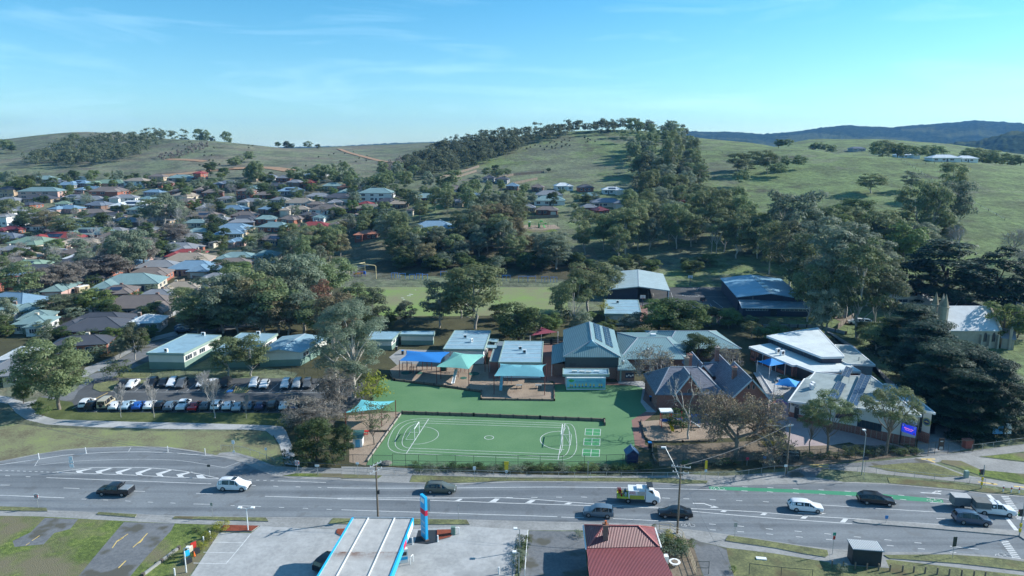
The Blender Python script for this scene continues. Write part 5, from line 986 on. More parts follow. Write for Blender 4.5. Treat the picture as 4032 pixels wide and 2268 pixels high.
def house(q,x,yb,wpx,roof='grey',wall='brick',st=1,rot=None,dr=.62,solar=False,cat='house',name='house',gable=False,wing=None):
 b=P(q,x,yb);zc=b.y*CP+(CAM_H-b.z)*SP;w_=wpx*CROP[q][2]*zc/FPX;w_=max(8.0,min(27.0,w_));rot=math.radians(hrng.uniform(-16,16)if rot is None else rot)
 d=max(7.5,min(13,w_*dr));hw=2.6*st+.25;up=Vector((-math.sin(rot),math.cos(rot),0));c=b+up*d/2
 zz=min(Tz(c.x+i*w_/2,c.y+j*d/2)for i in(-1,1)for j in(-1,1));zz=max(zz,b.z-1.2);fl=max(b.z,zz)
 r=thing(name,(c.x,c.y,fl),rot,None,cat,'houses of the suburb');r['_look']='%s%s house, %s roof'%('two storey 'if st>1 else'',WNAME[wall],RNAME[roof]);HOUSES.append(r)
 AVOID.append((c.x,c.y,d*.45));AVOID.append((c.x-w_*.32*math.cos(rot),c.y-w_*.32*math.sin(rot),d*.42));AVOID.append((c.x+w_*.32*math.cos(rot),c.y+w_*.32*math.sin(rot),d*.42))
 mb=MB();mb.box((0,0,hw/2-1.5),(w_,d,hw+3));detail=w_*FPX/zc>70
 wing=hrng.random()<.6 if wing is None else wing;ww,wd_=w_*hrng.uniform(.32,.45),d*.5;side=hrng.choice((-1,1))*(w_/2-ww/2-.2)
 if wing:mb.box((side,-d/2-wd_/2+1,hw/2-1.5),(ww,wd_+2,hw+2.98))
 mb.build('wall',WM[wall],r);e=.55;pt=math.tan(math.radians(hrng.uniform(20,25)))
 cr_=[(-w_/2-e,-d/2-e),(w_/2+e,-d/2-e),(w_/2+e,d/2+e),(-w_/2-e,d/2+e)];h=(d/2+e)*pt;rf,v=hip(r,cr_,hw,h,RM[roof],0,0 if gable else None,rmat=RM[roof],thick=.2)
 if gable:
  g=MB();
  for s in(-1,1):g.add([(s*w_/2,-d/2,hw),(s*w_/2,d/2,hw),(s*w_/2,0,hw+h*.9)],[(0,1,2)])
  g.build('gable',WM[wall],r)
 if wing:
  c2=[(side-ww/2-e,-d/2-wd_-e),(side+ww/2+e,-d/2-wd_-e),(side+ww/2+e,0),(side-ww/2-e,0)];hip(r,c2,hw+.02,(ww/2+e)*pt*.98,RM[roof],1,ins=None,rmat=RM[roof],name='wing_roof',thick=.2)
 F=(-w_/2,-d/2);Fr=(w_/2,-d/2);Br=(w_/2,d/2)
 for s in range(st):
  z0_=.9+2.6*s
  ts=[(.08,.2),(.36,.46),(.62,.76)]if not wing else([(.1,.22),(.36,.48)]if side>0 else[(.56,.68),(.8,.92)])
  for t in ts:win(r,F,Fr,t[0],t[1],z0_,z0_+1.3,M_WHITE,nx=2)
  for t in((.2,.38),(.6,.78)):win(r,Fr,Br,t[0],t[1],z0_,z0_+1.2,M_WHITE,nx=2)
 if wing:
  a,b2=(side-ww/2,-d/2-wd_),(side+ww/2,-d/2-wd_)
  if detail and hrng.random()<.5:door(r,a,b2,.15,.85,0,2.2,M_GAR,name='garage_door')
  else:win(r,a,b2,.25,.75,.9,2.2,M_WHITE,nx=3)
 door(r,F,Fr,.50 if not wing else(.26 if side>0 else .72),.555 if not wing else(.31 if side>0 else .77),0,2.15,M_NAVY)
 if detail and hrng.random()<.5:
  mb=MB();px_=hrng.uniform(-w_*.3,w_*.3);mb.box((px_,d*.12,hw+h*.9),(.9,.9,1.3));mb.build('rooftop_cooler'if hrng.random()<.5 else'chimney',WM['cream']if hrng.random()<.5 else M_BRICKD,r)
 if solar:
  mb=MB();n_=Vector((0,-math.sin(math.atan(pt)),math.cos(math.atan(pt))));a0=Vector((-w_*.22,-d/2-e+d*.12,hw+d*.12*pt))+n_*.12;a1=a0+Vector((w_*.36,0,0));a2=a1+Vector((0,d*.26,d*.26*pt));a3=a0+Vector((0,d*.26,d*.26*pt));v_=[a0,a1,a2,a3];v_+=[p-n_*.08 for p in v_];mb.add(v_,[(0,1,2,3),(7,6,5,4),(0,4,5,1),(1,5,6,2),(2,6,7,3),(3,7,4,0)]);mb.build('solar_panel',M_PANEL,rf)
 return r
HL={'R1':[(1350,1015,760,'brown','grey',1,4),(960,1175,560,'dark','brown',1,4),(905,985,170,'teal','white',1,25),(1290,765,560,'teal','cream',1,12),(1480,662,380,'brown','brick',1,10),(1570,585,380,'grey','brown',1,12),(1870,450,320,'red','white',1,8),(1180,842,300,'brown','brick',1,12,.62,True),(1810,812,330,'tan','grey',1,14),(1560,890,320,'grey','cream',1,10),(2370,480,330,'teal','brown',1,6),(2330,548,340,'brown','brown',1,8),(2240,618,260,'blue','grey',1,10),(2160,700,240,'grey','grey',1,12),(860,238,520,'teal','brick',1,-3,.5,True),(540,282,430,'red','brick',1,-2,.55,True),(270,330,400,'green','cream',1,-4),(420,420,300,'grey','white',1,-4),(110,402,240,'grey','brick',1,0),(715,435,230,'brown','white',1,0),(740,492,170,'white','white',1,4,.5),(120,530,270,'brown','brick',1,2),(270,562,340,'green','brown',1,2,.6,True),(90,190,190,'maroon','brick',1,6),(45,95,130,'grey','white',2,5,.7),(175,125,150,'grey','white',1,10),(440,205,170,'dark','cream',1,-8),(960,105,240,'dark','white',2,-6,.6),(1150,200,170,'grey','white',1,0),(1985,210,200,'teal','cream',1,5),(2100,315,140,'grey','cream',1,5),(1960,118,210,'teal','cream',1,5),(2180,85,200,'grey','cream',1,0),(2440,80,240,'dark','grey',1,0),(90,745,230,'red','brick',1,5),(265,1045,230,'teal','cream',1,20),(360,1125,280,'teal','cream',1,20),(60,1050,180,'teal','white',1,15),(1550,20,200,'brown','cream',1,5),(2380,310,90,'blue','pink',1,8)],'M1':[(700,172,430,'dark','brick',1,12,.7),(600,288,380,'dark','brick',1,14,.5),(60,492,240,'grey','cream',1,18),(130,398,150,'white','grey',1,10),(235,120,230,'teal','white',1,10),(1090,112,220,'white','grey',1,10,.45)],'R2':[(105,78,190,'teal','brick',1),(330,80,200,'brown','brick',1),(570,155,290,'red','brick',1,0),(640,62,130,'teal','white',1),(200,300,360,'brown','tan',1,0,.6,True),(1110,238,210,'orange','brick',1,0),(100,460,230,'teal','white',1,5),(1790,175,400,'blue','white',1,6),(1350,62,160,'blue','brick',1),(1080,30,120,'brown','cream',1)],'H1':[(310,462,180,'teal','cream',1),(410,485,140,'slate','brown',1),(490,505,130,'blue','grey',1),(590,490,130,'blue','brown',1,None,.62,True),(810,492,250,'green','pink',1,-3),(1015,500,165,'tan','white',2,-5),(1180,465,120,'brown','tan',2),(1250,490,90,'brown','brick',1),(1355,450,175,'teal','grey',1),(290,582,290,'teal','pink',2,4),(800,582,240,'brown','brick',2,5),(545,603,160,'grey','white',1,0,.6,True),(60,565,130,'dark','tan',2),(215,655,110,'dark','brick',1),(1145,560,140,'blue','grey',1),(1110,612,130,'teal','pink',1),(985,660,230,'white','grey',1,3,.62,True),(1010,695,110,'teal','cream',1),(1610,592,140,'brown','brick',2),(1850,580,130,'brown','brick',2),(1900,532,120,'teal','white',1),(2005,582,160,'brown','brick',1),(2200,552,190,'blue','grey',1,None,.6,True),(2220,512,110,'grey','brown',2),(2330,512,80,'red','brick',2),(2510,512,140,'teal','cream',1),(2400,592,170,'grey','white',1),(2380,655,120,'brown','pink',1),(1585,680,180,'grey','cream',1),(1530,748,230,'brown','white',1,0,.6,True),(1830,742,180,'brown','brick',1),(2030,692,170,'blue','brown',1),(2225,695,200,'tan','cream',1),(1820,795,180,'grey','brown',1),(2200,768,150,'brown','tan',1),(1910,445,90,'brown','tan',1),(2135,452,120,'grey','brick',1),(2035,440,80,'slate','white',1),(1500,440,70,'red','brick',2),(2330,432,70,'blue','brick',1),(2420,412,70,'white','white',1),(1700,610,110,'grey','cream',1),(2100,620,120,'grey','cream',1),(2530,640,100,'grey','cream',1),(2330,740,130,'dark','brick',1),(470,650,90,'green','white',1),(30,740,120,'grey','white',2)],'H2':[(255,600,250,'teal','white',2,-3),(35,525,120,'orange','brick',1),(120,520,100,'grey','brown',1),(335,635,130,'dark','brown',1),(430,655,150,'tan','brown',1),(170,655,90,'red','brick',1),(840,642,150,'grey','tan',1),(385,745,140,'grey','brown',1),(1570,585,200,'grey','white',1,3),(1570,630,230,'teal','white',1,-2),(1400,685,120,'grey','tan',1),(1550,702,160,'brown','brick',1),(1870,685,120,'grey','brick',1),(2010,645,240,'slate','cream',1,0,.6),(1880,592,120,'teal','brick',1),(2050,545,150,'white','white',1,0,.6,True),(1680,515,120,'white','white',1),(1480,525,80,'brown','brown',1),(1290,515,80,'blue','brown',1),(1850,528,110,'dark','brick',1),(2300,505,110,'slate','brown',1),(1210,462,100,'dark','grey',1),(1110,452,80,'dark','grey',1),(1970,705,80,'maroon','brick',1),(560,700,110,'brown','cream',1),(150,745,140,'brown','tan',1),(30,690,110,'brown','brick',1)],'H3':[(1695,328,150,'white','white',1,-3,.5),(1325,278,110,'slate','grey',1,0,.5),(60,690,190,'maroon','brick',1,-8),(30,655,150,'grey','brown',1),(1490,300,60,'white','cream',1),(1030,258,90,'grey','grey',1)],}
for q,L_ in HL.items():
 for h in L_:house(q,*h)
def fill_houses(poly,n,seed,w0,w1):
 rg=random.Random(seed);xs=[p[0]for p in poly];ys=[p[1]for p in poly];k=0;t=0
 while k<n and t<4000:
  t+=1;x=rg.uniform(min(xs),max(xs));y=rg.uniform(min(ys),max(ys));c=False;m=len(poly)
  for i in range(m):
   x1,y1=poly[i];x2,y2=poly[(i+1)%m]
   if(y1>y)!=(y2>y)and x<(x2-x1)*(y-y1)/(y2-y1)+x1:c=not c
  if not c:continue
  b=P('F',x,y)
  if any((b.x-a[0])**2+(b.y+5-a[1])**2<(a[2]+9.0)**2 for a in AVOID):continue
  zc=b.y*CP+(CAM_H-b.z)*SP;w_=rg.uniform(w0,w1)*1739.7/zc
  house('F',x,y,w_,rg.choice(['grey','brown','brown','teal','slate','blue','grey','tan','dark','grey','blue']),rg.choice(['brick','cream','brown','white','tan','pink']),1);k+=1
fill_houses([(0,500),(300,480),(620,470),(980,490),(960,570),(700,590),(420,640),(0,680)],46,5,14,20)
fill_houses([(0,690),(200,650),(420,640),(560,640),(480,760),(330,850),(0,860)],14,6,16,22)
fill_houses([(1070,480),(1290,490),(1290,530),(1060,530)],5,7,14,19)
r=house('H3',1990,358,210,'white','white',1,-4,.55,False,wing=False);house('H3',2150,362,150,'white','white',1,-4,.6)
def paling(pts,h=1.7,label=None,mat=None,name='paling_fence',follow=True):
 wp=[p if isinstance(p,Vector)else P(*p)for p in pts];r=thing(name,wp[0],0,label,'fence');r['group']='fences between the yards';mb=MB();pp=MB()
 for a,b in zip(wp,wp[1:]):
  n=max(1,int((b-a).length/2.5))
  for k in range(n):
   u,v=a.lerp(b,k/n),a.lerp(b,(k+1)/n);u.z=Tz(u.x,u.y);v.z=Tz(v.x,v.y);m_=(u+v)/2
   u,v=u-wp[0],v-wp[0];d=(v-u);d.z=0;d.normalize();nn=Vector((d.y,-d.x,0))*.03
   mb.add([u-nn-Vector((0,0,.3)),v-nn-Vector((0,0,.3)),v-nn+Vector((0,0,h)),u-nn+Vector((0,0,h)),u+nn-Vector((0,0,.3)),v+nn-Vector((0,0,.3)),v+nn+Vector((0,0,h)),u+nn+Vector((0,0,h))],[(3,2,1,0),(4,5,6,7),(3,7,6,2),(0,4,7,3),(1,2,6,5)])
   pp.box((u.x,u.y,u.z+h/2),(.14,.14,h+.15))
 mb.build('palings',mat or M_PAL,r);pp.build('post',mat or M_PAL,r);return r
for k,ps in enumerate([[('R1',600,1090),('R1',740,1075)],[('R1',800,270),('R1',940,262)],[('R1',440,60),('R1',640,90)],[('H0',640,560),('H0',1000,575)],[('R1',1940,640),('R1',2150,670)],[('R1',380,470),('R1',480,465)],[('M1',470,40),('M1',640,10)],[('H1',2130,640),('H1',2230,630)],[('H2',1400,735),('H2',1640,722)],[('H2',745,425),('H2',860,395),('H2',1040,340)],[('H2',820,435),('H2',1020,375)],[('H2',1130,440),('H2',1300,405),('H2',1530,385)],[('H2',1290,475),('H2',1480,435)],[('R1',1740,715),('R1',1860,670)],[('R1',1230,480),('R1',1250,500)],[('R4',700,1140),('R4',860,1030)]]):
 paling(ps,label=['weathered paling fence behind the brown roofed yard','pale fence behind the pencil pines and palms','light fence along the garden by the leafless tree','long dark fence below the two storey pink house','dark hedge side fence by the blue roof','short fence right of the green roofed house','timber fence above the dark tiled house','white fence in the middle of the suburb','pale fence behind the green playground','long paling fence climbing under the ridge wood','second paling fence stepping down the hill slope','fence running under the open hillside paddock','fence around the terraced hillside yard','white boundary fence beside the panelled roof','short fence by the street trees','fence along the lane behind the tall gums'][k])
def wirefence(q,pts,label,n_=None):
 wp=[P(q,*p)for p in pts];r=thing('farm_fence',wp[0],0,label,'fence');mb=MB();wr=MB()
 for a,b in zip(wp,wp[1:]):
  n=max(2,int((b-a).length/7));pv=None
  for k in range(n+1):
   p=a.lerp(b,k/n);p.z=Tz(p.x,p.y);p=p-wp[0];mb.box((p.x,p.y,p.z+.55),(.16,.16,1.3))
   if pv is not None:wr.bar(pv+Vector((0,0,.6)),p+Vector((0,0,.6)),.04);wr.bar(pv+Vector((0,0,1.0)),p+Vector((0,0,1.0)),.04)
   pv=p
 o=mb.build('posts',M_WOOD,r);wr.build('wire',M_STEEL,r);return r
wirefence('H3',[(60,290),(300,292),(600,288),(900,280),(1200,282),(1560,310)],'long wire fence across the right hill crest')
wirefence('H3',[(1650,345),(1780,430),(1900,510),(2080,600),(2250,700),(2430,800)],'wire fence running down the right paddock')
wirefence('H3',[(1700,385),(1900,372),(2200,362),(2560,385)],'fence below the white farmhouse')
# vehicles
def paint(name,c,rough=.28):
 m=pmat(name,c,rough,.04,1.0);b=m.node_tree.nodes['Principled BSDF'];b.inputs['Coat Weight'].default_value=.6;b.inputs['Coat Roughness'].default_value=.08;return m
PAINT={k:paint('car_paint_'+k,v)for k,v in{'white':(.72,.74,.76),'black':(.012,.013,.016),'grey':(.10,.11,.12),'silver':(.40,.43,.45),'blue':(.02,.10,.38),'navy':(.02,.03,.08),'red':(.45,.02,.02),'beige':(.46,.40,.27),'pale blue':(.32,.44,.52),'olive':(.10,.11,.09),'slate blue':(.05,.08,.13),'bluegrey':(.10,.15,.20),'maroon':(.14,.02,.03)}.items()}
M_TYRE=pmat('tyre',(.02,.02,.02),.9);M_RIM=pmat('rim',(.35,.36,.37),.35,.1,2,.6);M_CGL=pmat('car_glass',(.015,.02,.025),.04,.2,1,0,.7);M_HL=pmat('headlamp_glass',(.65,.68,.70),.15);M_TL=pmat('tail_lamp_red',(.35,.01,.01),.25)
ST={'suv':[(2.36,.76,.38,.68,.66,.72),(2.2,.90,.28,.84,.80,.90),(1.25,.93,.25,1.00,.82,1.06),(.45,.93,.25,1.04,.68,1.66),(-.4,.94,.25,1.05,.70,1.73),(-1.6,.93,.25,1.07,.68,1.70),(-2.1,.91,.28,1.07,.62,1.60),(-2.34,.86,.38,1.02,.72,1.05)],'wagon':[(2.42,.74,.36,.62,.64,.66),(2.25,.88,.26,.76,.78,.80),(1.2,.91,.22,.90,.80,.94),(.35,.91,.22,.94,.66,1.44),(-.4,.92,.22,.95,.68,1.50),(-1.7,.91,.22,.98,.65,1.46),(-2.1,.89,.26,.98,.60,1.32),(-2.42,.84,.36,.92,.72,.95)],'sedan':[(2.42,.74,.36,.60,.64,.64),(2.25,.88,.24,.74,.78,.78),(1.2,.90,.22,.88,.80,.92),(.4,.90,.22,.92,.64,1.38),(-.4,.91,.22,.93,.66,1.44),(-1.0,.90,.22,.94,.64,1.38),(-1.75,.89,.24,.96,.76,1.00),(-2.3,.86,.30,.92,.76,.96),(-2.42,.80,.38,.82,.70,.84)],'hatch':[(2.05,.74,.36,.64,.64,.68),(1.9,.86,.24,.78,.76,.84),(1.05,.88,.22,.93,.78,.98),(.35,.88,.22,.96,.64,1.44),(-.4,.89,.22,.97,.66,1.50),(-1.3,.88,.22,1.0,.62,1.44),(-1.85,.85,.28,.98,.62,1.10),(-2.05,.80,.38,.85,.70,.90)],'ute':[(2.6,.80,.42,.78,.70,.82),(2.4,.92,.32,.94,.82,1.00),(1.45,.94,.30,1.08,.84,1.13),(.75,.94,.30,1.12,.68,1.72),(.0,.94,.30,1.12,.70,1.78),(-.75,.94,.30,1.12,.68,1.72),(-.95,.94,.30,1.12,.86,1.14),(-2.5,.92,.34,1.10,.86,1.12),(-2.62,.90,.42,1.05,.84,1.08)],'van4':[(2.3,.78,.45,.95,.72,1.0),(2.2,.90,.35,1.02,.84,1.10),(1.5,.92,.32,1.10,.84,1.18),(1.1,.92,.32,1.12,.74,1.95),(0,.93,.32,1.12,.76,2.02),(-1.6,.93,.32,1.12,.76,2.02),(-2.25,.92,.36,1.12,.74,1.96),(-2.35,.88,.45,1.0,.76,1.05)],}
CABIN={'suv':(2,7),'wagon':(2,7),'sedan':(2,6),'hatch':(2,6),'ute':(2,6),'van4':(2,7)}
MESHC={}
def car_meshes(t):
 if t in MESHC:return MESHC[t]
 S=ST[t];mb=MB();vs=[];fs=[]
 for(x,w_,z0,zb,wr,zr)in S:vs+=[(x,-w_*.93,z0),(x,-w_,(z0+zb)/2),(x,-w_*.97,zb),(x,-wr,zr),(x,0,zr+.03),(x,wr,zr),(x,w_*.97,zb),(x,w_,(z0+zb)/2),(x,w_*.93,z0)]
 n=9
 for i in range(len(S)-1):
  for k in range(n-1):fs.append((i*n+k,i*n+k+1,(i+1)*n+k+1,(i+1)*n+k))
  fs.append((i*n+n-1,i*n,(i+1)*n,(i+1)*n+n-1))
 fs.append(tuple(range(n-1,-1,-1)));m_=(len(S)-1)*n;fs.append(tuple(m_+k for k in range(n)));fs=[f[::-1]for f in fs];mb.add(vs,fs)
 me=D.meshes.new('body');me.from_pydata(mb.v,[],mb.f);me.materials.append(PAINT['white'])
 bmm=bmesh.new();bmm.from_mesh(me);bmesh.ops.recalc_face_normals(bmm,faces=bmm.faces)
 bmm.to_mesh(me);bmm.free()
 for p in me.polygons:p.use_smooth=True
 me.set_sharp_from_angle(angle=math.radians(32))
 g=MB();c0,c1=CABIN[t]
 def V(i,k):return Vector(vs[i*n+k])
 cen=Vector((0,0,1.0))
 def pane(a,b,c,d,m=.08,mt=.1):
  """quad a-b bottom, d-c top, shrunk and lifted"""
  ctr=(a+b+c+d)/4;nn=(b-a).cross(d-a).normalized()
  if nn.dot(ctr-Vector((ctr.x*.3,0,.9)))<0:nn=-nn
  q=[p.lerp(ctr,m)for p in(a,b,c,d)];q=[p+nn*.012 for p in q];g.add(q,[(0,1,2,3)])
 for i in range(c0,c1-0):
  if i+1>=len(S):break
  if S[i][5]-S[i][3]<.2 and S[i+1][5]-S[i+1][3]>.2:
   pane(V(i,2).lerp(V(i+1,3),.12),V(i,6).lerp(V(i+1,5),.12),V(i+1,5).lerp(V(i,6),.05),V(i+1,3).lerp(V(i,2),.05),.07)
   for a,b in((2,3),(6,5)):
    tri=[V(i,a).lerp(V(i+1,a),.25),V(i+1,a),V(i+1,b)];ctr=sum(tri,Vector())/3;g.add([p.lerp(ctr,.18)+Vector((0,-.015 if a==2 else .015,.005))for p in tri],[(0,1,2)])
  elif S[i][5]-S[i][3]>.2 and S[i+1][5]-S[i+1][3]>.2:
   for a,b in((2,3),(6,5)):pane(V(i,a),V(i+1,a),V(i+1,b),V(i,b),.10)
  elif S[i][5]-S[i][3]>.2:
   pane(V(i,3).lerp(V(i+1,3),.1),V(i,5).lerp(V(i+1,5),.1),V(i+1,5).lerp(V(i,5),.15),V(i+1,3).lerp(V(i,3),.15),.08)
 gm=D.meshes.new('window_glass');gm.from_pydata(g.v,[],g.f);gm.materials.append(M_CGL)
 wr_=.36 if t in('suv','ute','van4')else .32;wb=MB();wb.tube([(0,-.11,0),(0,.11,0)],wr_,16);wm=D.meshes.new('wheel');wm.from_pydata(wb.v,[],wb.f);wm.materials.append(M_TYRE)
 rb=MB();rb.tube([(0,-.13,0),(0,.13,0)],wr_*.6,10);rm=D.meshes.new('rim');rm.from_pydata(rb.v,[],rb.f);rm.materials.append(M_RIM)
 f=S[1];hb=MB();hb.box((0,0,0),(.22,.32,.16));hm=D.meshes.new('headlight');hm.from_pydata(hb.v,[],hb.f);hm.materials.append(M_HL);tb=MB();tb.box((0,0,0),(.12,.22,.24));tm=D.meshes.new('tail_light');tm.from_pydata(tb.v,[],tb.f);tm.materials.append(M_TL)
 bb=MB();bb.box((S[0][0]-.02,0,.42),(.14,S[0][1]*2*.95,.22));bb.box((S[-1][0]+.02,0,.45),(.14,S[-1][1]*2*.95,.2));bb.box((S[0][0]+.0,0,.60),(.10,.8,.10));bm_=D.meshes.new('bumper');bm_.from_pydata(bb.v,[],bb.f);bm_.materials.append(M_DARK)
 MESHC[t]=(me,gm,wm,rm,hm,tm,bm_,wr_);return MESHC[t]
def car(t,base,rz,color,label,group,name='parked_car',cat='car',s=1.0,rack=False,detail=True):
 me,gm,wm,rm,hm,tm,bmp,wr_=car_meshes(t);r=thing(name,base,rz,label,cat,group);r.scale=(s,s,s);S=ST[t]
 b=D.objects.new('body',me);link(b,r);b.material_slots[0].link='OBJECT';b.material_slots[0].material=PAINT[color]
 link(D.objects.new('window_glass',gm),r);L_=S[0][0]
 for sx in(L_*.64,-L_*.60):
  for sy in(-1,1):
   w_=D.objects.new('wheel',wm);link(w_,r);w_.location=(sx,sy*(S[2][1]-.09),wr_)
   if detail:link(D.objects.new('rim',rm),w_)
 if detail:
  for sy in(-1,1):
   h=D.objects.new('headlight',hm);link(h,r);h.location=(S[1][0]+.02,sy*S[1][1]*.74,S[1][3]-.10);h.rotation_euler=(0,.25,0)
   k=D.objects.new('tail_light',tm);link(k,r);k.location=(S[-1][0]+.10,sy*S[-1][1]*.86,S[-1][3]-.10)
  link(D.objects.new('bumper',bmp),r)
  for sy in(-1,1):
   mb=MB();i=CABIN[t][0];mb.box((S[i][0]-.35,sy*(S[i][1]+.08),S[i][3]+.08),(.12,.2,.14));o=mb.build('mirror',M_DARK,r)
 if rack:
  for sy in(-1,1):mb=MB();mb.bar((S[3][0],sy*S[3][4]*.92,S[4][5]+.05),(S[-3][0],sy*S[-3][4]*.92,S[4][5]+.05),.05);mb.build('roof_rail',M_DARK,r)
 return r
def heading(q,a,b):
 A,B=U(q,*a),U(q,*b);return math.atan2(B.y-A.y,B.x-A.x)
def road_car(t,q,x,yb,a,b,color,label,flip=False,**k):
 h=heading(q,a,b)+(math.pi if flip else 0);p=U(q,x,yb);nrm=Vector((-math.sin(h),math.cos(h),0));nrm=nrm if nrm.y>0 else-nrm;p=p+nrm*.9;p.z=.03
 return car(t,p,h,color,label,'vehicles driving on the main road',name=k.pop('name','moving_car'),**k)
r=road_car('ute','B1',848,492,(350,470),(1595,515),'black','black dual cab ute with silver tray cover driving left',True,name='pickup_ute',cat='ute')
mb=MB();mb.box((-1.75,0,1.2),(1.5,1.6,.10));mb.build('tray_cover',M_STEEL,r);mb=MB();mb.bar((-.9,-.75,1.2),(-1.25,-.7,1.75),.08);mb.bar((-1.25,-.7,1.75),(-1.25,.7,1.75),.08);mb.bar((-1.25,.7,1.75),(-.9,.75,1.2),.08);mb.build('sports_bar',M_DARK,r)
r=road_car('suv','B1',1752,452,(1650,445),(1860,450),'white','white four wheel drive with roof rails on the left of the road',s=1.03,rack=True);mb=MB();mb.box((.15,0,1.77),(.6,.9,.03));mb.build('sunroof',M_CGL,r)
road_car('wagon','B2',742,472,(640,465),(850,470),'olive','dark olive wagon driving right in the far lane',rack=True,s=1.0)
road_car('suv','B2',1938,655,(1830,640),(2040,655),'bluegrey','grey blue hatchback style crossover just above the red cottage roof',True,s=.93)
road_car('sedan','B2',2525,662,(2400,655),(2640,665),'black','black sedan behind the tall power pole',True)
road_car('wagon','B3',935,612,(860,600),(1050,615),'white','white station wagon in the turning lane');road_car('wagon','B3',1470,560,(1400,550),(1570,565),'black','black wagon beside the green cycle lane',s=1.05,rack=True)
road_car('suv','B3',2198,712,(2100,700),(2300,718),'slate blue','dark blue crossover waiting beside the traffic island',s=1.0,rack=True)
p=U('B1',2452,1040);car('suv',Vector((p.x+.3,p.y+1.0,.03)),R(62),'black','black crossover parked beside the petrol canopy','cars standing near the service station',s=.95)
r=road_car('ute','B3',2365,640,(2200,620),(2480,645),'white','white ute with grey canopy tray towing a box trailer',name='tray_ute',cat='ute',s=1.02)
mb=MB();mb.box((-1.75,0,1.45),(2.0,1.85,.95));mb.build('tray_canopy',pmat('canvas_grey',(.14,.15,.15),.8),r);mb=MB();mb.box((-1.75,0,.95),(2.1,1.95,.12));mb.build('tray_deck',M_STEEL,r);mb=MB();mb.bar((.2,-.6,1.82),(.2,.6,1.82),.07);mb.bar((-.6,-.6,1.82),(-.6,.6,1.82),.07);mb.build('roof_rack',M_STEEL,r)
h=heading('B3',(2050,590),(2180,598));p=U('B3',2112,588)+Vector((0,.8,0));r=thing('box_trailer',(p.x,p.y,.03),h,'grey enclosed box trailer behind the white tray ute','trailer')
mb=MB();mb.box((0,0,1.15),(2.3,1.6,1.35));mb.build('cargo_box',pmat('trailer_grey',(.16,.17,.18),.5),r);mb=MB();mb.box((0,0,1.86),(2.34,1.64,.06));mb.build('lid',pmat('trailer_lid',(.42,.43,.43),.5),r);mb=MB();mb.bar((1.1,0,.5),(2.1,0,.5),.1);mb.build('drawbar',M_DARK,r)
for sy in(-.78,.78):mb=MB();mb.tube([(0,sy-.1,.32),(0,sy+.1,.32)],.32,14);mb.build('wheel',M_TYRE,r)
h=heading('B2',(2100,530),(2390,545));p=U('B2',2250,548)+Vector((0,1.0,0));r=thing('service_truck',(p.x,p.y,.03),h,'white and yellow road patrol truck carrying tools and traffic cones','truck','vehicles driving on the main road')
mb=MB()
S=[(3.2,.85,.45,.95,.80,1.0),(3.0,.98,.40,1.15,.92,1.25),(2.5,1.0,.38,1.3,.90,1.45),(2.0,1.0,.38,1.35,.82,2.3),(1.1,1.0,.38,1.35,.84,2.4),(1.0,1.0,.38,1.35,.84,2.36)];vs=[]
for(x,w_,z0,zb,wr,zr)in S:vs+=[(x,-w_,z0),(x,-w_,zb),(x,-wr,zr),(x,wr,zr),(x,w_,zb),(x,w_,z0)]
fs=[]
for i in range(len(S)-1):
 for k in range(6):fs.append((i*6+k,(i+1)*6+k,(i+1)*6+(k+1)%6,i*6+(k+1)%6))
fs+=[tuple(range(6)),tuple(30+k for k in range(5,-1,-1))];mb.add(vs,fs);mb.build('cab',PAINT['white'],r)
mb=MB();mb.add([(2.42,-.84,1.5),(2.42,.84,1.5),(2.04,.78,2.22),(2.04,-.78,2.22)],[(0,1,2,3)])
for s in(-1,1):mb.add([(2.2,s*.96,1.45),(1.3,s*.985,1.42),(1.3,s*.87,2.2),(1.98,s*.87,2.2)],[(0,1,2,3)])
mb.build('window_glass',M_CGL,r)
mb=MB();mb.box((-.35,0,1.45),(2.5,1.95,1.3));cb=mb.build('service_body',PAINT['white'],r);mb=MB();mb.box((-.3,-1.0,1.1),(2.2,.03,.6));mb.build('checker_panel',pmat('hazard_check',(.42,.40,.05),.5,.4,12),cb);mb=MB();mb.box((.3,-1.0,1.75),(1.1,.03,.6));mb.build('roller_door',M_STEEL,cb)
text('ROAD',(-.95,-1.02,1.92),.30,M_TXR,parent=cb);text('PATROL',(-.95,-1.02,1.64),.30,M_TXR,parent=cb)
mb=MB();mb.box((-2.4,0,.85),(1.7,2.0,.12));mb.box((-2.4,-1.0,.95),(1.7,.05,.3));mb.box((-2.4,1.0,.95),(1.7,.05,.3));mb.build('rear_tray',pmat('hi_vis_yellow',(.50,.55,.06),.5),r)
mb=MB();mb.box((-.2,0,.62),(6.2,1.0,.22));mb.build('chassis',M_DARK,r)
mb=MB();mb.box((1.6,0,2.75),(.9,1.5,.12));mb.bar((1.3,-.6,2.4),(1.3,-.6,2.75),.06);mb.bar((1.3,.6,2.4),(1.3,.6,2.75),.06);mb.build('arrow_board',M_DARK,r);mb=MB();mb.box((.3,0,2.25),(1.3,1.3,.3));mb.build('roof_box',M_WHITE,r)
for(x,y,c_,s_)in((-2.8,.4,'red',.5),(-2.3,.2,'beige',.4),(-1.95,-.5,'silver',.45),(-2.6,-.5,'red',.35),(-2.0,.5,'grey',.5)):
 mb=MB();mb.box((x,y,.92+s_*.6),(s_*.7,s_*.7,s_*1.3));mb.build('tool_crate',PAINT[c_],r)
for k in range(5):mb=MB();mb.tube([(-3.0+.12*k,.3,.9),(-3.2+.12*k,.3,1.9)],.05,5);mb.build('sign_pole',PAINT['red'],r)
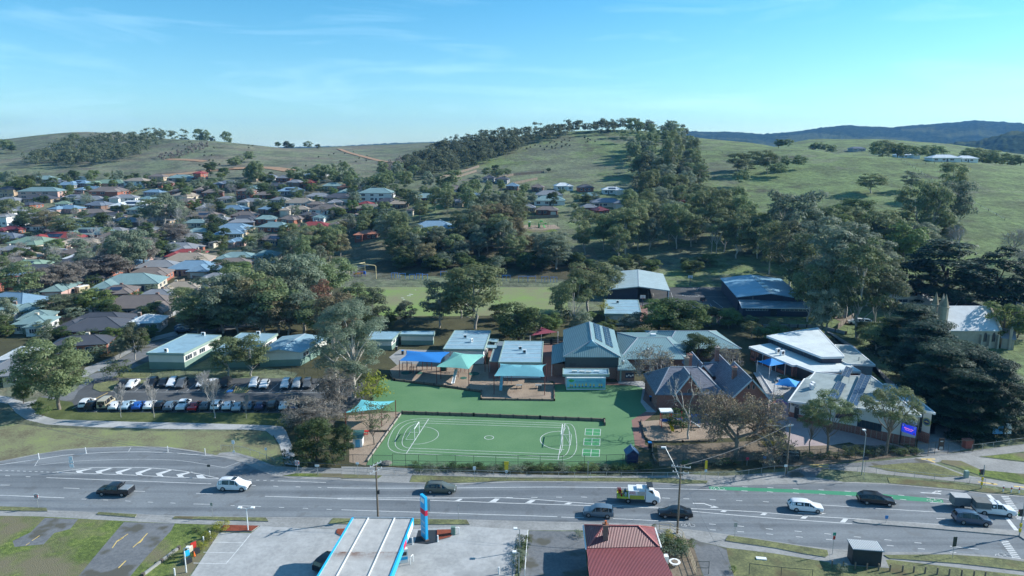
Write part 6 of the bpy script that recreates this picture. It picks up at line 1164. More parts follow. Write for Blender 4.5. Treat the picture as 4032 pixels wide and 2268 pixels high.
for x in(2.35,-1.6):
 for s in(-.9,.9):mb=MB();mb.tube([(x,s-.13,.40),(x,s+.13,.40)],.40,14);w_=mb.build('wheel',M_TYRE,r);mb=MB();mb.tube([(x,s-.15,.40),(x,s+.15,.40)],.2,10);mb.build('rim',M_RIM,w_)
hu=heading('M1',(940,558),(1008,500));gp='cars parked in the school car park'
UP=[(930,512,'hatch','black','black hatchback, leftmost in the upper parking row'),(1000,508,'sedan','white','white sedan second from left in upper parking row'),(1150,500,'suv','black','black wagon behind the second bare poplar'),(1238,500,'hatch','black','small black car left of the white roof railed suv'),(1305,500,'suv','white','white suv with roof rails in upper parking row'),(1375,508,'suv','grey','dark grey suv right of the white roof railed suv'),(1525,505,'hatch','white','white car half hidden by the largest bare poplar'),(1605,502,'sedan','white','white sedan left of the black suv by the hatched bay'),(1700,500,'suv','black','black suv left of the accessible bay'),(1920,505,'suv','white','tall white suv right of the yellow hatching'),(1998,512,'hatch','white','white hatchback beside the tall white suv'),(2158,510,'suv','white','white crossover alone left of the silver car'),(2245,508,'suv','silver','silver crossover between white and grey cars'),(2322,508,'suv','grey','grey suv at the right end of the upper row'),(2490,512,'hatch','black','dark car under the tall gum at the row end')]
LO=[(660,655,'suv','white','white hatchback, leftmost in the lower parking row'),(700,668,'hatch','black','small black car tucked beside the leftmost white car'),(805,660,'van4','beige','boxy beige four wheel drive with rear spare wheel'),(878,672,'hatch','white','white car right of the beige four wheel drive'),(965,668,'sedan','pale blue','pale blue sedan in the lower parking row'),(1050,672,'hatch','blue','bright blue hatchback in the lower parking row'),(1135,670,'hatch','white','white hatchback right of the bright blue one'),(1215,668,'hatch','black','black car behind the leaning poplar trunk'),(1290,672,'wagon','bluegrey','blue grey wagon left of the white ute'),(1388,668,'ute','white','white ute parked left of the red car'),(1470,674,'sedan','red','red low coupe in the lower parking row'),(1555,672,'hatch','grey','grey car right of the red coupe'),(1640,668,'suv','white','white suv behind the dark poplar trunk'),(1725,672,'hatch','white','white hatchback with black roof in lower row'),(1798,676,'sedan','silver','silver sedan in the middle of the lower row'),(1880,672,'hatch','bluegrey','blue grey hatchback left of two dark cars'),(1965,674,'hatch','navy','navy hatchback left of the black suv'),(2060,670,'suv','black','black suv left of the last white car'),(2145,672,'hatch','white','last white hatchback near the grey shrubs'),(2225,674,'sedan','navy','navy sedan right of the last white hatchback'),(2305,672,'hatch','black','black hatchback beside the grey leaved shrubs'),(2390,672,'suv','navy','dark blue suv at the right end of the lower row')]
for x,y,t,c_,lb in UP+LO:
 p=U('M1',x,y+12);p.z=.022;up_=(x,y)in[(a[0],a[1])for a in UP];r=car(t,p,hu+(math.pi if up_ else 0)+hrng.uniform(-.04,.04),c_,lb,gp,s=.97 if t in('suv','ute')else 1.0,rack=('rail'in lb))
 if t=='van4':mb=MB();mb.tube([(-2.4,0,1.1),(-2.62,0,1.1)],.36,12);mb.build('spare_wheel',M_TYRE,r)
gs='cars parked along the streets'
for q,x,y,t,c_,a,lb in[('R1',1535,488,'suv','white',55,'white car parked on the street between the domed trees'),('R1',690,118,'suv','maroon',10,'dark maroon car near the black roofed house'),('R1',808,140,'sedan','white',150,'white sedan near the black roofed house'),('M1',1378,108,'hatch','slate blue',15,'dark blue hatchback turning behind the long portable'),('R1',1835,1140,'hatch','slate blue',10,'blue car in the driveway behind the gums'),('H1',640,527,'ute','white',0,'white ute before the green roofed hill house'),('H1',690,530,'hatch','grey',0,'grey car right of the white hill ute'),('H2',385,541,'hatch','white',20,'white car at the bend below the two storey teal roof'),('H2',428,539,'hatch','blue',20,'blue car at the bend below the two storey teal roof'),('H2',170,506,'sedan','blue',10,'blue car on the street at the foot of the hill'),('H2',250,502,'hatch','slate blue',10,'dark car under the street gums below the hill'),('H1',2370,678,'hatch','white',10,'white van beside the pale caravan'),('H1',1240,715,'hatch','navy',20,'dark car beside the grey gum by the upper street'),('R1',230,12,'hatch','black',10,'black car under trees at the upper left edge'),('R4',880,1085,'suv','white',170,'white suv parked on the lane behind tall gums'),('R4',950,1082,'wagon','pale blue',170,'pale blue wagon parked beside the lane suv'),('R1',20,995,'hatch','white',30,'white car at the left edge near the teal roofs')]:
 p=P(q,x,y,.15);car(t,p,R(a),c_,lb,gs,detail=False)
p=P('R1',832,775,.12);r=thing('caravan',p,R(75),'cream caravan parked beside the suburban street','caravan');mb=MB();mb.box((0,0,1.5),(4.6,2.2,2.1));mb.build('body',PAINT['beige'],r);mb=MB();mb.box((0,0,2.62),(4.4,2.0,.14));mb.build('roof',M_WHITE,r)
for s in(-1.13,1.13):
 mb=MB();mb.box((.8,s,1.8),(1.0,.05,.6));mb.build('window',M_CGL,r)
 mb=MB();mb.tube([(0,s-.05,.35),(0,s+.05,.35)],.35,12);mb.build('wheel',M_TYRE,r)
mb=MB();mb.box((-2.33,.4,1.4),(.05,.6,1.5));mb.build('door',M_DARK,r)
p=P('H1',2425,690,.1);r=thing('caravan',p,R(5),'pale caravan beside the white van in the suburb','caravan');mb=MB();mb.box((0,0,1.5),(5,2.2,2.2));mb.build('body',M_WHITE,r);mb=MB();mb.box((0,-1.12,1.8),(1.6,.05,.6));mb.build('window',M_CGL,r)
p=P('H1',615,447,0);r=thing('caravan',p,R(5),'white caravan standing above the blue roofed hill houses','caravan');mb=MB();mb.box((0,0,2.2),(7,2.4,3));mb.build('body',M_WHITE,r);mb=MB();mb.box((0,-1.22,2.6),(1.6,.05,.7));mb.build('window',M_CGL,r)
# street and school furniture
M_RUST=pmat('maroon_post',(.16,.05,.04),.6,.15);M_YEL=pmat('play_yellow',(.72,.50,.03),.45,.08);M_PBLUE=pmat('play_blue',(.03,.12,.42),.45,.1);M_PGREEN=pmat('play_green',(.05,.42,.08),.45,.1);M_PRED=pmat('play_red',(.5,.04,.03),.45,.1)
def wire_mat():
 m=D.materials.new('chain_mesh');m.use_nodes=True;N=m.node_tree.nodes;L=m.node_tree.links;b=N['Principled BSDF'];b.inputs['Base Color'].default_value=(.08,.09,.09,1);b.inputs['Roughness'].default_value=.5
 t=N.new('ShaderNodeBsdfTransparent');mx=N.new('ShaderNodeMixShader');mx.inputs[0].default_value=.12;L.new(t.outputs[0],mx.inputs[1]);L.new(b.outputs[0],mx.inputs[2]);L.new(mx.outputs[0],N['Material Output'].inputs[0]);return m
M_MESH=wire_mat()
def fence(name,q,pts,h,sp,mat,label,rails=(1.0,),mesh=True,r_=.035,wp=None,group=None,cat='fence'):
 wp=wp or[P(*(p if isinstance(p[0],str)else(q,*p)))for p in pts];r=thing(name,wp[0],0,label,cat,group);rl=MB();ms=MB();np_=0;pv=None
 tot=sum((b-a).length for a,b in zip(wp,wp[1:]));sp=max(sp,tot/95)
 for a,b in zip(wp,wp[1:]):
  n=max(1,round((b-a).length/sp))
  for k in range(n+1):
   if k==0 and pv is not None:continue
   p=a.lerp(b,k/n)-wp[0];pm=MB();pm.tube([(p.x,p.y,p.z),(p.x,p.y,p.z+h)],r_,6);pm.build('post',mat,r)
   if pv is not None:
    for t in rails:rl.bar(pv+Vector((0,0,h*t)),p+Vector((0,0,h*t)),r_*1.3)
    if mesh:ms.add([pv+Vector((0,0,.03)),p+Vector((0,0,.03)),p+Vector((0,0,h)),pv+Vector((0,0,h))],[(0,1,2,3)])
   pv=p
 rl.build('rail',mat,r)
 if mesh:ms.build('wire_mesh',M_MESH,r)
 return r
fence('chain_link_fence','B2',[(585,268),(1000,275),(1500,275),(2000,270),(2245,262),(2576,262),('B3',300,258),('B3',600,255),('B3',900,235),('B3',1300,205),('B3',1750,178)],2.3,3.4,M_DSTEEL,'tall dark chain fence between the turf and the road footpath',(1.0,.5))
r=fence('chain_link_gate','B2',[(388,262),(585,268)],2.3,2.3,M_DSTEEL,'tall double gate in the school road fence',(1.0,.5,.12),cat='gate')
fence('chain_link_fence','B1',[(2576,262),('B2',90,255),('B2',388,262)],2.0,3.0,M_DSTEEL,'dark chain fence left of the tall double gate')
fence('footpath_fence','B1',[(2236,318),(2400,326),(2576,322),('B2',300,318),('B2',600,325),('B2',900,334),('B2',1400,346),('B2',2000,348),('B2',2576,350)],1.0,2.6,M_STEEL,'low grey pipe fence along the footpath beside the road',(1.0,),True,.03)
fence('footpath_fence','B3',[(890,300),(1320,300),(1600,330),(2050,378),(2280,402)],1.0,2.6,M_STEEL,'low pipe fence beside the right hand footpath',(1.0,),True,.03)
fence('footpath_fence','B3',[(0,352),(400,345),(690,300),(890,298)],1.0,2.6,M_STEEL,'low pipe fence in the shade below the school sign',(1.0,),True,.03)
fence('footpath_fence','B1',[(1668,140),(1820,150),(1960,195),(2070,245)],1.0,2.2,M_STEEL,'short wire fence curving round the slip lane corner',(1.0,),True,.03)
fence('churchyard_fence','B3',[(2180,150),(2340,130),(2576,95),(3000,50)],1.3,3,M_STEEL,'wire fence below the cypress churchyard',(1.0,),True,.03)
fence('entry_gates','B3',[(1760,182),(1850,180),(1900,170),(2000,165),(2190,152)],2.3,2.6,M_DSTEEL,'tall dark gates beside the brown banner',(1.0,.1),cat='gate')
fence('car_park_fence','M1',[(1060,440),(1400,440),(1900,425),(2500,430)],1.6,3,M_DSTEEL,'dark mesh fence between portables and car park',(1.0,))
fence('lane_fence','M3',[(1300,150),(1460,400),(1640,560),(1900,740),(2110,900),(2190,990)],1.8,3,M_DSTEEL,'dark fence between the school and the cypress trees',(1.0,))
fence('court_fence','M3',[(200,65),(640,60),(1000,55),(1240,120)],1.8,3,M_DSTEEL,'dark fence behind the white classroom wing',(1.0,))
def lowwall(name,q,pts,h,w_,mat,label,seg=None,follow=False):
 wp=[P(*(p if isinstance(p[0],str)else(q,*p)))for p in pts];r=thing(name,wp[0],0,label,'retaining wall');mb=MB();cp=MB()
 for a,b in zip(wp,wp[1:]):
  a,b=a-wp[0],b-wp[0];mb.bar(a+Vector((0,0,h/2)),b+Vector((0,0,h/2)),w_,h);n=max(1,int((b-a).length/2.4))
  for k in range(n+1):p=a.lerp(b,k/n);cp.box((p.x,p.y,h/2+.03),(w_*1.6,w_*1.6,h+.08))
 mb.build('sleepers',mat,r);cp.build('post',pmat('wall_post',(.10,.085,.07),.9),r);return r
M_SLP=pmat('sleeper_dark',(.19,.15,.11),.9,.3,3);M_SLPL=pmat('sleeper_pale',(.34,.31,.27),.9,.2,3)
lowwall('sleeper_wall','M2',[(460,728),(1000,745),(1500,765),(1985,785),(1988,815)],.62,.2,M_SLP,'dark sleeper wall above the painted pitch')
lowwall('sleeper_edge','M2',[(370,440),(402,476),(700,510),(1058,562),(1056,622),(1608,630),(1606,505)],.40,.18,M_SLP,'timber edging round the bark playground')
lowwall('timber_edge','M2',[(458,720),(355,862),(195,1089)],.3,.16,M_SLPL,'pale timber edge at the left side of the pitch');lowwall('timber_edge','M2',[(85,862),(350,862)],.35,.16,M_SLP,'dark timber step below the lower bark bed')
lowwall('timber_edge','M2',[(2262,785),(2290,905),(2335,942),(2576,942),('M3',250,935)],.3,.16,M_SLP,'dark edging round the adventure playground bark');lowwall('timber_edge','B2',[(2350,105),(2345,175),(2375,240)],.45,.18,M_SLP,'timber edge right of the blue cubby house')
lowwall('concrete_wall','M3',[(600,75),(1000,75),(1230,128)],.9,.25,CONC2,'long grey retaining wall behind the classroom wing')
lowwall('drive_kerb_wall','B1',[(1350,885),(1080,1089)],.35,.25,CONC2,'pale concrete strip wall left of the forecourt')
for k in range(3):lowwall('terrace_seat','D2',[(80+30*k,400+32*k),(300,392+32*k),(490,396+32*k)],.4,.3,M_SLP,['upper terraced seat behind the hall','middle terraced seat behind the hall','lower terraced seat behind the hall'][k])
def sail(name,q,corners,zc,mat,label,peak=None,sag=.5,n=10,post=True,pm=None,base=None,zp=None):
 C=[U(q,x,y,z)for(x,y),z in zip(corners,zc)];c0=sum(C,Vector())/len(C);r=thing(name,(c0.x,c0.y,0),0,label,'shade sail');off=Vector((c0.x,c0.y,0));vs=[];fs=[]
 if len(C)==4:
  pk=peak or[]
  for j in range(n+1):
   for i in range(n+1):
    u,v=i/n,j/n;p=C[0]*(1-u)*(1-v)+C[1]*u*(1-v)+C[2]*u*v+C[3]*(1-u)*v
    eu,ev=4*u*(1-u),4*v*(1-v);p=p.lerp(c0*.0+p,1)
    mid=Vector((c0.x,c0.y,p.z));k=.13*(eu*(abs(2*v-1)**3)+ev*(abs(2*u-1)**3));p=p.lerp(mid,k);
    rise=0
    for(pu,pv,ph)in pk:d=max(abs(u-pu)/max(pu,1-pu),abs(v-pv)/max(pv,1-pv));rise=max(rise,ph*max(0,1-d)**1.0)
    p.z+=rise-.12*(eu+ev)*(1-min(1,rise));vs.append(p-off)
  for j in range(n):
   for i in range(n):a=j*(n+1)+i;fs.append((a,a+1,a+n+2,a+n+1))
 else:
  for j in range(n+1):
   for i in range(n+1-j):u,v=i/n,j/n;w_=1-u-v;p=C[0]*w_+C[1]*u+C[2]*v;p=p.lerp(Vector((c0.x,c0.y,p.z)),.35*(4*u*v*(w_<1e-6)+4*u*w_*(v==0)+4*v*w_*(u==0))*.4);vs.append(p-off)
  idx={};k=0
  for j in range(n+1):
   for i in range(n+1-j):idx[(i,j)]=k;k+=1
  for(i,j)in idx:
   if(i+1,j)in idx and(i,j+1)in idx:fs.append((idx[(i,j)],idx[(i+1,j)],idx[(i,j+1)]))
   if(i+1,j)in idx and(i,j+1)in idx and(i+1,j+1)in idx:fs.append((idx[(i+1,j)],idx[(i+1,j+1)],idx[(i,j+1)]))
 m=len(vs);vs2=vs+[v-Vector((0,0,.02))for v in vs];fs2=fs+[tuple(i+m for i in f[::-1])for f in fs];mb=MB();mb.add(vs2,fs2);mb.build('sail_cloth',mat,r,smooth=False)
 if post:
  for p in C:q_=p-off;mb=MB();mb.tube([(q_.x,q_.y,0),(q_.x,q_.y,q_.z+.1)],.08,7);mb.build('post',pm or M_RUST,r)
 return r
S_BL=pmat('sail_royal_blue',(.012,.17,.50),.75,.06,.6);S_GR=pmat('sail_sea_green',(.16,.42,.37),.75,.06,.6);S_TE=pmat('sail_teal',(.13,.36,.42),.75,.06,.6);S_AQ=pmat('sail_aqua',(.14,.50,.54),.75,.06,.6);S_MA=pmat('sail_maroon',(.20,.035,.06),.75,.06,.6);S_BR=pmat('sail_bright_blue',(.015,.27,.68),.75,.06,.6)
sail('shade_sail','D1',[(308,725),(1000,760),(1160,580),(430,562)],[4.0,4.0,4.0,4.0],S_BL,'large royal blue shade sail over the climbing frames',[(.42,.55,.7)])
sail('shade_sail','D1',[(930,830),(1472,868),(1745,630),(1222,592)],[4.0,4.0,4.2,4.2],S_GR,'sea green pyramid shade sail over the white slide',[(.45,.55,1.3)])
sail('shade_sail','M2',[(1152,442),(1535,448),(1548,355),(1195,348)],[4.2,4.2,4.2,4.2],S_TE,'teal shade sail in front of the flat roofed classroom',[(.3,.5,1.2),(.65,.5,1.2)])
sail('shade_sail','M2',[(30,718),(300,690),(408,628),(150,620)],[3.6,3.6,3.6,3.6],S_AQ,'aqua shade sail half hidden behind the young gum',[(.5,.5,.5)])
sail('shade_sail','M2',[(1425,138),(1635,110),(1510,72)],[3.2,3.2,4.4],S_MA,'maroon triangular sail behind the classrooms',pm=M_WHITE)
sail('shade_sail','D4',[(350,735),(560,815),(820,775),(600,700)],[3.0,2.9,3.0,3.0],S_BR,'bright blue peaked umbrella sail against the classroom wall',[(.5,.5,1.1)],pm=M_WHITE)
sail('shade_sail','D4',[(635,1125),(1010,1172),(1080,1078),(705,1035)],[2.7,2.7,2.7,2.7],S_BR,'bright blue peaked umbrella sail over the picnic tables',[(.5,.5,1.2)],pm=M_WHITE)
def play(name,label,q,x,y,parts,rz=0,cat='play equipment'):
 b=P(q,x,y);r=thing(name,b,rz,label,cat)
 for nm,mat,f in parts:mb=MB();f(mb);mb.build(nm,mat,r)
 return r
def slide(label,q,x,y,mat,h=1.7,L_=3.2,rz=0,s=1.0):
 def chute(mb):
  pts=[(0,0,h),(0,-.4,h),(0,-L_*.85,.35),(0,-L_,.3)];pts=[Vector(p)for p in pts]
  for a,b in zip(pts,pts[1:]):mb.bar(a,b,.55,.06);
  for sx in(-.3,.3):
   for a,b in zip(pts,pts[1:]):mb.bar(a+Vector((sx,0,.12)),b+Vector((sx,0,.12)),.06,.26)
 def ladder(mb):
  for sx in(-.3,.3):mb.bar((sx,.7,0),(sx,.2,h+.8),.07)
  for k in range(6):mb.bar((-.3,.65-k*.08,.3+k*.28),(.3,.65-k*.08,.3+k*.28),.05)
 return play('slide',label,q,x,y,[('chute',mat,chute),('ladder',M_RUST,ladder)],rz)
slide('white slide under the edge of the sea green sail','D1',1270,1020,M_WHITE,2.2,4.6,-.12);slide('pale blue slide under the teal sail','D1',2030,1130,pmat('slide_pale_blue',(.35,.62,.68),.4),2.2,4.6,-.05)
def frame_(w_,h,mat,n=2,bars=True):
 def f(mb):
  for k in range(n):x=-w_/2+w_*k/(n-1);mb.tube([(x,-.5,0),(x,-.5,h)],.05,6);mb.tube([(x,.5,0),(x,.5,h)],.05,6);mb.bar((x,-.5,h),(x,.5,h),.07)
  mb.bar((-w_/2,-.5,h),(w_/2,-.5,h),.06);mb.bar((-w_/2,.5,h),(w_/2,.5,h),.06)
  if bars:
   for k in range(int(w_/.4)):x=-w_/2+.4*k;mb.bar((x,-.5,h),(x,.5,h),.04)
 return f
for k,(q,x,y,w_,h,lb)in enumerate([('D1',440,890,2.2,1.9,'maroon bar frame at the left under the blue sail'),('D1',545,930,1.6,1.5,'low maroon bar frame right of the leftmost one'),('D1',775,880,2.2,2.0,'maroon climbing frame in the middle under the blue sail'),('D1',1340,910,2.0,2.2,'maroon tower frame beside the white slide'),('D1',2120,1100,2.0,2.3,'maroon tower frame beside the pale blue slide')]):
 play('climbing_frame',lb,q,x,y,[('frame',M_RUST,frame_(w_,h,M_RUST,3))])
play('climbing_wall','dark green climbing wall between the blue and green sails','D1',1050,900,[('panel',pmat('climb_green',(.02,.07,.05),.6),lambda mb:mb.box((0,0,1.1),(1.3,.1,2.2))),('frame',M_RUST,frame_(1.6,2.4,M_RUST,2,False))])
for q,x,y,rx,lb in[('D1',430,930,1.3,'dark green rubber mat under the left bar frame'),('D1',640,935,.9,'green rubber mat near the middle bar frame'),('D1',1385,1018,.8,'round green mat right of the white slide'),('D1',1560,945,1.3,'dark green mat in the shade of the classroom')]:
 b=U(q,x,y);r=thing('rubber_mat',b,0,lb,'mat');mb=MB();mb.tube([(0,0,.02),(0,0,.06)],rx,18);mb.build('pad',pmat('mat_green',(.03,.11,.085),.9),r)
for q,x,y,lb in[('D2',85,1190,'low play table right under the teal sail'),('D1',2320,1190,'grey play table in the middle under the teal sail')]:
 play('play_table',lb,q,x,y,[('top',M_STEEL,lambda mb:mb.box((0,0,.8),(1.4,.8,.08))),('leg',M_DARK,lambda mb:[mb.box((s,0,.4),(.1,.6,.8))for s in(-.5,.5)])])
def tw_posts(mb):
 for sx in(-.9,.9):
  for sy in(-.7,.7):mb.tube([(sx,sy,0),(sx,sy,3.1)],.07,6)
 mb.tube([(3.2,-.6,0),(3.2,-.6,2.8)],.07,6);mb.tube([(3.2,.6,0),(3.2,.6,2.8)],.07,6);mb.tube([(4.6,-.6,0),(4.6,-.6,2.4)],.07,6);mb.tube([(4.6,.6,0),(4.6,.6,2.4)],.07,6)
play('play_tower','play tower with white roof, arched bridge and yellow slide','D3',510,1400,[('posts',M_PRED,tw_posts),('roof',M_WHITE,lambda mb:mb.prism([(-1.25,-1.0),(1.25,-1.0),(1.2,1.0),(-1.2,1.0)],3.1,3.35)),('deck',M_STEEL,lambda mb:[mb.box((0,0,1.2),(1.9,1.5,.08)),mb.box((3.9,0,1.2),(1.5,1.3,.08))]),('side_panel',M_PBLUE,lambda mb:mb.box((0,-.72,1.55),(1.7,.05,.55))),('side_panel',M_PBLUE,lambda mb:mb.box((3.9,-.62,1.6),(1.3,.05,.6))),('bridge',M_PBLUE,lambda mb:[mb.bar((.9+.38*k,s,1.2+.3*math.sin(math.pi*k/6)+z),(.9+.38*(k+1),s,1.2+.3*math.sin(math.pi*(k+1)/6)+z),.05)for k in range(6)for s in(-.6,.6)for z in(0,.45,.9)]+[mb.bar((.9+.38*k,-.6,1.25+.3*math.sin(math.pi*k/6)),(.9+.38*k,.6,1.25+.3*math.sin(math.pi*k/6)),.2,.05)for k in range(7)]),('slide_chute',M_YEL,lambda mb:[mb.bar((.6,-.7,1.2),(.75,-3.0,.25),.5,.06),mb.bar((.35,-.7,1.35),(.5,-3.0,.4),.06,.25),mb.bar((.85,-.7,1.35),(1.0,-3.0,.4),.06,.25)]),('side_slide',M_STEEL,lambda mb:mb.bar((4.6,0,1.2),(6.6,-.6,.1),.6,.08))])
play('monkey_bars','blue monkey bars beside the arched bridge','D3',1080,1380,[('frame',M_PBLUE,frame_(3.0,2.0,M_PBLUE,3))])
for q,x,y,w_,n,lb in[('R2',1395,625,2.5,3,'blue frame at the left end of the oval fitness row'),('R2',1475,632,2.2,2,'second blue frame from left on the oval edge'),('R2',1570,640,2.0,2,'third blue frame from left on the oval edge'),('R2',1645,632,2.4,3,'fourth blue frame from left on the oval edge'),('R2',1700,640,2.0,2,'fifth blue frame from left on the oval edge'),('R2',1890,610,2.5,2,'blue frame just left of the big oval gum'),('R2',2395,640,2.5,2,'blue frame just right of the big oval gum'),('R2',2520,650,3.0,3,'blue climbing net frame right of the oval gum'),('R3',110,660,3.5,3,'blue rope climbing frame at the oval centre edge'),('R3',200,660,3.0,2,'blue leaning frame near the oval rope climber'),('R3',330,665,2.5,3,'tall blue frame left of the oval red panel'),('R3',420,668,2.5,3,'tall blue frame beside the oval corner gum')]:
 play('fitness_frame',lb,q,x,y,[('frame',pmat('frame_blue',(.04,.20,.55),.45),frame_(w_,2.1,None,n)),('net',M_YEL,lambda mb:[mb.bar((-.6,0,.5+.4*k),(.6,0,.9+.4*k),.04)for k in range(3)])])
play('play_structure','orange and purple play structure under the yellow arch','R2',1045,610,[('posts',pmat('play_purple',(.10,.05,.28),.5),frame_(4.5,2.0,None,4)),('tube',pmat('play_orange',(.75,.28,.03),.5),lambda mb:[mb.tube([(-2.5,0,.9),(-1,-.3,1.3),(.5,0,1.1),(1.5,.2,1.4)],.22,8),mb.tube([(-2.2,.5,1.4),(0,.5,1.6),(1.5,.5,1.5)],.08,6)]),('panel',M_PBLUE,lambda mb:mb.box((2,0,1.6),(.9,.9,1.2)))])
def arch(mb):
 A=P('R2',935,640);B=P('R2',1210,632);Cc=P('R2',1100,598);o_=P('R2',1210,632)
 for a,b in((A,B),(Cc,B)):pass
 za=6.2;pts=[A,A.lerp(B,.02)+Vector((0,0,4.6)),A.lerp(B,.12)+Vector((0,0,6.0)),A.lerp(B,.40)+Vector((0,0,6.4)),A.lerp(B,.97)+Vector((0,0,5.4)),B+Vector((0,0,4.9)),B];mb.tube([p-o_ for p in pts],.16,7)
 mb.tube([Cc-o_,Cc-o_+Vector((0,0,5.4)),A.lerp(B,.40)+Vector((0,0,6.4))-o_],.14,7)
play('arch_swing','tall pale yellow steel arch at the left end of the oval','R2',1210,632,[('arch',pmat('arch_cream',(.62,.52,.28),.5),arch)])
play('play_tower','green play tower with slide in the upper park','R3',290,118,[('posts',M_PGREEN,frame_(2.4,2.8,None,3)),('roof',M_PGREEN,lambda mb:mb.box((.2,0,3.4),(1.8,1.6,.5),0,.6)),('slide_chute',M_PGREEN,lambda mb:mb.bar((1.0,-.5,1.5),(2.2,-2.2,.2),.6,.1)),('panel',M_PGREEN,lambda mb:[mb.box((-.9,0,1.0),(.8,1,1.6)),mb.box((2.4,0,2.0),(1.2,.6,.5))])])
play('play_tower','slim green tower at the left of the park playground','R3',175,122,[('posts',M_PGREEN,frame_(1.2,3.0,None,2)),('roof',pmat('pale_canopy',(.5,.6,.55),.6),lambda mb:mb.box((0,0,3.4),(1.6,1.4,.5),0,.3)),('panel',M_PGREEN,lambda mb:mb.box((0,-.4,1.6),(.9,.1,2.2)))])
for q,x,y,lb in[('R3',410,110,'swing frame at the right of the park playground'),('R3',215,118,'swing frame at the left of the park playground')]:
 play('swing_set',lb,q,x,y,[('frame',M_DARK,lambda mb:[mb.tube([(s,d,0),(s,0,2.4)],.06,6)for s in(-2.5,2.5)for d in(-.8,.8)]+[mb.bar((-2.5,0,2.4),(2.5,0,2.4),.1)]),('seat',M_DARK,lambda mb:[mb.box((s,0,.5),(.45,.2,.05))for s in(-1.2,1.2)]),('chain',M_STEEL,lambda mb:[mb.bar((s+d,0,.5),(s+d,0,2.4),.03)for s in(-1.2,1.2)for d in(-.2,.2)])])
track_ribbon('park_bark',['R3',(110,112),(300,118),(460,108)],9,MULCH,.08)
track_ribbon('park_lawn',['R3',(150,150),(300,148),(440,140)],7,LUSH,.07)
def goal(label,a,b,q='M2',out=-1):
 A,B=U(q,*a),U(q,*b);r=thing('soccer_goal',(A+B)/2,0,label,'goal','goals on the painted pitch');A,B=A-(A+B)/2,B-(A+B)/2;h=2.1;bk=Vector((out*1.7,0,0));mb=MB()
 for p in(A,B):mb.tube([p,p+Vector((0,0,h))],.06,8);
 mb.bar(A+Vector((0,0,h)),B+Vector((0,0,h)),.12);mb.build('goal_frame',M_WHITE,r);mb=MB()
 for p in(A,B):mb.bar(p,p+bk,.06);mb.bar(p+bk,p+Vector((0,0,h))+bk*.35,.05)
 mb.bar(A+bk,B+bk,.06);mb.build('back_stay',M_WHITE,r);nb=MB();n=12
 for k in range(n+1):t=k/n;u=A.lerp(B,t);nb.bar(u+bk,u+Vector((0,0,h))+bk*.3,.007);nb.bar(u+Vector((0,0,h))+bk*.3,u+Vector((0,0,h)),.007)
 for k in range(9):t=k/8;nb.bar(A+bk*(1-.7*t)+Vector((0,0,h*t)),B+bk*(1-.7*t)+Vector((0,0,h*t)),.007)
 nb.build('net',M_STEEL,r)
goal('white soccer goal at the left end of the pitch',(553,922),(588,868));goal('white soccer goal at the right end of the pitch',(1658,965),(1668,885),out=1)
for q,x,y,yt,lb,back in[('R3',1312,912,800,'basketball hoop in front of the open shelter',1),('R3',1790,700,600,'basketball hoop at the far side of the court',1),('R3',1912,940,805,'basketball hoop facing away on the near court',0)]:
 b=P(q,x,y);r=thing('basketball_hoop',b,0,lb,'hoop','basketball hoops');mb=MB();mb.tube([(0,0,0),(0,0,2.9)],.12,8);mb.build('pole',M_NAVY,r);mb=MB();mb.box((0,-.15,3.4),(1.8,.06,1.1));bd=mb.build('backboard',M_WHITE if back else M_DARK,r)
 mb=MB();mb.tube([(.23*math.cos(a),-.45+.23*math.sin(a),3.05)for a in[k*math.pi/5 for k in range(11)]],.02,4,False);mb.build('ring',M_PRED,bd)
 if back:mb=MB();mb.bar((-.3,-.19,3.2),(.3,-.19,3.2),.05);mb.bar((-.3,-.19,3.2),(-.3,-.19,3.6),.05);mb.bar((.3,-.19,3.2),(.3,-.19,3.6),.05);mb.bar((-.3,-.19,3.6),(.3,-.19,3.6),.05);mb.build('target_square',M_DARK,bd)
b=U('B2',2195,240);r=thing('cubby_house',(b.x,b.y+.8,0),.05,'small dark blue cubby house with blue gable roof by the road fence','cubby house');mb=MB();mb.box((0,0,.85),(1.9,1.7,1.7));mb.build('wall',pmat('cubby_navy',(.02,.025,.10),.6),r);hip(r,[(-1.15,-1.1),(1.15,-1.1),(1.15,1.1),(-1.15,1.1)],1.7,1.0,pmat('cubby_roof',(.05,.13,.24),.5,.1,2),1,0)
gm=MB();gm.add([(-.95,-.86,1.65),(.95,-.86,1.65),(0,-.86,2.5)],[(0,1,2)]);gm.build('gable',MATS['cubby_navy'],r)
def bin_(q,x,y,lb,lid):
 b=P(q,x,y);r=thing('wheelie_bin',b,0,lb,'bin');mb=MB();mb.box((0,0,.5),(.5,.6,1.0),0,1.15);mb.build('body',M_DARK,r);mb=MB();mb.box((0,0,1.04),(.62,.72,.1));mb.build('lid',lid,r)
bin_('B2',2327,120,'blue lidded wheelie bin at the end of the pink path',pmat('lid_blue',(.03,.25,.6),.5));bin_('D1',365,620,'blue lidded bin by the amenities path',MATS['lid_blue']);bin_('M2',2335,630,'dark blue bin beside the slate schoolhouse wall',MATS['lid_blue']);bin_('D1',260,550,'pale bin against the cream block',M_STEEL)
def bench(q,x,y,lb,rz=0,mat=None):
 b=P(q,x,y);r=thing('picnic_table',b,rz,lb,'picnic table','picnic tables and benches');mb=MB();mb.box((0,0,.74),(1.8,.75,.05));mb.build('table_top',mat or M_STEEL,r)
 for s in(-1,1):mb=MB();mb.box((0,s*.7,.44),(1.8,.28,.05));mb.build('seat',mat or M_STEEL,r)
 for s in(-.7,.7):mb=MB();mb.box((s,0,.4),(.07,1.3,.07));mb.box((s,0,.37),(.07,.07,.74));mb.build('leg',M_DARK,r)
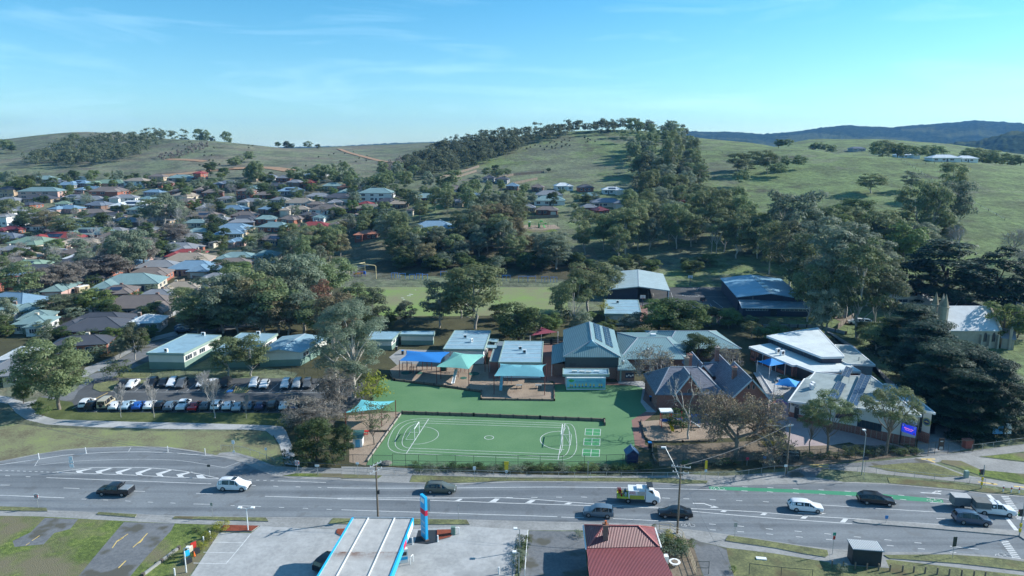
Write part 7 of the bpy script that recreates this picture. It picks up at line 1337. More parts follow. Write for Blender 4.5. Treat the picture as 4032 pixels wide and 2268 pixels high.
bench('D4',830,1190,'picnic table below the umbrella sail, nearer the camera',-.1);bench('D4',700,1080,'picnic table left of the umbrella sail',1.2);bench('D4',370,770,'picnic table under the sail by the classroom wall',.8);bench('M2',170,885,'red table on the bark beside the little shed',0,M_PRED);bench('D4',900,1180,'picnic table at the right under the umbrella sail',.1)
b=U('M2',130,960);r=thing('play_shed',(b.x,b.y,0),.1,'small white shed with dark roof behind the conical shrub','shed');mb=MB();mb.box((0,0,.9),(1.6,2.4,1.8));mb.build('wall',M_WHITE,r);roofmesh(r,[(-1,-1.5,1.85),(1,-1.5,1.85),(1,1.5,2.2),(-1,1.5,2.2)],[(0,1,2,3)],pmat('shed_green',(.05,.13,.12),.5),.06);mb=MB();mb.box((0,-1.22,.8),(.8,.05,1.4));mb.build('door',pmat('door_sky',(.1,.4,.6),.5),r)
b=U('B2',340,245);r=thing('boulder',(b.x,b.y,0),.3,'single grey boulder inside the school gate','rock');mb=MB();rg=random.Random(3);mb.tube([(0,0,-.1),(0,0,.25),(.05,0,.5),(0,0,.62)],[.8,.85,.55,.12],9);mb.v=[(x*1.15+rg.uniform(-.08,.08),y+rg.uniform(-.08,.08),z)for x,y,z in mb.v];mb.build('rock',pmat('rock_grey',(.18,.17,.15),.9,.3,3),r)
def pole(q,x,yb,xt,yt,label,arms=((.6,2.4),),lamp=None,kind='power_pole',mat=None,rad=.16,cat='power pole',ang=.15,extra=True):
 b=P(q,x,yb);H=Zat(b.y,q,xt,yt)-b.z;r=thing(kind,b,0,label,cat);mb=MB();mb.tube([(0,0,-.2),(0,0,H)],[rad,rad*.65],9);mb.build('pole',mat or M_WOOD,r);tips=[]
 for dz,w_ in arms:
  d=Vector((math.cos(ang),math.sin(ang),0))*w_/2;mb=MB();mb.bar(Vector((0,-.15,H-dz))-d,Vector((0,-.15,H-dz))+d,.11,.12);a=mb.build('crossarm',M_STEEL,r)
  for k in(-1,-.4,.4,1):p=Vector((0,-.15,H-dz))+d*k*.92;mb=MB();mb.tube([p,p+Vector((0,0,.24))],.05,6);mb.build('insulator',M_WHITE,a);tips.append(b+p+Vector((0,0,.24)))
 return r,b,H,tips
pr1,b1,H1_,t1=pole('B2',277,650,240,235,'timber power pole behind the petrol canopy',((.2,2.2),(1.2,2.4)),ang=.95)
mb=MB();mb.box((.25,-.1,H1_*.48),(.3,.3,.5));mb.build('junction_box',M_DARK,pr1)
pr2,b2,H2_,t2=pole('B2',2535,765,2542,250,'timber power pole between the cottage and the road',((.25,2.6),(1.1,2.2)),ang=2.9)
top=Vector((0,0,H2_*.78));lampw=Vector((-1.6,2.6,H2_+1.3));mb=MB();mb.tube([top,top.lerp(lampw,.5)+Vector((0,0,.3)),lampw],.045,6);mb.build('lamp_arm',M_STEEL,pr2);mb=MB();mb.box(tuple(lampw+Vector((-.2,.2,0))),(.7,.3,.16));mb.build('lamp_head',M_WHITE,pr2)
pr3,b3,H3_,t3=pole('B3',780,318,789,-60,'timber power pole at the school entrance fence',((.3,.9),),ang=.2)
mb=MB();mb.bar((0,0,H3_-.5),(-3.2,2.2,H3_-1.1-0),.05);mb.build('lamp_arm',M_STEEL,pr3)
def cable(a,b,sag,label=None,r_=.018,n=16):
 o=thing('overhead_cable',a,0,label,'cable');pts=[a.lerp(b,k/n)-Vector((0,0,sag*4*(k/n)*(1-k/n)))-a for k in range(n+1)];mb=MB();mb.tube(pts,r_,4);mb.build('wire',pmat('cable_grey',(.16,.17,.18),.7),o);o['group']='overhead cables';return o
far=Vector((-75,103,9.5));farR=Vector((105,88,9.5))
cable(t1[0],far,1.2,'overhead cable running left from the canopy power pole, upper');cable(t1[4],far+Vector((0,1.5,-1)),1.2,'overhead cable running left from the canopy power pole, lower');cable(t1[3],t2[0],1.3,'upper overhead cable between the two road power poles');cable(t1[6],t2[5],1.3,'lower overhead cable between the two road power poles')
cable(t2[3]-Vector((0,0,.5)),t3[0],.8,'thick service cable crossing from the cottage pole to the school',.024);cable(t2[2],U('B3',340,1000,2.5),.6,'thin cable dropping from the cottage pole to the lower right')
def slight(q,x,yb,xt,yt,label,arm=(0,1.8),mat=None,heads=1,name='street_light'):
 b=P(q,x,yb);H=Zat(b.y,q,xt,yt)-b.z;r=thing(name,b,0,label,'street light');mb=MB();mb.tube([(0,0,0),(0,0,H)],[.09,.06],8);mb.build('pole',mat or M_STEEL,r)
 for k in range(heads):
  s=1 if k==0 else-1;e=Vector((arm[0]*s,arm[1]*s,H+.15));mb=MB();mb.bar((0,0,H),e,.06);mb.build('arm',mat or M_STEEL,r);mb=MB();mb.box((e.x*1.12,e.y*1.12,e.z+.02),(.5,.45,.14));mb.build('lamp_head',M_WHITE,r)
 return r
slight('B3',1350,326,1372,18,'grey street light pole before the garden bed',(.3,1.2),M_STEEL)
slight('B1',1873,748,1864,580,'white twin floodlight pole on the red mulch island',(.8,.0),M_WHITE,2);slight('B1',1407,1062,1388,880,'white floodlight pole by the advertising banners',(.5,0),M_WHITE)
slight('B2',1345,905,1347,738,'white floodlight pole in the hedge, farther one',(-.5,0),M_STEEL);slight('B2',1340,1065,1340,915,'white floodlight pole in the hedge, nearer one',(-.5,0),M_STEEL)
slight('M1',783,475,770,405,'slim street light where the side street meets the car park',(-.6,.0))
def sign(q,x,yb,yt,panels,label,cat='road sign',mat=None,xt=None,name='road_sign'):
 b=P(q,x,yb);H=Zat(b.y,q,xt or x,yt)-b.z;r=thing(name,b,0,label,cat);mb=MB();mb.tube([(0,.04,0),(0,.04,H)],.035,6);mb.build('post',mat or M_STEEL,r)
 for(dz,w_,h,m,tx,tm)in panels:
  mb=MB();mb.box((0,-.02,H-dz-h/2),(w_,.03,h));p=mb.build('sign_panel',m,r)
  if tx:text(tx,(0,-.045,H-dz-h/2),h*.6,tm or M_DARK,parent=p)
 return r
sign('B1',547,298,185,[(0,.6,.75,M_WHITE,None,None),(.85,.75,.35,M_WHITE,None,None),(1.4,.7,.6,M_WHITE,None,None)],'stack of three white signs at the slip lane hatching',xt=538)
def ring_panel(r_,z,txt='60',rad=.26):
 mb=MB();mb.tube([(rad*math.cos(a),-.05,z+rad*math.sin(a))for a in[k*math.pi/8 for k in range(17)]],.045,4,False);mb.build('red_ring',M_PRED,r_);text(txt,(0,-.05,z),.32,M_DARK,parent=r_)
for q,x,yb,yt,xt,lb in[('B1',288,580,468,277,'speed sign on the verge at far left'),('B1',2249,325,218,2243,'speed sign beside the footpath left of the dark shrubs')]:
 r=sign(q,x,yb,yt,[(0,.65,.8,M_WHITE,None,None)],lb,xt=xt);H=[c for c in r.children if'panel'in c.name][0];zt=max(v.co.z for v in H.data.vertices)-.4;ring_panel(r,zt)
for q,x,yb,yt,xt,ps,lb in[('B1',1605,650,535,1607,[(0,.35,.5,M_STEEL,None,None)],'bare grey sign post on the left verge'),('B1',1581,332,248,1570,[(0,.5,.4,M_DSTEEL,None,None)],'dark backed sign in the slip lane'),('B1',2012,216,120,2003,[(0,.4,.45,M_WHITE,None,None)],'white sign by the curved corner fence'),('B1',1768,185,64,1770,[(0,.5,.7,M_WHITE,None,None),(1.9,.4,.35,M_WHITE,None,None)],'red and white sign by the slip lane crossing'),('B1',2397,330,248,2393,[(0,.7,.35,M_WHITE,None,None)],'small white sign on the footpath near the dark shrubs'),('B2',126,345,230,118,[(0,.5,.35,M_WHITE,None,None)],'sign post left of the school gate driveway'),('B2',1005,368,262,998,[(0,.45,.6,M_WHITE,None,None)],'white parking sign on the middle verge'),('B2',1860,358,225,1858,[(0,.2,.3,M_STEEL,None,None)],'tall grey post on the verge left of the truck'),('B2',660,670,508,654,[(0,.5,1.9,M_STEEL,None,None)],'grey post with backs of signs beside the price tower'),('B2',884,668,545,883,[(0,.15,.3,M_STEEL,None,None)],'plain post right of the price tower'),('B3',393,802,688,398,[(0,.45,.6,M_STEEL,None,None)],'sign back on the verge right of the cottage'),('B3',1130,928,760,1143,[(0,.4,.45,pmat('flag_green',(.03,.3,.22),.5),None,None),(.5,.3,.5,M_PRED,None,None)],'red and green bus stop flag by the shelter'),('B3',2036,958,793,2050,[(0,.5,1.4,M_DSTEEL,None,None)],'double sided dark sign on the right verge'),('B3',1534,692,632,1537,[(0,.45,.5,pmat('keep_left_blue',(.05,.22,.5),.5),None,None)],'keep left sign at the nose of the island'),('B3',170,372,218,165,[(.0,.4,1.4,M_YEL,None,None),(1.55,.4,.4,M_WHITE,'P',M_TXB)],'yellow and white signs on the shaded footpath'),('B3',1366,362,190,1355,[(0,.9,.5,M_NAVY,None,None)],'slanted dark blue bus sign before the garden bed'),('B3',771,340,248,773,[(0,.5,.4,M_WHITE,None,None)],'small white sign in front of the entrance power pole'),('M3',2368,935,820,2372,[(0,1.9,1.5,pmat('board_blue',(.06,.24,.46),.6),None,None)],'blue notice board on the churchyard lawn'),('M3',2446,925,800,2450,[(0,1.2,2.0,M_WHITE,None,None)],'tall white and blue board right of the blue notice board')]:
 sign(q,x,yb,yt,ps,lb,xt=xt)
r=sign('B2',1246,362,225,[(0,.75,.55,M_YEL,None,None),(.62,.6,.8,M_YEL,None,None),(1.5,.4,.4,M_WHITE,'40',M_DARK)],'yellow school crossing sign stack on the verge',xt=1237)
def post_(q,x,yb,h,r_,mat,name,label,group,cap=None,cat='bollard'):
 b=P(q,x,yb);r=thing(name,b,0,label,cat,group);mb=MB();mb.tube([(0,0,0),(0,0,h)],r_,8);mb.build('shaft',mat,r)
 if cap:mb=MB();mb.tube([(0,0,h*.55),(0,0,h*.8)],r_*1.15,8);mb.build('band',cap,r)
for i,(x,y)in enumerate([(295,208),(650,164),(1268,154),(1549,172)]):post_('B1',x,y,1.15,.07,M_WHITE,'guide_post',['white guide post, leftmost on the slip lane edge','white guide post second from left on the slip lane','white guide post third along the slip lane edge','white guide post nearest the slip lane corner'][i],'white posts along the slip lane')
for i,(x,y)in enumerate([(2417,455),(2478,460),(2537,465)]):post_('B3',x,y,1.1,.09,M_WHITE,'striped_bollard',['striped bollard nearest the traffic signal','middle striped bollard at the corner','rightmost striped bollard at the corner'][i],'striped bollards at the corner',M_PRED)
for i,(x,y)in enumerate([(1125,1022),(1210,1028),(1300,1036),(1388,1043),(1477,1048),(1563,1053),(1658,1058),(1742,1064),(1828,1070),(1920,1077),(2010,1084),(2103,1092),(2195,1100),(2280,1108)]):
 post_('B3',x,y,.95,.10,M_TIMBER,'timber_bollard',['timber bollard leftmost in the row by the shelter','timber bollard second in the row by the shelter','timber bollard just left of the shelter wall','timber bollard third before the shelter wall','timber bollard at the shelter right corner','timber bollard just right of the shelter'][i]if i<6 else'timber bollard %s to the right of the bus shelter'%ORDN[i-6]if False else['timber bollard leftmost in the row by the shelter','timber bollard second in the row by the shelter','timber bollard just left of the shelter wall','timber bollard before the middle of the shelter wall','timber bollard at the shelter right corner','timber bollard just right of the shelter','timber bollard second right of the shelter','timber bollard third right of the shelter','timber bollard fourth right of the shelter','timber bollard fifth right of the shelter','timber bollard sixth right of the shelter','timber bollard seventh right of the shelter','timber bollard eighth right of the shelter','timber bollard ninth right of the shelter'][i],'timber bollards along the reserve')
for i,(q,x,y)in enumerate([('B2',537,850),('B2',728,832),('B1',1586,800),('B1',1538,842),('B1',1320,1085),('B2',1190,1075)]):post_(q,x,y,1.0,.10,M_WHITE,'white_bollard',['white bollard left of the price tower base','white bollard right of the price tower base','white post by the yellow green garden plants','second white post by the garden plants','white post near the advertising banners','white bollard on the forecourt near the hedge'][i],'white bollards around the service station')
b=U('B2',628,812);Hs=Zat(b.y,'B2',620,487);r=thing('price_tower_sign',(b.x,b.y+.2,0),-.95,'tall blue and red fuel price tower on a black base','sign tower');mb=MB();mb.box((0,0,Hs*.30),(1.35,.38,Hs*.56));mb.build('lower_panel',M_CB,r);mb=MB();mb.box((0,0,Hs*.64),(1.38,.40,Hs*.12));mb.build('red_panel',pmat('tower_red',(.62,.02,.07),.45),r);mb=MB();mb.box((0,0,Hs*.85),(1.35,.38,Hs*.30));mb.build('upper_panel',M_CB,r)
mb=MB();mb.box((0,0,Hs*.9),(.95,.42,Hs*.10));mb.build('white_band',M_WHITE,r);mb=MB();mb.box((0,0,.08),(1.5,.5,.2));mb.build('plinth',M_BRICKD,r)
for k,(t_,z_)in enumerate((('178.9',.40),('198.9',.28),('189.9',.16))):
 for s in(1,-1):text(t_,(0,-s*.2,Hs*z_),.42,M_WHITE,(R(90),0,0 if s>0 else math.pi),r,'price_digits')
G('tower_base',.03,pmat('black_base',(.03,.035,.04),.6),'B2',(552,842),(580,745),(722,742),(722,835),(650,850));raised('mulch_island',.022,MULCHR,'B2',(722,745),(840,742),(865,765),(820,800),(722,825),h=.12);raised('mulch_island',.022,MULCHR,'B1',(1690,708),(1955,715),(1900,755),(1680,755),(1665,745),h=.12);raised('mulch_island',.022,MULCHR,'B2',(-30,738),(60,735),(60,800),(0,790),(-40,770),h=.12)
mb=MB();r=thing('meter_cabinet',U('B2',845,775),0,'small green cabinet on the mulch island','cabinet');mb.box((0,0,.6),(.6,.5,1.2));mb.build('box',M_GREEN,r)
def hoop(q,x,y,lb,rz=0):b=P(q,x,y);r=thing('hoop_rail',b,rz,lb,'guard rail');mb=MB();mb.tube([(-.4,0,0),(-.4,0,.9),(-.25,0,1.05),(.25,0,1.05),(.4,0,.9),(.4,0,0)],.06,7);mb.build('tube',M_WHITE,r)
hoop('B2',870,775,'white hoop guard rail by the green cabinet',.3);hoop('B2',532,990,'white hoop guard rail by the fuel pump',1.2)
b=U('B2',470,985);r=thing('fuel_pump',b,.3,'fuel pump with dark screen beside the canopy edge','fuel pump');mb=MB();mb.box((0,0,1.0),(1.1,.5,1.9));mb.build('cabinet',M_WHITE,r);mb=MB();mb.box((0,-.26,1.35),(.8,.03,.5));mb.build('screen',M_CGL,r);mb=MB();mb.box((0,-.26,.7),(1.0,.03,.4));mb.build('blue_panel',M_CB,r)
for i,(x,y,m)in enumerate([(1415,970,M_CB),(1440,935,pmat('banner_cream',(.6,.55,.4),.6)),(1465,905,M_PRED)]):
 b=U('B1',x,y);r=thing('advertising_board',b,.9,['blue advertising board nearest the floodlight','cream advertising board in the forecourt row','red advertising board farthest in the forecourt row'][i],'advert board','advertising boards beside the forecourt');mb=MB();mb.box((0,0,.95),(.75,.06,.9));mb.build('board',m,r);mb=MB();mb.box((-.4,0,.25),(.05,.05,.5));mb.box((.4,0,.25),(.05,.05,.5));mb.build('leg',M_STEEL,r)
for i,(x,y)in enumerate([(1480,920),(1420,990)]):
 b=U('B1',x,y);r=thing('planter_box',b,.9,['dark planter box beside the banners, farther','dark planter box beside the banners, nearer'][i],'planter');mb=MB();mb.box((0,0,.3),(.9,.5,.6));mb.build('box',M_DARK,r)
b=U('B1',1467,940);r=thing('traffic_cone',b,0,'single orange traffic cone by the banners','traffic cone');mb=MB();mb.tube([(0,0,.03),(0,0,.7)],[.18,.03],8);mb.build('cone',pmat('cone_orange',(.8,.16,.02),.6),r);mb=MB();mb.box((0,0,.02),(.42,.42,.04));mb.build('base',M_DARK,r)
b0,b1_=U('B3',1285,1005),U('B3',1500,1022);r=thing('bus_shelter',((b0+b1_)/2)+Vector((0,.9,0)),math.atan2((b1_-b0).y,(b1_-b0).x),'dark walled bus shelter with striped corrugated roof','bus shelter');w_=(b1_-b0).length
mb=MB();mb.box((0,-.9,1.1),(w_,.08,2.2));mb.box((-w_/2,0,1.1),(.08,1.8,2.2));mb.box((w_/2,0,1.1),(.08,1.8,2.2));mb.build('wall',pmat('shelter_dark',(.025,.035,.04),.6),r)
mb=MB();n=17
for k in range(n):x=-w_/2-.15+(w_+.3)*(k+.25)/n;mb.box((x,0,2.42),((w_+.3)/n*.42,2.3,.08))
rf=mb.build('roof_ribs',M_WHITE,r);mb=MB();mb.box((0,0,2.34),(w_+.36,2.36,.08));mb.build('roof',pmat('shelter_roof_blue',(.06,.12,.17),.5),r);mb=MB();mb.box((0,0,.45),(w_-.3,.4,.06));mb.build('seat',M_TIMBER,r)
G('shelter_pad',.03,CONC2,'B3',(1110,905),(1510,918),(1560,1030),(1110,1000))
def signal(q,x,yb,xt,yt,label,hz_,name='traffic_signal'):
 b=P(q,x,yb);H=Zat(b.y,q,xt,yt)-b.z;r=thing(name,b,0,label,'traffic light','traffic signals');mb=MB();mb.tube([(0,0,0),(0,0,H)],.08,8);mb.build('pole',M_STEEL,r)
 for z,dx,h in hz_:
  mb=MB();mb.box((dx,0,z),(.75,.12,h));hd=mb.build('signal_head',M_DARK,r)
  for k,c_ in enumerate(('play_red','play_yellow','play_green')):mb=MB();mb.tube([(dx-.42,0,z+h*.3-k*h*.3),(dx-.36,0,z+h*.3-k*h*.3)],.12,8);mb.build('lens',MATS[c_],hd)
 for z in(1.0,1.8):mb=MB();mb.box((-.1,-.1,z),(.22,.22,.5));mb.build('crossing_button',M_YEL,r)
signal('B3',2253,432,2270,250,'traffic signal on the north side of the road',[(2.9,-.25,.9)]);signal('B3',2540,790,2580,250,'tall signal mast on the end of the island',[(3.6,-.2,1.0),(5.6,.5,1.0)])
b0=U('B3',815,215);r=thing('school_name_board',b0,-.05,'dark name board in the shade at the school entrance','sign');mb=MB();mb.box((0,0,1.1),(2.9,.1,1.5));mb.build('board',M_DARK,r);text('WHITTLESEA',(0,-.07,1.5),.42,M_WHITE,parent=r);text('PRIMARY SCHOOL',(0,-.07,.95),.32,M_WHITE,parent=r)
for s in(-1.3,1.3):mb=MB();mb.box((s,.05,.9),(.1,.1,1.8));mb.build('post',M_DARK,r)
A,B=U('D5',1880,1075),U('D5',2135,1165);yy=(A.y+B.y)/2;r=thing('electronic_sign',(A+B)/2,math.atan2((B-A).y,(B-A).x),'lit blue electronic school sign on two black posts','sign');W2=(B-A).length;zt_=Zat(A.y,'D5',1915,660);zs0,zs1=Zat(A.y,'D5',1915,835),Zat(A.y,'D5',1915,705)
for s in(-1,1):mb=MB();mb.box((s*W2/2,0,zt_/2),(.14,.14,zt_));mb.build('post',M_DARK,r)
m,N_,L_,bb_=newmat('led_screen');bb_.inputs['Base Color'].default_value=(.01,.02,.2,1);bb_.inputs['Emission Color'].default_value=(.02,.05,.75,1);bb_.inputs['Emission Strength'].default_value=.55
mb=MB();mb.box((0,-.08,(zs0+zs1)/2),(W2*.92,.12,zs1-zs0));sc=mb.build('screen',m,r);mb=MB();mb.box((.1*W2,-.06,(zs1+zt_)/2+.05),(W2*.8,.1,.34));mb.build('header',M_NAVY,r);text('WHITTLESEA',(.15*W2,-.13,(zs1+zt_)/2+.05),.26,M_WHITE,parent=r)
m2,N_,L_,bb_=newmat('led_red');bb_.inputs['Emission Color'].default_value=(.9,.12,.1,1);bb_.inputs['Emission Strength'].default_value=.8;zm=(zs0+zs1)/2
text('Athletics Day',(0,-.16,zm+.12),.30,m2,parent=sc);text('Friday 1st August',(0,-.16,zm-.18),.17,m2,parent=sc)
for sx,sz,c_ in((-.4,.34,'white_paint'),(.4,.34,'white_paint'),(-.4,-.34,'sail_bright_blue'),(.4,-.34,'play_red')):mb=MB();zc_=zm+sz*(zs1-zs0);mb.tube([(sx*W2*.92,-.15,zc_),(sx*W2*.92,-.17,zc_)],.14,10);mb.build('screen_icon',MATS[c_],sc)
for x,yb,yt,m,lb in[(668,748,650,pmat('flag_red_black',(.25,.03,.05),.7),'left flagpole with drooping dark flag beside the office'),(695,762,645,pmat('flag_blue',(.06,.25,.6),.7),'right flagpole with drooping blue flag beside the office')]:
 b=U('M3',x,yb);H=Zat(b.y,'M3',x+3,yt);r=thing('flagpole',b,0,lb,'flagpole');mb=MB();mb.tube([(0,0,0),(0,0,H)],.05,6);mb.build('pole',M_WHITE,r);mb=MB();mb.add([(0,0,H-.1),(-.35,.05,H-.3),(-.4,0,H-1.3),(-.05,.03,H-1.4),(0,.03,H-.9)],[(0,1,2,3,4)]);mb.build('flag',m,r)
b=U('B3',1945,148);r=thing('banner_sign',b,0,'tall brown banner sign beside the dark entry gates','sign');mb=MB();mb.box((0,0,1.35),(.95,.08,2.2));mb.build('panel',pmat('banner_brown',(.07,.045,.035),.6),r);mb=MB();mb.box((0,-.05,.8),(.6,.02,.16));mb.box((0,-.05,.5),(.7,.02,.16));mb.box((0,-.05,1.9),(.5,.02,.2));mb.build('printed_lines',M_WHITE,r)
b=U('B3',2145,118);r=thing('skip_bin',b,.1,'small red brick coloured bin box by the gates','bin');mb=MB();mb.box((0,0,.75),(1.5,1.1,1.5));mb.build('box',pmat('bin_red',(.32,.07,.05),.7),r);mb=MB();mb.box((0,0,1.53),(1.6,1.2,.07));mb.build('lid',M_BRICK,r)
A,B=U('D4',330,960),U('D4',545,1275);fence('handrail','D4',[(330,960),(545,1275)],1.1,1.2,M_STEEL,'steel handrail of the ramp beside the brick gable',(1.0,.6),False,.025,cat='handrail')
r=thing('ramp',(A+B)/2,0,'pale concrete ramp between the brick gable and courtyard','ramp');mb=MB();mb.bar((A-B)/2+Vector((0,0,.5)),(B-A)/2+Vector((0,0,.06)),1.4,.1);mb.build('slab',CONC,r);mb=MB();mb.bar((A-B)/2+Vector((.7,0,.5)),(B-A)/2+Vector((.7,0,.15)),.12,.5);mb.build('kerb_wall',M_WHITE,r)
RBW=[(.5,.05,.05),(.6,.3,.03),(.6,.55,.05),(.05,.35,.1),(.05,.15,.5),(.25,.05,.35)]
for k,c_ in enumerate(RBW):
 a=k/6;G('rainbow_paving',.0262,pmat('rainbow_%d'%k,tuple(.55*v+.12 for v in c_),.8,.2,3),'D4',(590+20*k,1420-30*k),(780-5*k,1330-28*k+30),(800,1360-28*k+30),(600+20*k,1450-30*k))if k<3 else G('rainbow_paving',.0264+.0003*k,MATS['rainbow_%d'%k]if'rainbow_%d'%k in MATS else pmat('rainbow_%d'%k,tuple(.55*v+.12 for v in c_),.8,.2,3),'D4',(640,1340+28*(k-3)),(760,1332+25*(k-3)),(860,1425+10*(k-3)),(850,1449+8*(k-3)))
fence('garden_fence','B2',[(2400,742),(2480,745),(2576,810),('B3',25,880),('B3',100,1080)],1.1,1.5,pmat('cream_fence',(.45,.38,.26),.8),'cream lattice fence round the cottage garden',(1.0,.6,.2),False,.04)
fence('hedge_fence','B2',[(1408,790),(1385,1089)],1.0,1.6,M_WHITE,'white picket style fence beside the forecourt hedge',(1.0,.5),False,.045)
b=U('B2',2515,1005);r=thing('wire_planter',b,0,'white wire planter bowl in the cottage garden','planter');mb=MB();mb.tube([(0,0,0),(0,0,.15),(0,0,.5)],[.35,.5,.75],12);mb.build('bowl',M_WHITE,r);mb=MB();mb.tube([(0,0,.35),(0,0,.55)],[.65,.4],10);mb.build('soil',M_TIMBER,r)
b=U('B2',2450,985);r=thing('garden_shed_box',b,0,'small white box beside the wire planter','box');mb=MB();mb.box((0,0,.5),(.5,.7,1.0));mb.build('box',M_WHITE,r)
b=U('B3',593,960);r=thing('mattress',b,-.15,'white slab lying on the reserve grass','mattress');mb=MB();mb.box((0,0,.08),(1.3,.55,.14));mb.build('slab',M_WHITE,r)
for q,x,y,lb in[('B3',665,250,'teal utility cabinet in the shade'),('B3',2137,345,'small grey cabinet on the right verge')]:
 b=U(q,x,y);r=thing('utility_cabinet',b,0,lb,'cabinet');mb=MB();mb.box((0,0,.6),(.6,.5,1.2));mb.build('box',M_FASCIA,r)
for q,x,y,c_,lb in[('B3',485,255,'sign_red','red no stopping sign in the shaded garden'),('B3',617,245,'sail_bright_blue','small bright blue sign in the shaded garden')]:
 sign(q,x,y,y-62,[(0,.5,.5,MATS[c_],None,None)],lb)
fence('reserve_fence','B3',[(500,1080),(740,1110),(975,1130)],1.6,3.2,M_DSTEEL,'dark wire fence at the bottom of the reserve',(1.0,));fence('property_gate','B3',[(100,1075),(195,1075)],1.8,1.2,M_DSTEEL,'dark gate posts at the foot of the side driveway',(1.0,.5),cat='gate')
# vegetation
def leafmat(name,cols,rnd=.22,trans=.45,sc=.9):
 cols=[tuple(min(.30,v*(1.9 if'cypress'not in name else 1.0))for v in c)for c in cols]
 m=D.materials.new(name);m.use_nodes=True;N=m.node_tree.nodes;L=m.node_tree.links;b=N['Principled BSDF'];out=N['Material Output']
 tc=N.new('ShaderNodeTexCoord');no=N.new('ShaderNodeTexNoise');no.inputs['Scale'].default_value=sc;no.inputs['Detail'].default_value=6;no.inputs['Roughness'].default_value=.75
 L.new(tc.outputs['Object'],no.inputs['Vector']);r=ramp(N,[(.32,cols[0]),(.5,cols[1]),(.68,cols[2])]);L.new(no.outputs[0],r.inputs[0])
 oi=N.new('ShaderNodeObjectInfo');hs=N.new('ShaderNodeHueSaturation');mr=N.new('ShaderNodeMapRange');mr.inputs[3].default_value=1-rnd;mr.inputs[4].default_value=1+rnd
 L.new(oi.outputs['Random'],mr.inputs[0]);L.new(mr.outputs[0],hs.inputs['Value'])
 mh=N.new('ShaderNodeMapRange');mh.inputs[3].default_value=.488;mh.inputs[4].default_value=.522;ml=N.new('ShaderNodeMath');ml.operation='FRACT';mk=N.new('ShaderNodeMath');mk.operation='MULTIPLY';mk.inputs[1].default_value=7.31
 L.new(oi.outputs['Random'],mk.inputs[0]);L.new(mk.outputs[0],ml.inputs[0]);L.new(ml.outputs[0],mh.inputs[0]);L.new(mh.outputs[0],hs.inputs['Hue'])
 L.new(r.outputs[0],hs.inputs['Color']);L.new(hs.outputs[0],b.inputs['Base Color']);b.inputs['Roughness'].default_value=.65;b.inputs['Specular IOR Level'].default_value=.25
 t=N.new('ShaderNodeBsdfTranslucent');L.new(hs.outputs[0],t.inputs[0]);mx=N.new('ShaderNodeMixShader');mx.inputs[0].default_value=trans
 L.new(b.outputs[0],mx.inputs[1]);L.new(t.outputs[0],mx.inputs[2]);L.new(mx.outputs[0],out.inputs[0]);return m
LM={'olive':leafmat('leaf_olive',[(.058,.074,.034),(.098,.122,.058),(.14,.16,.082)]),'grey':leafmat('leaf_grey_green',[(.064,.082,.056),(.105,.130,.090),(.15,.175,.125)]),'green':leafmat('leaf_mid_green',[(.040,.062,.022),(.078,.108,.036),(.12,.15,.055)]),'dark':leafmat('leaf_dark_green',[(.018,.032,.012),(.038,.058,.022),(.065,.088,.035)]),'brown':leafmat('leaf_brown_gum',[(.078,.070,.040),(.118,.105,.062),(.155,.138,.085)]),'red':leafmat('leaf_rusty',[(.09,.045,.032),(.15,.08,.055),(.20,.12,.08)]),'lime':leafmat('leaf_yellow_green',[(.09,.11,.015),(.17,.20,.025),(.24,.25,.04)]),'cypress':leafmat('leaf_cypress',[(.008,.026,.014),(.018,.050,.026),(.034,.085,.040)],.12,.1),'pine':leafmat('leaf_pine_grey',[(.042,.050,.03),(.072,.084,.05),(.105,.118,.07)]),'purple':leafmat('leaf_grey_purple',[(.075,.068,.060),(.125,.112,.098),(.17,.155,.135)]),'twig':leafmat('twig_grey',[(.13,.11,.095),(.20,.175,.155),(.27,.24,.215)],.12,0),'dead':leafmat('dry_leaf',[(.12,.075,.04),(.20,.13,.07),(.28,.19,.11)],.12,.1),}
BARK={'pale':pmat('bark_pale',(.40,.37,.33),.85,.3,1.2),'dark':pmat('bark_dark',(.085,.07,.055),.9,.3,2),'mid':pmat('bark_mid',(.19,.16,.13),.9,.3,2)}
def leaf_mesh(cl,per,size,rng,flat=.26,droop=0.0,up=.25):
 """cl: list of (centre, radii); leaf-sized quads scattered over each clump's shell, roughly facing outwards"""
 V=[]
 for(c,r)in cl:
  n=int(per*max(.4,(r[0]*r[1]*r[2])**(2/3)/2.2))
  d=rng.normal(size=(n,3));d/=np.linalg.norm(d,axis=1)[:,None];d[:,2]=np.where(d[:,2]<-.35,-d[:,2]*.8,d[:,2])
  rad=rng.uniform(.62,1.06,size=(n,1));p=np.array(c)+d*np.array(r)*rad
  nr=d/np.array(r);nr/=np.linalg.norm(nr,axis=1)[:,None];nr=nr+rng.normal(size=(n,3))*flat+np.array([0,0,up]);nr/=np.linalg.norm(nr,axis=1)[:,None]
  t=rng.normal(size=(n,3));t-=(t*nr).sum(1)[:,None]*nr;t/=np.linalg.norm(t,axis=1)[:,None];b=np.cross(nr,t)
  s=size*rng.uniform(.5,1.25,size=(n,1));s2=s*rng.uniform(.45,.9,size=(n,1))
  q=np.stack([p-t*s-b*s2*.3,p+b*s2*-.8+t*s*.2,p+t*s+b*s2*.25,p+b*s2*.8-t*s*.15],1);V.append(q)
 V=np.concatenate(V).reshape(-1,3);n=len(V)//4
 me=D.meshes.new('crown');me.vertices.add(len(V));me.vertices.foreach_set('co',V.ravel());me.loops.add(len(V));me.loops.foreach_set('vertex_index',np.arange(len(V)))
 me.polygons.add(n);me.polygons.foreach_set('loop_start',np.arange(0,4*n,4));me.polygons.foreach_set('loop_total',np.full(n,4));me.update(calc_edges=True);return me
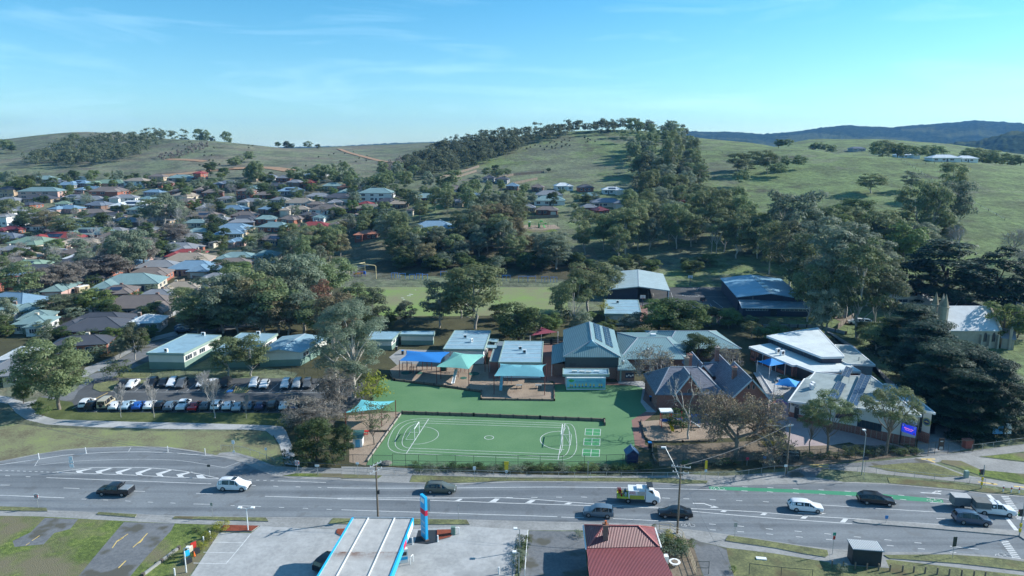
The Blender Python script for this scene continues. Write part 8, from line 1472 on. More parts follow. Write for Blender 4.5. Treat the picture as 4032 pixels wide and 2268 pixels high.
def limb(mb,a,b,r0,r1,rng,n=4,wob=.25,sides=5):
 a=Vector(a);b=Vector(b);pts=[]
 for k in range(n+1):
  t=k/n;p=a.lerp(b,t)+Vector((rng.normal()*wob,rng.normal()*wob,0))*math.sin(math.pi*t)*.6;pts.append(p)
 mb.tube(pts,[r0+(r1-r0)*k/n for k in range(n+1)],sides,False)
PROTO={}
def proto(kind,seed,H,W_,base,shape,ncl,rcl,per,size,leaf,bark,trunk_r=.28,flat=.26,squash=.7,up=.25,nlimb=8,name='gum_tree'):
 rng=np.random.default_rng(seed);cl=[]
 tries=0
 while len(cl)<ncl and tries<4000:
  tries+=1
  if shape=='round':
   d=rng.normal(size=3);d/=np.linalg.norm(d);rr=rng.uniform(.45,.86);c=(d[0]*rr*W_/2,d[1]*rr*W_/2,base+(H-base)*(.5+d[2]*rr*.5))
  elif shape=='spread':
   a=rng.uniform(0,6.283);t=rng.uniform(0,1);rr=W_/2*math.sqrt(rng.uniform(.02,.85));c=(rr*math.cos(a),rr*math.sin(a),base+(H-base)*(.35+.55*(1-(2*rr/W_)**2)*t+.1*rng.uniform()))
  elif shape=='tall':
   z=rng.uniform(0,1);a=rng.uniform(0,6.283);rr=W_/2*(.35+.65*math.sin(math.pi*min(1,z*.85+.12)))*math.sqrt(rng.uniform(.05,.8));c=(rr*math.cos(a),rr*math.sin(a),base+(H-base)*(.04+.9*z))
  elif shape=='cone':
   z=rng.uniform(0,1);a=rng.uniform(0,6.283);rr=W_/2*(1.02-z)**.75*rng.uniform(.5,.95);c=(rr*math.cos(a),rr*math.sin(a),base+(H-base)*z*.95)
  elif shape=='layer':
   z=int(rng.integers(0,7))/6.5+rng.uniform(0,.04);a=rng.uniform(0,6.283);rr=W_/2*(1.0-z**1.8*.75)*rng.uniform(.25,.98);c=(rr*math.cos(a),rr*math.sin(a),base+(H-base)*z)
  s=rcl*rng.uniform(.65,1.35)
  if any((c[0]-q[0][0])**2+(c[1]-q[0][1])**2+(c[2]-q[0][2])**2<(s*.55)**2 for q in cl):continue
  cl.append((c,(s*rng.uniform(.85,1.25),s*rng.uniform(.85,1.25),s*squash*rng.uniform(.8,1.15))))
 me=leaf_mesh(cl,per,size,rng,flat,up=up);me.materials.append(LM[leaf]);mb=MB()
 tp=(rng.normal()*.3,rng.normal()*.3,base+(H-base)*.55);limb(mb,(0,0,-.6),tp,trunk_r,trunk_r*.4,rng,6,.35,7)
 order=sorted(cl,key=lambda q:-q[1][0])[:nlimb]
 for(c,r)in order:
  t=min(.95,max(.25,(c[2]-base*.3)/max(tp[2],1)*.55));st=Vector((0,0,-.6)).lerp(Vector(tp),t);limb(mb,st,(c[0],c[1],c[2]-r[2]*.2),trunk_r*.42,trunk_r*.1,rng,3,.4,4)
 tm=D.meshes.new('trunk');tm.from_pydata(mb.v,[],mb.f);tm.materials.append(BARK[bark]);tm.polygons.foreach_set('use_smooth',[True]*len(tm.polygons))
 co=np.empty(len(me.vertices)*3);me.vertices.foreach_get('co',co);co=co.reshape(-1,3);PROTO.setdefault(kind,[]).append((me,tm,float(np.percentile(co[:,2],99.5)),float(np.percentile(co[:,0],99)-np.percentile(co[:,0],1)),name))
for s in range(4):
 proto('gum',10+s,14,12+s%2,2.2,'round',34,1.75,150,.30,'olive','pale')
 proto('grey',20+s,14,12,2.0,'round',34,1.7,150,.30,'grey','pale')
 proto('green',30+s,12,11,1.2,'round',32,1.7,160,.30,'green','mid',name='leafy_tree')
 proto('tallgum',40+s,22,12,5.5,'tall',44,1.75,130,.32,('olive','grey','olive','pine')[s],'pale',.34,name='tall_gum_tree')
for s in range(3):
 proto('brown',50+s,14,12,2.2,'round',34,1.7,150,.30,('brown','pine','brown')[s],'pale')
 proto('dark',60+s,10,9,1.0,'round',28,1.7,190,.27,'dark','dark',name='leafy_tree')
 proto('dome',70+s,12,12,2.6,'round',60,1.45,190,.26,('purple','grey','purple')[s],'dark',name='street_tree')
 proto('open',80+s,16,12,5.5,'spread',24,1.5,120,.28,('olive','grey','olive')[s],'pale')
proto('red',90,15,9,4,'tall',30,1.5,130,.28,'red','pale');proto('red',91,13,9,4,'round',28,1.5,120,.28,'red','pale')
proto('heroround',95,14,12.5,1.6,'round',90,1.25,420,.17,'olive','mid',.3);proto('herogum',96,22,15,6,'tall',70,1.45,420,.17,'grey','pale',.42,nlimb=20)
proto('heroopen',97,15,12,5.0,'spread',46,1.2,420,.16,'olive','mid',.3,nlimb=18);proto('heroopen',98,15,12,4.5,'spread',40,1.25,380,.17,'olive','mid',.3,nlimb=18)
proto('sparse',99,9,8,2.5,'round',26,.95,130,.15,'olive','mid',.13,nlimb=20)
proto('darkhero',100,8,6.5,.4,'round',46,1.0,420,.14,'dark','dark',.2,name='leafy_tree');proto('greyhero',101,8,8,1.0,'round',44,1.0,260,.15,'purple','pale',.18,nlimb=16)
for s in range(2):
 proto('macro',110+s,16,19,.6,'layer',110,2.3,330,.26,'cypress','dark',.6,flat=.3,squash=.36,up=.6,name='cypress_tree')
 proto('cypress',120+s,22,12,1.5,'tall',60,1.8,200,.30,'cypress','dark',.5,squash=.6,name='cypress_tree')
proto('pencil',130,9,2.2,.2,'cone',26,.8,120,.16,'dark','dark',.12,squash=1.3,name='cypress_tree')
for s in range(3):proto('bush',140+s,3,4,.1,'round',18,.75,130,.13,('green','dark','grey')[s],'mid',.08,nlimb=3,name='shrub')
proto('limebush',150,3,4,.1,'round',18,.75,150,.13,'lime','mid',.08,nlimb=3,name='shrub');proto('darkbush',151,3,4,.1,'round',18,.75,160,.12,'dark','mid',.08,nlimb=3,name='shrub');proto('greybush',152,1.4,2,.05,'round',14,.4,150,.07,'grey','mid',.05,nlimb=3,name='shrub')
proto('smallbush',153,1.4,2,.05,'round',14,.4,150,.07,'green','mid',.05,nlimb=3,name='shrub')
def bare_proto(kind,seed,H,spread,tr,depth,leaf=0,bark='twig',up=.55,nb=3,name='bare_tree',twig=.018):
 rng=np.random.default_rng(seed);mb=MB();tips=[]
 def grow(p,d,L_,r,lv):
  e=p+d*L_;mid=p.lerp(e,.5)+Vector(rng.normal(size=3))*L_*.06;mb.tube([p,mid,e],[r,r*.85,r*.68],5 if lv<2 else 3,False)
  if lv>=depth:tips.append(e);return
  for k in range(nb+(1 if rng.uniform()<.35 else 0)):
   a=rng.uniform(0,6.283);tilt=rng.uniform(.35,.95)*spread;o_=Vector((math.cos(a),math.sin(a),0));s_=d.cross(o_);s_=s_.normalized()if s_.length>.05 else Vector((1,0,0))
   nd=(d*math.cos(tilt)+s_*math.sin(tilt));nd.z+=up*.22;nd.normalize();grow(e if k<2 else p.lerp(e,rng.uniform(.5,.9)),nd,L_*rng.uniform(.66,.84),max(twig,r*.62),lv+1)
 grow(Vector((0,0,-.3)),Vector((.03,.02,1)).normalized(),H*.27,tr,0)
 tm=D.meshes.new('branches');tm.from_pydata(mb.v,[],mb.f);tm.materials.append(LM['twig']if bark=='twig'else BARK[bark]);z=[v[2]for v in mb.v];x=[v[0]for v in mb.v]
 me=None
 if leaf:
  pick=[tips[i]for i in rng.choice(len(tips),min(leaf,len(tips)),False)];me=leaf_mesh([(tuple(t),(.35,.35,.3))for t in pick],22,.085,rng,.8);me.materials.append(LM['dead'])
 PROTO.setdefault(kind,[]).append((me,tm,max(z),max(x)-min(x),name))
bare_proto('bigbare',5,11,1.25,.34,7,1500,'mid',.35,3,twig=.022);bare_proto('palebare',6,8,1.0,.16,5,0,'pale',.45,2);bare_proto('bare',7,8,.85,.14,5,60,'twig',.5);bare_proto('bare',8,8,1.0,.14,5,0,'twig',.4);bare_proto('poplar',9,9,.5,.12,6,0,'twig',1.3,twig=.02);bare_proto('haze',11,7,1.1,.12,6,300,'twig',.45,3,twig=.013)
GROUPN={'gum':'gum trees','grey':'gum trees','tallgum':'gum trees','open':'gum trees','brown':'gum trees','red':'gum trees','herogum':'gum trees','heroround':'gum trees','heroopen':'gum trees','sparse':'gum trees','green':'leafy garden trees','dark':'leafy garden trees','darkhero':'leafy garden trees','greyhero':'leafy garden trees','dome':'round street trees','macro':'cypress trees','cypress':'cypress trees','pencil':'cypress trees','bush':'shrubs','limebush':'shrubs','darkbush':'shrubs','greybush':'shrubs','smallbush':'shrubs','bigbare':'bare winter trees','palebare':'bare winter trees','bare':'bare winter trees','poplar':'bare winter trees','haze':'bare winter trees'}
LOOK={'gum':'olive gum tree','grey':'grey green gum tree','tallgum':'tall pale trunked gum','open':'open crowned gum tree','brown':'brownish gum tree','red':'rusty leaved gum','herogum':'towering grey gum','heroround':'big round olive tree','heroopen':'spreading olive gum','sparse':'thin leaved young gum','green':'leafy green tree','dark':'dark green bushy tree','darkhero':'dense dark tree','greyhero':'grey leaved small tree','dome':'domed grey street tree','macro':'wide layered cypress','cypress':'tall dark cypress','pencil':'slim pencil cypress','bush':'rounded shrub','limebush':'yellow green shrub','darkbush':'dark shrub','greybush':'silver grey low shrub','smallbush':'low green shrub','bigbare':'big half bare oak','palebare':'pale leafless tree','bare':'leafless winter tree','poplar':'upright leafless poplar','haze':'twiggy winter tree'}
CATN={'shrubs':'shrub'}
AUTO=[]
trng=random.Random(42);PLACED=[]
def place_tree(kind,base,h,wd,label=None):
 ps=PROTO[kind];me,tm,H,W_,nm=ps[trng.randrange(len(ps))]
 o=D.objects.new(nm,None);link(o);o.location=base;o.rotation_euler=(0,0,trng.uniform(0,6.28));o.scale=(wd/W_,wd/W_,h/H);g=GROUPN[kind]
 o['category']='shrub'if g=='shrubs'else'tree';o['group']=g
 if tm:t=D.objects.new('branches'if'bare'in nm else'trunk',tm);link(t,o)
 if me:c=D.objects.new('crown',me);link(c,o)
 if label:o['label']=label
 else:AUTO.append((o,LOOK[kind],base.copy()))
 o['_app']=h*wd/base.y**2;PLACED.append((base.x,base.y,wd));return o
def tree(kind,x,yb,yt,w=None,q='F',label=None):
 b=P(q,x,yb);zc=b.y*CP+(CAM_H-b.z)*SP;h=max(.6,Zat(b.y,q,x,yt)-b.z)
 s=CROP[q][2];wd=(w*s*zc/FPX)if w else h*.8
 return place_tree(kind,b,h,wd,label)
def inpoly(x,y,pl_):
 c=False;n=len(pl_)
 for i in range(n):
  x1,y1=pl_[i];x2,y2=pl_[(i+1)%n]
  if(y1>y)!=(y2>y)and x<(x2-x1)*(y-y1)/(y2-y1)+x1:c=not c
 return c
OPEN=[(1325,540,1408,580),(1345,480,1420,535),(1470,478,1560,522),(1045,535,1128,562),(885,578,945,600),(895,662,948,698),(1230,686,1412,712),(1010,688,1140,705),(890,705,1410,760),(2262,735,2345,772),(380,600,620,700),(930,470,1000,505),(1300,430,1560,460),(300,440,420,500),(40,470,240,520),(590,470,840,560),(270,590,420,690),(90,665,260,735)]
def grove(kinds,poly,n,h0,h1,sp=.6,wr=(.6,.9),seed=1,q='F'):
 rg=random.Random(seed);xs=[p[0]for p in poly];ys=[p[1]for p in poly];k=0;t=0
 while k<n and t<n*40:
  t+=1;x=rg.uniform(min(xs),max(xs));y=rg.uniform(min(ys),max(ys))
  if not inpoly(x,y,poly):continue
  b=P(q,x,y);h=rg.uniform(h0,h1);wd=h*rg.uniform(*wr)
  zc=b.y*CP+(CAM_H-b.z)*SP;hw=wd*.5*1739.7/zc;yt=px_of((b.x,b.y,b.z+h))[1];px0,py0=px_of(b)
  if any(px0+hw>r[0]and px0-hw<r[2]and yt<r[3]and py0>r[3]-4 for r in OPEN):continue
  if any((b.x-a)**2+(b.y-c)**2<((wd+e)/2*sp)**2 for a,c,e in PLACED):continue
  if any((b.x-a)**2+(b.y-c)**2<(e+wd*.12)**2 for a,c,e in AVOID):continue
  place_tree(rg.choice(kinds),b,h,wd);k+=1
def thin_out():
 """the gums beyond the 300 that show largest stand as one far-off mass"""
 for gname,keep,nm,lb in(('gum trees',296,'gum_woodland','distant small gums filling the gaps on the slopes'),('leafy garden trees',290,'garden_tree_mass','smallest far garden trees between the hill houses')):
  L_=[o for o in COL.objects if o.get('group')==gname];
  if len(L_)<=keep:continue
  def app(o):d=o.location.y;ps=[c for c in o.children if c.name.startswith('crown')];return o.scale.z*(ps[0].dimensions.z if ps else 1)/max(d,1)
  L_.sort(key=lambda o:-o['_app']);V=[];mi=[];mats=[]
  for o in L_[keep:]:
   M=Matrix.Translation(o.location)@o.rotation_euler.to_matrix().to_4x4()@Matrix.Diagonal((*o.scale,1));M=np.array(M)
   for c in list(o.children):
    if c.name.startswith('crown'):
     me=c.data;co=np.empty(len(me.vertices)*3);me.vertices.foreach_get('co',co);q=co.reshape(-1,4,3)[::3];ce=q.mean(1,keepdims=True);q=ce+(q-ce)*1.7;p=q.reshape(-1,3)@M[:3,:3].T+M[:3,3];V.append(p)
     if me.materials[0]not in mats:mats.append(me.materials[0])
     mi+=[mats.index(me.materials[0])]*(len(p)//4)
    D.objects.remove(c)
   AUTO[:]=[a for a in AUTO if a[0]!=o];D.objects.remove(o)
  V=np.concatenate(V);n=len(V)//4;me=D.meshes.new(nm);me.vertices.add(len(V));me.vertices.foreach_set('co',V.ravel());me.loops.add(len(V));me.loops.foreach_set('vertex_index',np.arange(len(V)))
  me.polygons.add(n);me.polygons.foreach_set('loop_start',np.arange(0,4*n,4));me.polygons.foreach_set('loop_total',np.full(n,4))
  for m in mats:me.materials.append(m)
  me.polygons.foreach_set('material_index',mi);me.update(calc_edges=True);o=D.objects.new(nm,me);link(o);tag(o,lb,'woodland',None,'stuff')
tree('heroround',150,1030,855,150,label='big round olive tree by the curved path left of the car park')
for t in[('brown',340,905,812,60),('gum',575,948,850,78),('gum',632,946,846,86),('limebush',935,1010,935,85),('greyhero',850,1040,935,95),('greyhero',755,1078,1000,100),('greyhero',815,1085,1015,110),('darkhero',795,1158,1050,95),('darkhero',866,1158,1066,56),('sparse',942,1118,1003,92)]:tree(*t)
tree('herogum',890,1000,762,165,label='towering gum with pale limbs between the car park and playground')
tree('herogum',845,960,775,90)
for t in[('gum',500,835,735,110),('grey',560,838,690,120),('gum',620,820,672,125),('brown',655,836,700,110),('gum',700,838,700,120),('red',812,830,705,60),('grey',765,842,730,100),('gum',600,840,748,110),('grey',665,842,750,105),('brown',725,845,750,110),('gum',812,855,755,105),('brown',850,900,740,110),('grey',700,800,650,110),('grey',760,790,640,120),('gum',830,770,650,110),('brown',940,830,725,85),('gum',900,800,715,90),('dark',545,836,790,70),('gum',468,800,725,80),('dark',910,850,790,70),('brown',498,838,790,60),('gum',1195,828,668,160),('grey',1105,825,702,85),('gum',1160,800,690,80),('dark',1303,862,765,88),('grey',1022,815,758,58),('open',1443,850,700,95),('gum',1478,790,662,130),('grey',1538,740,668,58),('gum',1412,800,712,70),('green',1385,840,790,60),('grey',1462,850,780,60),('green',1655,840,758,95),('dark',1700,845,752,95),('green',1742,842,772,70),('grey',1590,838,788,62),('limebush',1522,800,755,40),('limebush',1610,850,822,60),('limebush',1675,842,815,70),('greybush',1560,850,825,40)]:tree(*t)
tree('darkhero',1757,912,838,82,label='dense round dark tree behind the slate schoolhouse')
tree('haze',1650,968,868,130);tree('haze',1835,935,868,80);tree('bare',1795,905,862,60)
tree('bigbare',1850,1150,985,250,label='wide half bare oak with brown leaves in front of the schoolhouse')
tree('palebare',1733,1105,955,95,label='pale leafless tree in front of the slate gable')
tree('darkbush',1715,1085,1025,60);tree('darkbush',1690,1075,1040,40)
tree('heroopen',2081,1140,985,122,label='spreading olive gum in the middle of the entry paving');tree('heroopen',2228,1145,968,135,label='spreading olive gum in front of the electronic school sign');tree('heroopen',2036,1140,1022,66,label='smallest of the three gums before the school office')
for x,w_,h_ in[(305,30,92),(388,34,92),(540,62,130),(620,22,60)]:tree('poplar',x,{305:1050,388:1050,540:1052,620:1052}[x],{305:962,388:950,540:928,620:990}[x],w_)
tree('poplar',510,985,935,34)
for t in[('tallgum',2155,850,600,125),('tallgum',2085,805,572,125),('tallgum',2015,760,590,115),('tallgum',2195,835,640,105),('tallgum',2125,800,560,120),('tallgum',2230,845,660,80),('tallgum',2060,745,545,115),('tallgum',1985,720,555,100),('tallgum',2180,770,590,110),('tallgum',2110,770,640,90),('tallgum',2240,760,640,70),('gum',1935,690,555,90),('gum',1905,650,545,80),('grey',2000,640,480,140),('gum',2060,620,520,90),('grey',1960,640,480,80),('green',2130,640,540,110),('gum',2230,640,530,110),('green',2270,665,560,110),('gum',2190,630,545,90),('grey',2310,640,560,90),('gum',2300,600,455,95),('grey',2390,600,455,85),('gum',2390,500,410,70),('gum',2340,620,470,80),('green',2150,570,500,80),('bare',2412,650,560,70),('bare',2540,650,570,90),('gum',2200,890,815,70),('green',2225,885,800,70),('gum',2180,860,810,60),('bare',2560,690,620,60)]:tree(*t)
for t in[('cypress',2372,775,608,170),('cypress',2498,790,622,115),('cypress',2575,790,650,90),('cypress',2300,770,640,90),('cypress',2440,730,650,60),('macro',2285,900,768,160),('macro',2330,960,812,185),('macro',2390,1010,862,190),('macro',2450,1040,885,170),('macro',2350,1040,872,180),('macro',2505,1085,910,140),('macro',2255,880,805,100),('macro',2425,1085,935,150),('green',2525,865,762,110),('green',2560,850,790,70)]:tree(*t)
for t in[('dome',330,700,580,100),('dome',268,710,640,115),('dome',360,680,595,75),('dome',165,735,662,95),('dome',110,745,675,95),('dome',440,615,562,75),('dome',300,690,600,70),('gum',55,760,660,95),('brown',150,800,742,90),('green',250,790,725,90),('grey',15,830,750,60),('green',290,650,590,50),('gum',25,560,500,60),('gum',80,580,520,60),('brown',120,590,530,60),('gum',170,600,540,70),('grey',415,570,485,85),('gum',385,560,500,60),('grey',450,560,505,45),('dark',565,700,655,60),('green',600,700,660,60),('gum',650,470,405,36),('gum',745,465,420,42),('gum',635,470,410,30),('dark',190,460,428,24),('grey',30,480,430,40),('green',60,490,445,50)]:tree(*t)
for x,y,h_ in[(102,462,24),(106,485,25),(200,455,18),(285,452,18),(160,470,20),(867,610,30),(935,560,26)]:tree('pencil',x,y,y-h_*1.3,8)
for x in range(8):tree('bare',110+60*x+trng.randint(-20,20),640-12*x+trng.randint(-15,15),590-12*x,42)
for t in[('darkbush',28,965,925,80),('darkbush',70,1000,945,50),('green',60,1015,955,45),('smallbush',95,1032,1010,40),('smallbush',110,1046,1025,40),('darkbush',300,955,905,60),('darkbush',240,905,880,60),('bush',270,893,865,60),('bush',300,880,855,50),('bush',215,915,890,50),('darkbush',905,975,930,60),('darkbush',735,1170,1120,50),('darkbush',770,1172,1120,50),('darkbush',840,1172,1125,50),('greybush',1170,870,850,30)]:tree(*t)
for k in range(26):
 x=595+k*68;
 if x>2420:break
 place_tree('bush'if k%3 else'darkbush',U('B2',x,285+(k%3)*4),.9+.35*trng.random(),2.6)
for k in range(30):
 t=k/29;x=1230+540*t+trng.uniform(-12,12);y=165-5*t+trng.uniform(-28,22);place_tree(trng.choice(['greybush','smallbush','smallbush','darkbush']),U('B3',x,y),.8+.4*trng.random(),1.3+.7*trng.random())
for(x,y)in[(740,150),(800,140),(830,170),(700,190),(870,200),(950,195),(1040,200),(1120,190),(1180,205),(380,240),(250,250),(20,260),(320,245),(700,245)]:place_tree(trng.choice(['smallbush','darkbush','bush']),U('B3',x,y),1.1,2.0)
for(q,x,y,h_,k)in[('B1',1665,745,1.5,'limebush'),('B1',1570,825,1.4,'limebush'),('B1',1515,885,1.1,'limebush'),('B1',1430,965,.8,'smallbush'),('B1',1320,960,1.0,'darkbush'),('B1',1480,760,.8,'darkbush'),('B2',1370,850,1.3,'bush'),('B2',1355,900,1.3,'darkbush'),('B2',1345,960,1.3,'bush'),('B2',1330,1030,1.3,'darkbush'),('B2',1800,790,.9,'bush'),('B2',2460,805,1.2,'limebush'),('B2',2440,890,1.9,'greybush'),('B2',2520,900,1.9,'darkbush'),('B2',2470,870,1.8,'darkbush'),('B2',2550,950,1.7,'greybush'),('B3',15,900,1.8,'darkbush'),('B2',2360,725,.5,'bush'),('B3',1180,1050,1.2,'greybush'),('B3',380,1060,.8,'smallbush'),('B2',550,250,.7,'smallbush')]:
 place_tree(k,U(q,x,y),h_,h_*1.5)
for x in(610,640,670,700,730):place_tree('limebush',U('M3',x+20,985-(x-610)*.1-20),.8,1.6)
for k in range(5):place_tree('limebush',U('M3',660+25*k,800+28*k),.7,1.5)
place_tree('bush',U('D4',780,1040),1.2,2.6);place_tree('bush',U('D4',930,1060),1.0,2.2)
for t in[('gum',1855,428,385,50),('gum',1890,425,380,55),('gum',1930,438,378,46),('gum',1975,428,392,30),('gum',2010,425,390,36),('gum',1865,468,428,42),('gum',1875,440,400,60),('gum',1955,445,410,50),('gum',2190,486,436,68),('grey',2290,480,430,46),('gum',1640,480,440,40),('gum',1690,470,330,45)]:tree(*t)
for x,yt in[(2045,363),(2060,358),(2080,362),(2095,365),(1985,350),(1970,352),(1960,350),(2205,358),(2225,353),(2240,358),(2262,360),(2280,365),(2300,368),(2320,366),(2340,365),(2360,368),(2440,372),(2460,372),(2480,376),(2500,378),(2530,385),(2550,388),(2570,392),(2520,392),(2490,395)]:
 Y=560+trng.uniform(-25,60)if x>2110 else 660;X_=Xat(Y,'F',x,yt);z=Tz(X_,Y);h=max(4,Zat(Y,'F',x,yt)-z);place_tree(trng.choice(['gum','gum','green']),Vector((X_,Y,z)),h,h*1.05)
for x,y,w_ in[(500,345,26),(515,345,24),(570,353,28),(535,350,12),(700,368,16),(722,368,18),(735,370,14),(775,372,22),(800,372,14),(590,420,30),(625,405,30),(605,412,26),(520,425,20),(535,422,20),(190,356,26),(172,360,18),(1255,445,26),(1275,440,22),(1225,442,26),(1243,446,22),(1268,452,14),(1530,330,12),(1512,328,8),(5,380,36),(20,372,26),(30,380,20),(188,448,14),(1380,430,12),(1245,430,20)]:tree('dark'if w_<22 else'gum',x,y+4,y+4-w_*.95,w_)
grove(['gum','tallgum','grey','gum'],[(1560,345),(1740,345),(1750,400),(1770,480),(1700,520),(1600,515),(1600,450),(1585,400)],70,13,20,.42,(.5,.7),3)
grove(['gum','grey','tallgum','gum','open'],[(1530,655),(1900,655),(1890,560),(1750,540),(1560,545),(1480,590),(1440,640)],38,14,21,.42,(.5,.75),4)
grove(['gum','grey','tallgum','brown'],[(930,640),(1250,655),(1420,690),(1420,620),(1300,590),(1200,575),(1000,590),(900,600)],34,10,17,.48,(.6,.8),5)
grove(['dark','green','bush','dark'],[(1010,680),(1100,690),(1400,690),(1560,680),(1800,690),(1800,670),(1300,665),(1040,650)],26,3,7,.5,(.9,1.2),6)
grove(['gum','grey','gum','brown'],[(880,640),(760,700),(700,660),(740,600),(850,590),(930,600)],26,9,15,.5,(.6,.85),7)
grove(['gum','tallgum','gum','grey'],[(1030,560),(1120,500),(1300,505),(1320,600),(1200,590),(1060,590)],18,11,16,.48,(.5,.75),8)
grove(['gum','grey','green','gum'],[(1400,580),(1450,545),(1550,520),(1800,530),(1830,570),(1700,600),(1500,600)],20,10,16,.48,(.55,.8),9)
grove(['gum','gum','grey'],[(620,445),(1040,445),(1060,470),(1250,480),(1250,510),(1000,500),(760,465)],34,8,14,.6,(.6,.85),10)
grove(['gum','green','grey','tallgum'],[(1890,600),(2010,560),(2250,570),(2420,600),(2420,660),(2250,690),(2100,700),(1900,680)],32,8,15,.5,(.7,.9),11)
grove(['dark','darkbush','green','gum'],[(960,830),(1290,845),(1540,850),(1540,805),(1330,800),(980,810)],16,2.5,5,.6,(1.,1.3),12)
grove(['dark','green','gum'],[(1740,830),(1900,860),(1960,880),(2000,850),(1860,815),(1760,810)],12,3,5.5,.6,(.9,1.2),13)
grove(['gum','dark','brown'],[(480,832),(740,838),(830,860),(900,840),(500,790)],9,6,10,.5,(.7,.9),14)
grove(['gum','grey'],[(2000,860),(2160,870),(2200,780),(2100,740),(1990,740)],6,14,20,.5,(.5,.6),15)
grove(['gum','grey','tallgum','gum','brown'],[(880,600),(1000,575),(1120,560),(1290,590),(1420,620),(1420,680),(1200,680),(1000,672),(900,650)],28,8,14,.42,(.65,.9),31)
grove(['dark','green','darkbush','dark','green'],[(1000,655),(1420,655),(1540,690),(1780,700),(1560,672),(1430,690),(1230,686),(1000,684)],34,3,6,.4,(1.,1.4),32)
grove(['gum','grey','gum'],[(700,590),(900,560),(1020,520),(1080,500),(1060,560),(900,610),(760,640)],22,7,12,.45,(.75,1.),33)
grove(['green','dark','bush','gum','grey','darkbush','bare'],[(0,520),(400,470),(800,480),(1000,500),(960,600),(700,620),(450,640),(300,700),(0,720)],210,3.5,9,.62,(.8,1.15),21)
grove(['green','dark','gum','grey'],[(0,460),(250,450),(600,440),(1000,470),(1040,520),(600,500),(0,520)],100,4,9,.62,(.8,1.1),22)
grove(['green','dark','bush','darkbush','grey'],[(0,720),(300,700),(500,660),(700,620),(700,680),(500,760),(330,900),(200,900),(0,860)],70,2.5,6,.65,(.9,1.2),23)
grove(['green','gum','dark','grey'],[(1080,470),(1300,480),(1560,500),(1600,540),(1400,540),(1300,545),(1060,500)],36,4,9,.75,(.75,1.),24)
grove(['bare','haze'],[(100,560),(900,500),(950,590),(200,700)],16,5,8,.7,(.9,1.1),25)
# far-off woods that read as one mass
def woods(name,label,polys,n,h0,h1,leaf,seed):
 rg=random.Random(seed);rng=np.random.default_rng(seed);cl=[];pts=[]
 for poly,m_ in polys:
  xs=[p[0]for p in poly];ys=[p[1]for p in poly];k=0;t=0
  while k<m_ and t<m_*60:
   t+=1;x=rg.uniform(min(xs),max(xs));y=rg.uniform(min(ys),max(ys))
   if not inpoly(x,y,poly):continue
   b=P('F',x,y)
   if any((b.x-a.x)**2+(b.y-a.y)**2<9 for a in pts):continue
   pts.append(b);h=rg.uniform(h0,h1);k+=1
   for j in range(7):
    s=h*rg.uniform(.14,.24);cl.append(((b.x+rg.uniform(-.26,.26)*h,b.y+rg.uniform(-.26,.26)*h,b.z+h*rg.uniform(.3,.9)),(s,s,s*.75)))
 me=leaf_mesh(cl,17,.75,rng,.45);me.materials.append(LM[leaf]);o=D.objects.new(name,me);link(o);tag(o,label,'woodland',None,'stuff');return o
woods('woodland','dark bushland covering the slope of the left hill',[([(45,412),(110,398),(150,372),(270,352),(400,345),(470,340),(480,350),(380,375),(370,388),(330,402),(250,420),(150,424),(60,420)],230)],0,9,14,'pine',1)
woods('woodland','dense dark wood climbing the central ridge to its crest',[([(1010,440),(1060,400),(1160,368),(1250,345),(1400,330),(1560,328),(1560,338),(1440,345),(1330,372),(1240,410),(1130,445),(1050,455)],330)],0,9,15,'pine',2)
woods('scrub','low purplish scrub below the central ridge wood',[([(940,430),(1010,400),(1090,378),(1150,370),(1080,400),(1040,430),(980,440)],110),([(390,400),(440,385),(520,360),(530,372),(450,400),(400,408)],50)],0,3,5,'purple',3)
woods('scrub','scattered low scrub over the left hillside',[([(440,350),(600,365),(850,380),(1000,390),(900,420),(600,420),(480,420),(430,390)],34),([(1300,350),(1480,345),(1500,360),(1330,385)],34)],0,1.0,2.4,'pine',4)
woods('woodland','gum belt along the skyline of the dark spur at far right',[([(2140,545),(2330,560),(2420,600),(2300,620),(2150,600)],30)],0,5,8,'green',5)
woods('ridge_trees','small trees dotting the crest of the hills',[([(1440,331),(1560,325),(1740,345),(1740,352),(1560,334),(1440,336)],40),([(1585,420),(1760,440),(1780,500),(1650,530),(1600,500)],50)],0,10,15,'pine',6)
# the air
hm=D.materials.new('haze_air');hm.use_nodes=True;hn=hm.node_tree.nodes;hn.remove(hn['Principled BSDF']);pv=hn.new('ShaderNodeVolumePrincipled');pv.inputs['Density'].default_value=.00007;pv.inputs['Color'].default_value=(.16,.46,1.0,1);pv.inputs['Anisotropy'].default_value=.1
hm.node_tree.links.new(pv.outputs[0],hn['Material Output'].inputs['Volume'])
mb=MB();mb.box((0,3100,139),(13000,7000,300));o=mb.build('haze',hm);tag(o,kind='stuff',label='pale blue air between the camera and the far hills',cat='haze')
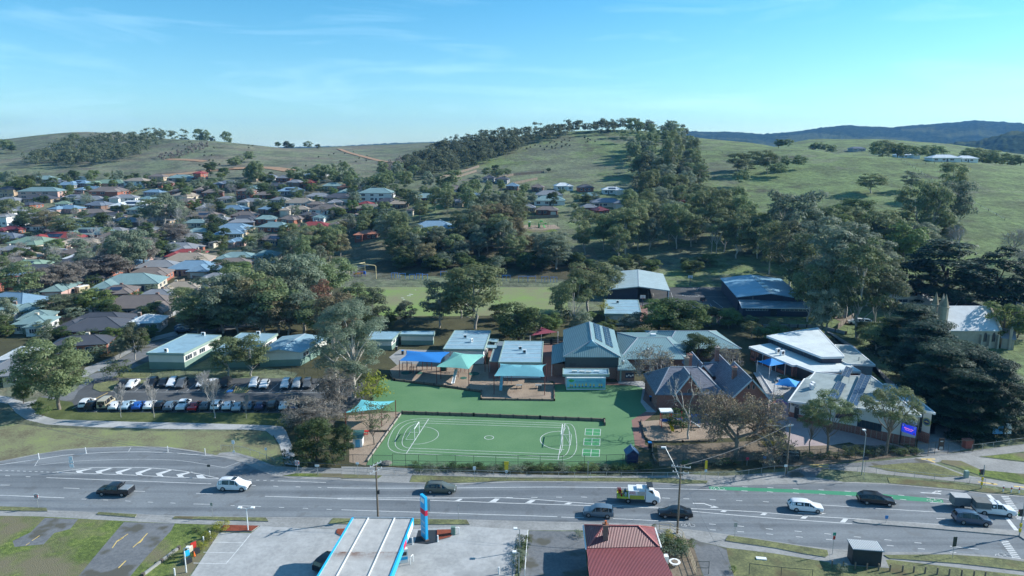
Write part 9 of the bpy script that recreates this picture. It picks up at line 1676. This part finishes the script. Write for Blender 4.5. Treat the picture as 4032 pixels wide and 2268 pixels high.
# labels that single each thing out
LAND=[('the white farmhouse',2405,385),('the white hilltop shed',2285,385),('the left hill bushland',220,385),('the clay track on the hill',850,440),('the central ridge wood',1250,380),('the tree belt on the spur',1690,420),('the green park playground',1380,568),('the sports oval',1150,745),('the ball court',1760,760),('the gymnasium',1925,760),('the basketball shelter',1610,710),('the church',2440,810),('the school hall',1485,860),('the slate schoolhouse',1740,950),('the mural building',1475,955),('the blue shade sail',1065,895),('the teal shade sail',1310,930),('the car park',500,990),('the long portable classroom',455,880),('the parked caravan',205,735),('the red roofed house',470,645),('the blue verandah house',1090,545),('the two storey pink house',150,485),('the white balcony house',340,460),('the black roofed house',245,550),('the large domed street trees',280,650),('the main road',1200,1240),('the service station',930,1350),('the red roofed cottage',1560,1370),('the bus shelter',2185,1400),('the school office',2150,1040),('the white classroom wing',2000,900),('the slip lane',400,1150),('the big leafy oak',1850,1080),('the three pale hill houses',1400,500),('the terracotta roof',910,580),('the lane of tall gums',2120,780),('the lone paddock tree',2190,470),('the paddock tree clump',1910,420),('the brown roofed house',310,800)]
ORD=['nearest','second','third','fourth','fifth','sixth','seventh','eighth','ninth','tenth','eleventh','twelfth','thirteenth','fourteenth','fifteenth','sixteenth','seventeenth','eighteenth','nineteenth','twentieth']+['twenty-'+x for x in('first','second','third','fourth','fifth','sixth','seventh','eighth','ninth')]+['thirtieth']+['thirty-'+x for x in('first','second','third','fourth','fifth','sixth','seventh','eighth','ninth')]
def autolabel(items):
 used={};bucket={}
 for o,look,p in items:
  x,y=px_of(p);ln,lx,ly=min(LAND,key=lambda l:(l[1]-x)**2+((l[2]-y)*1.6)**2);dx,dy=x-lx,(y-ly)*1.6
  if abs(dx)>abs(dy):rel='left of'if dx<0 else'right of'
  else:rel='behind'if dy<0 else'in front of'
  bucket.setdefault((look,rel,ln),[]).append((dx*dx+dy*dy,o))
 for(look,rel,ln),L_ in bucket.items():
  L_.sort(key=lambda t:t[0])
  for k,(_,o)in enumerate(L_):
   if len(L_)==1:o['label']='%s %s %s'%(look,rel,ln)
   else:o['label']='%s, %s %s %s'%(look,ORD[min(k,38)]+(''if k==0 else' nearest'),rel,ln)
thin_out()
for o in COL.objects:
 if'_app'in o:del o['_app']
autolabel([(o,l,p)for o,l,p in AUTO])
autolabel([(h,h['_look'],h.location)for h in HOUSES])
for h in HOUSES:del h['_look']
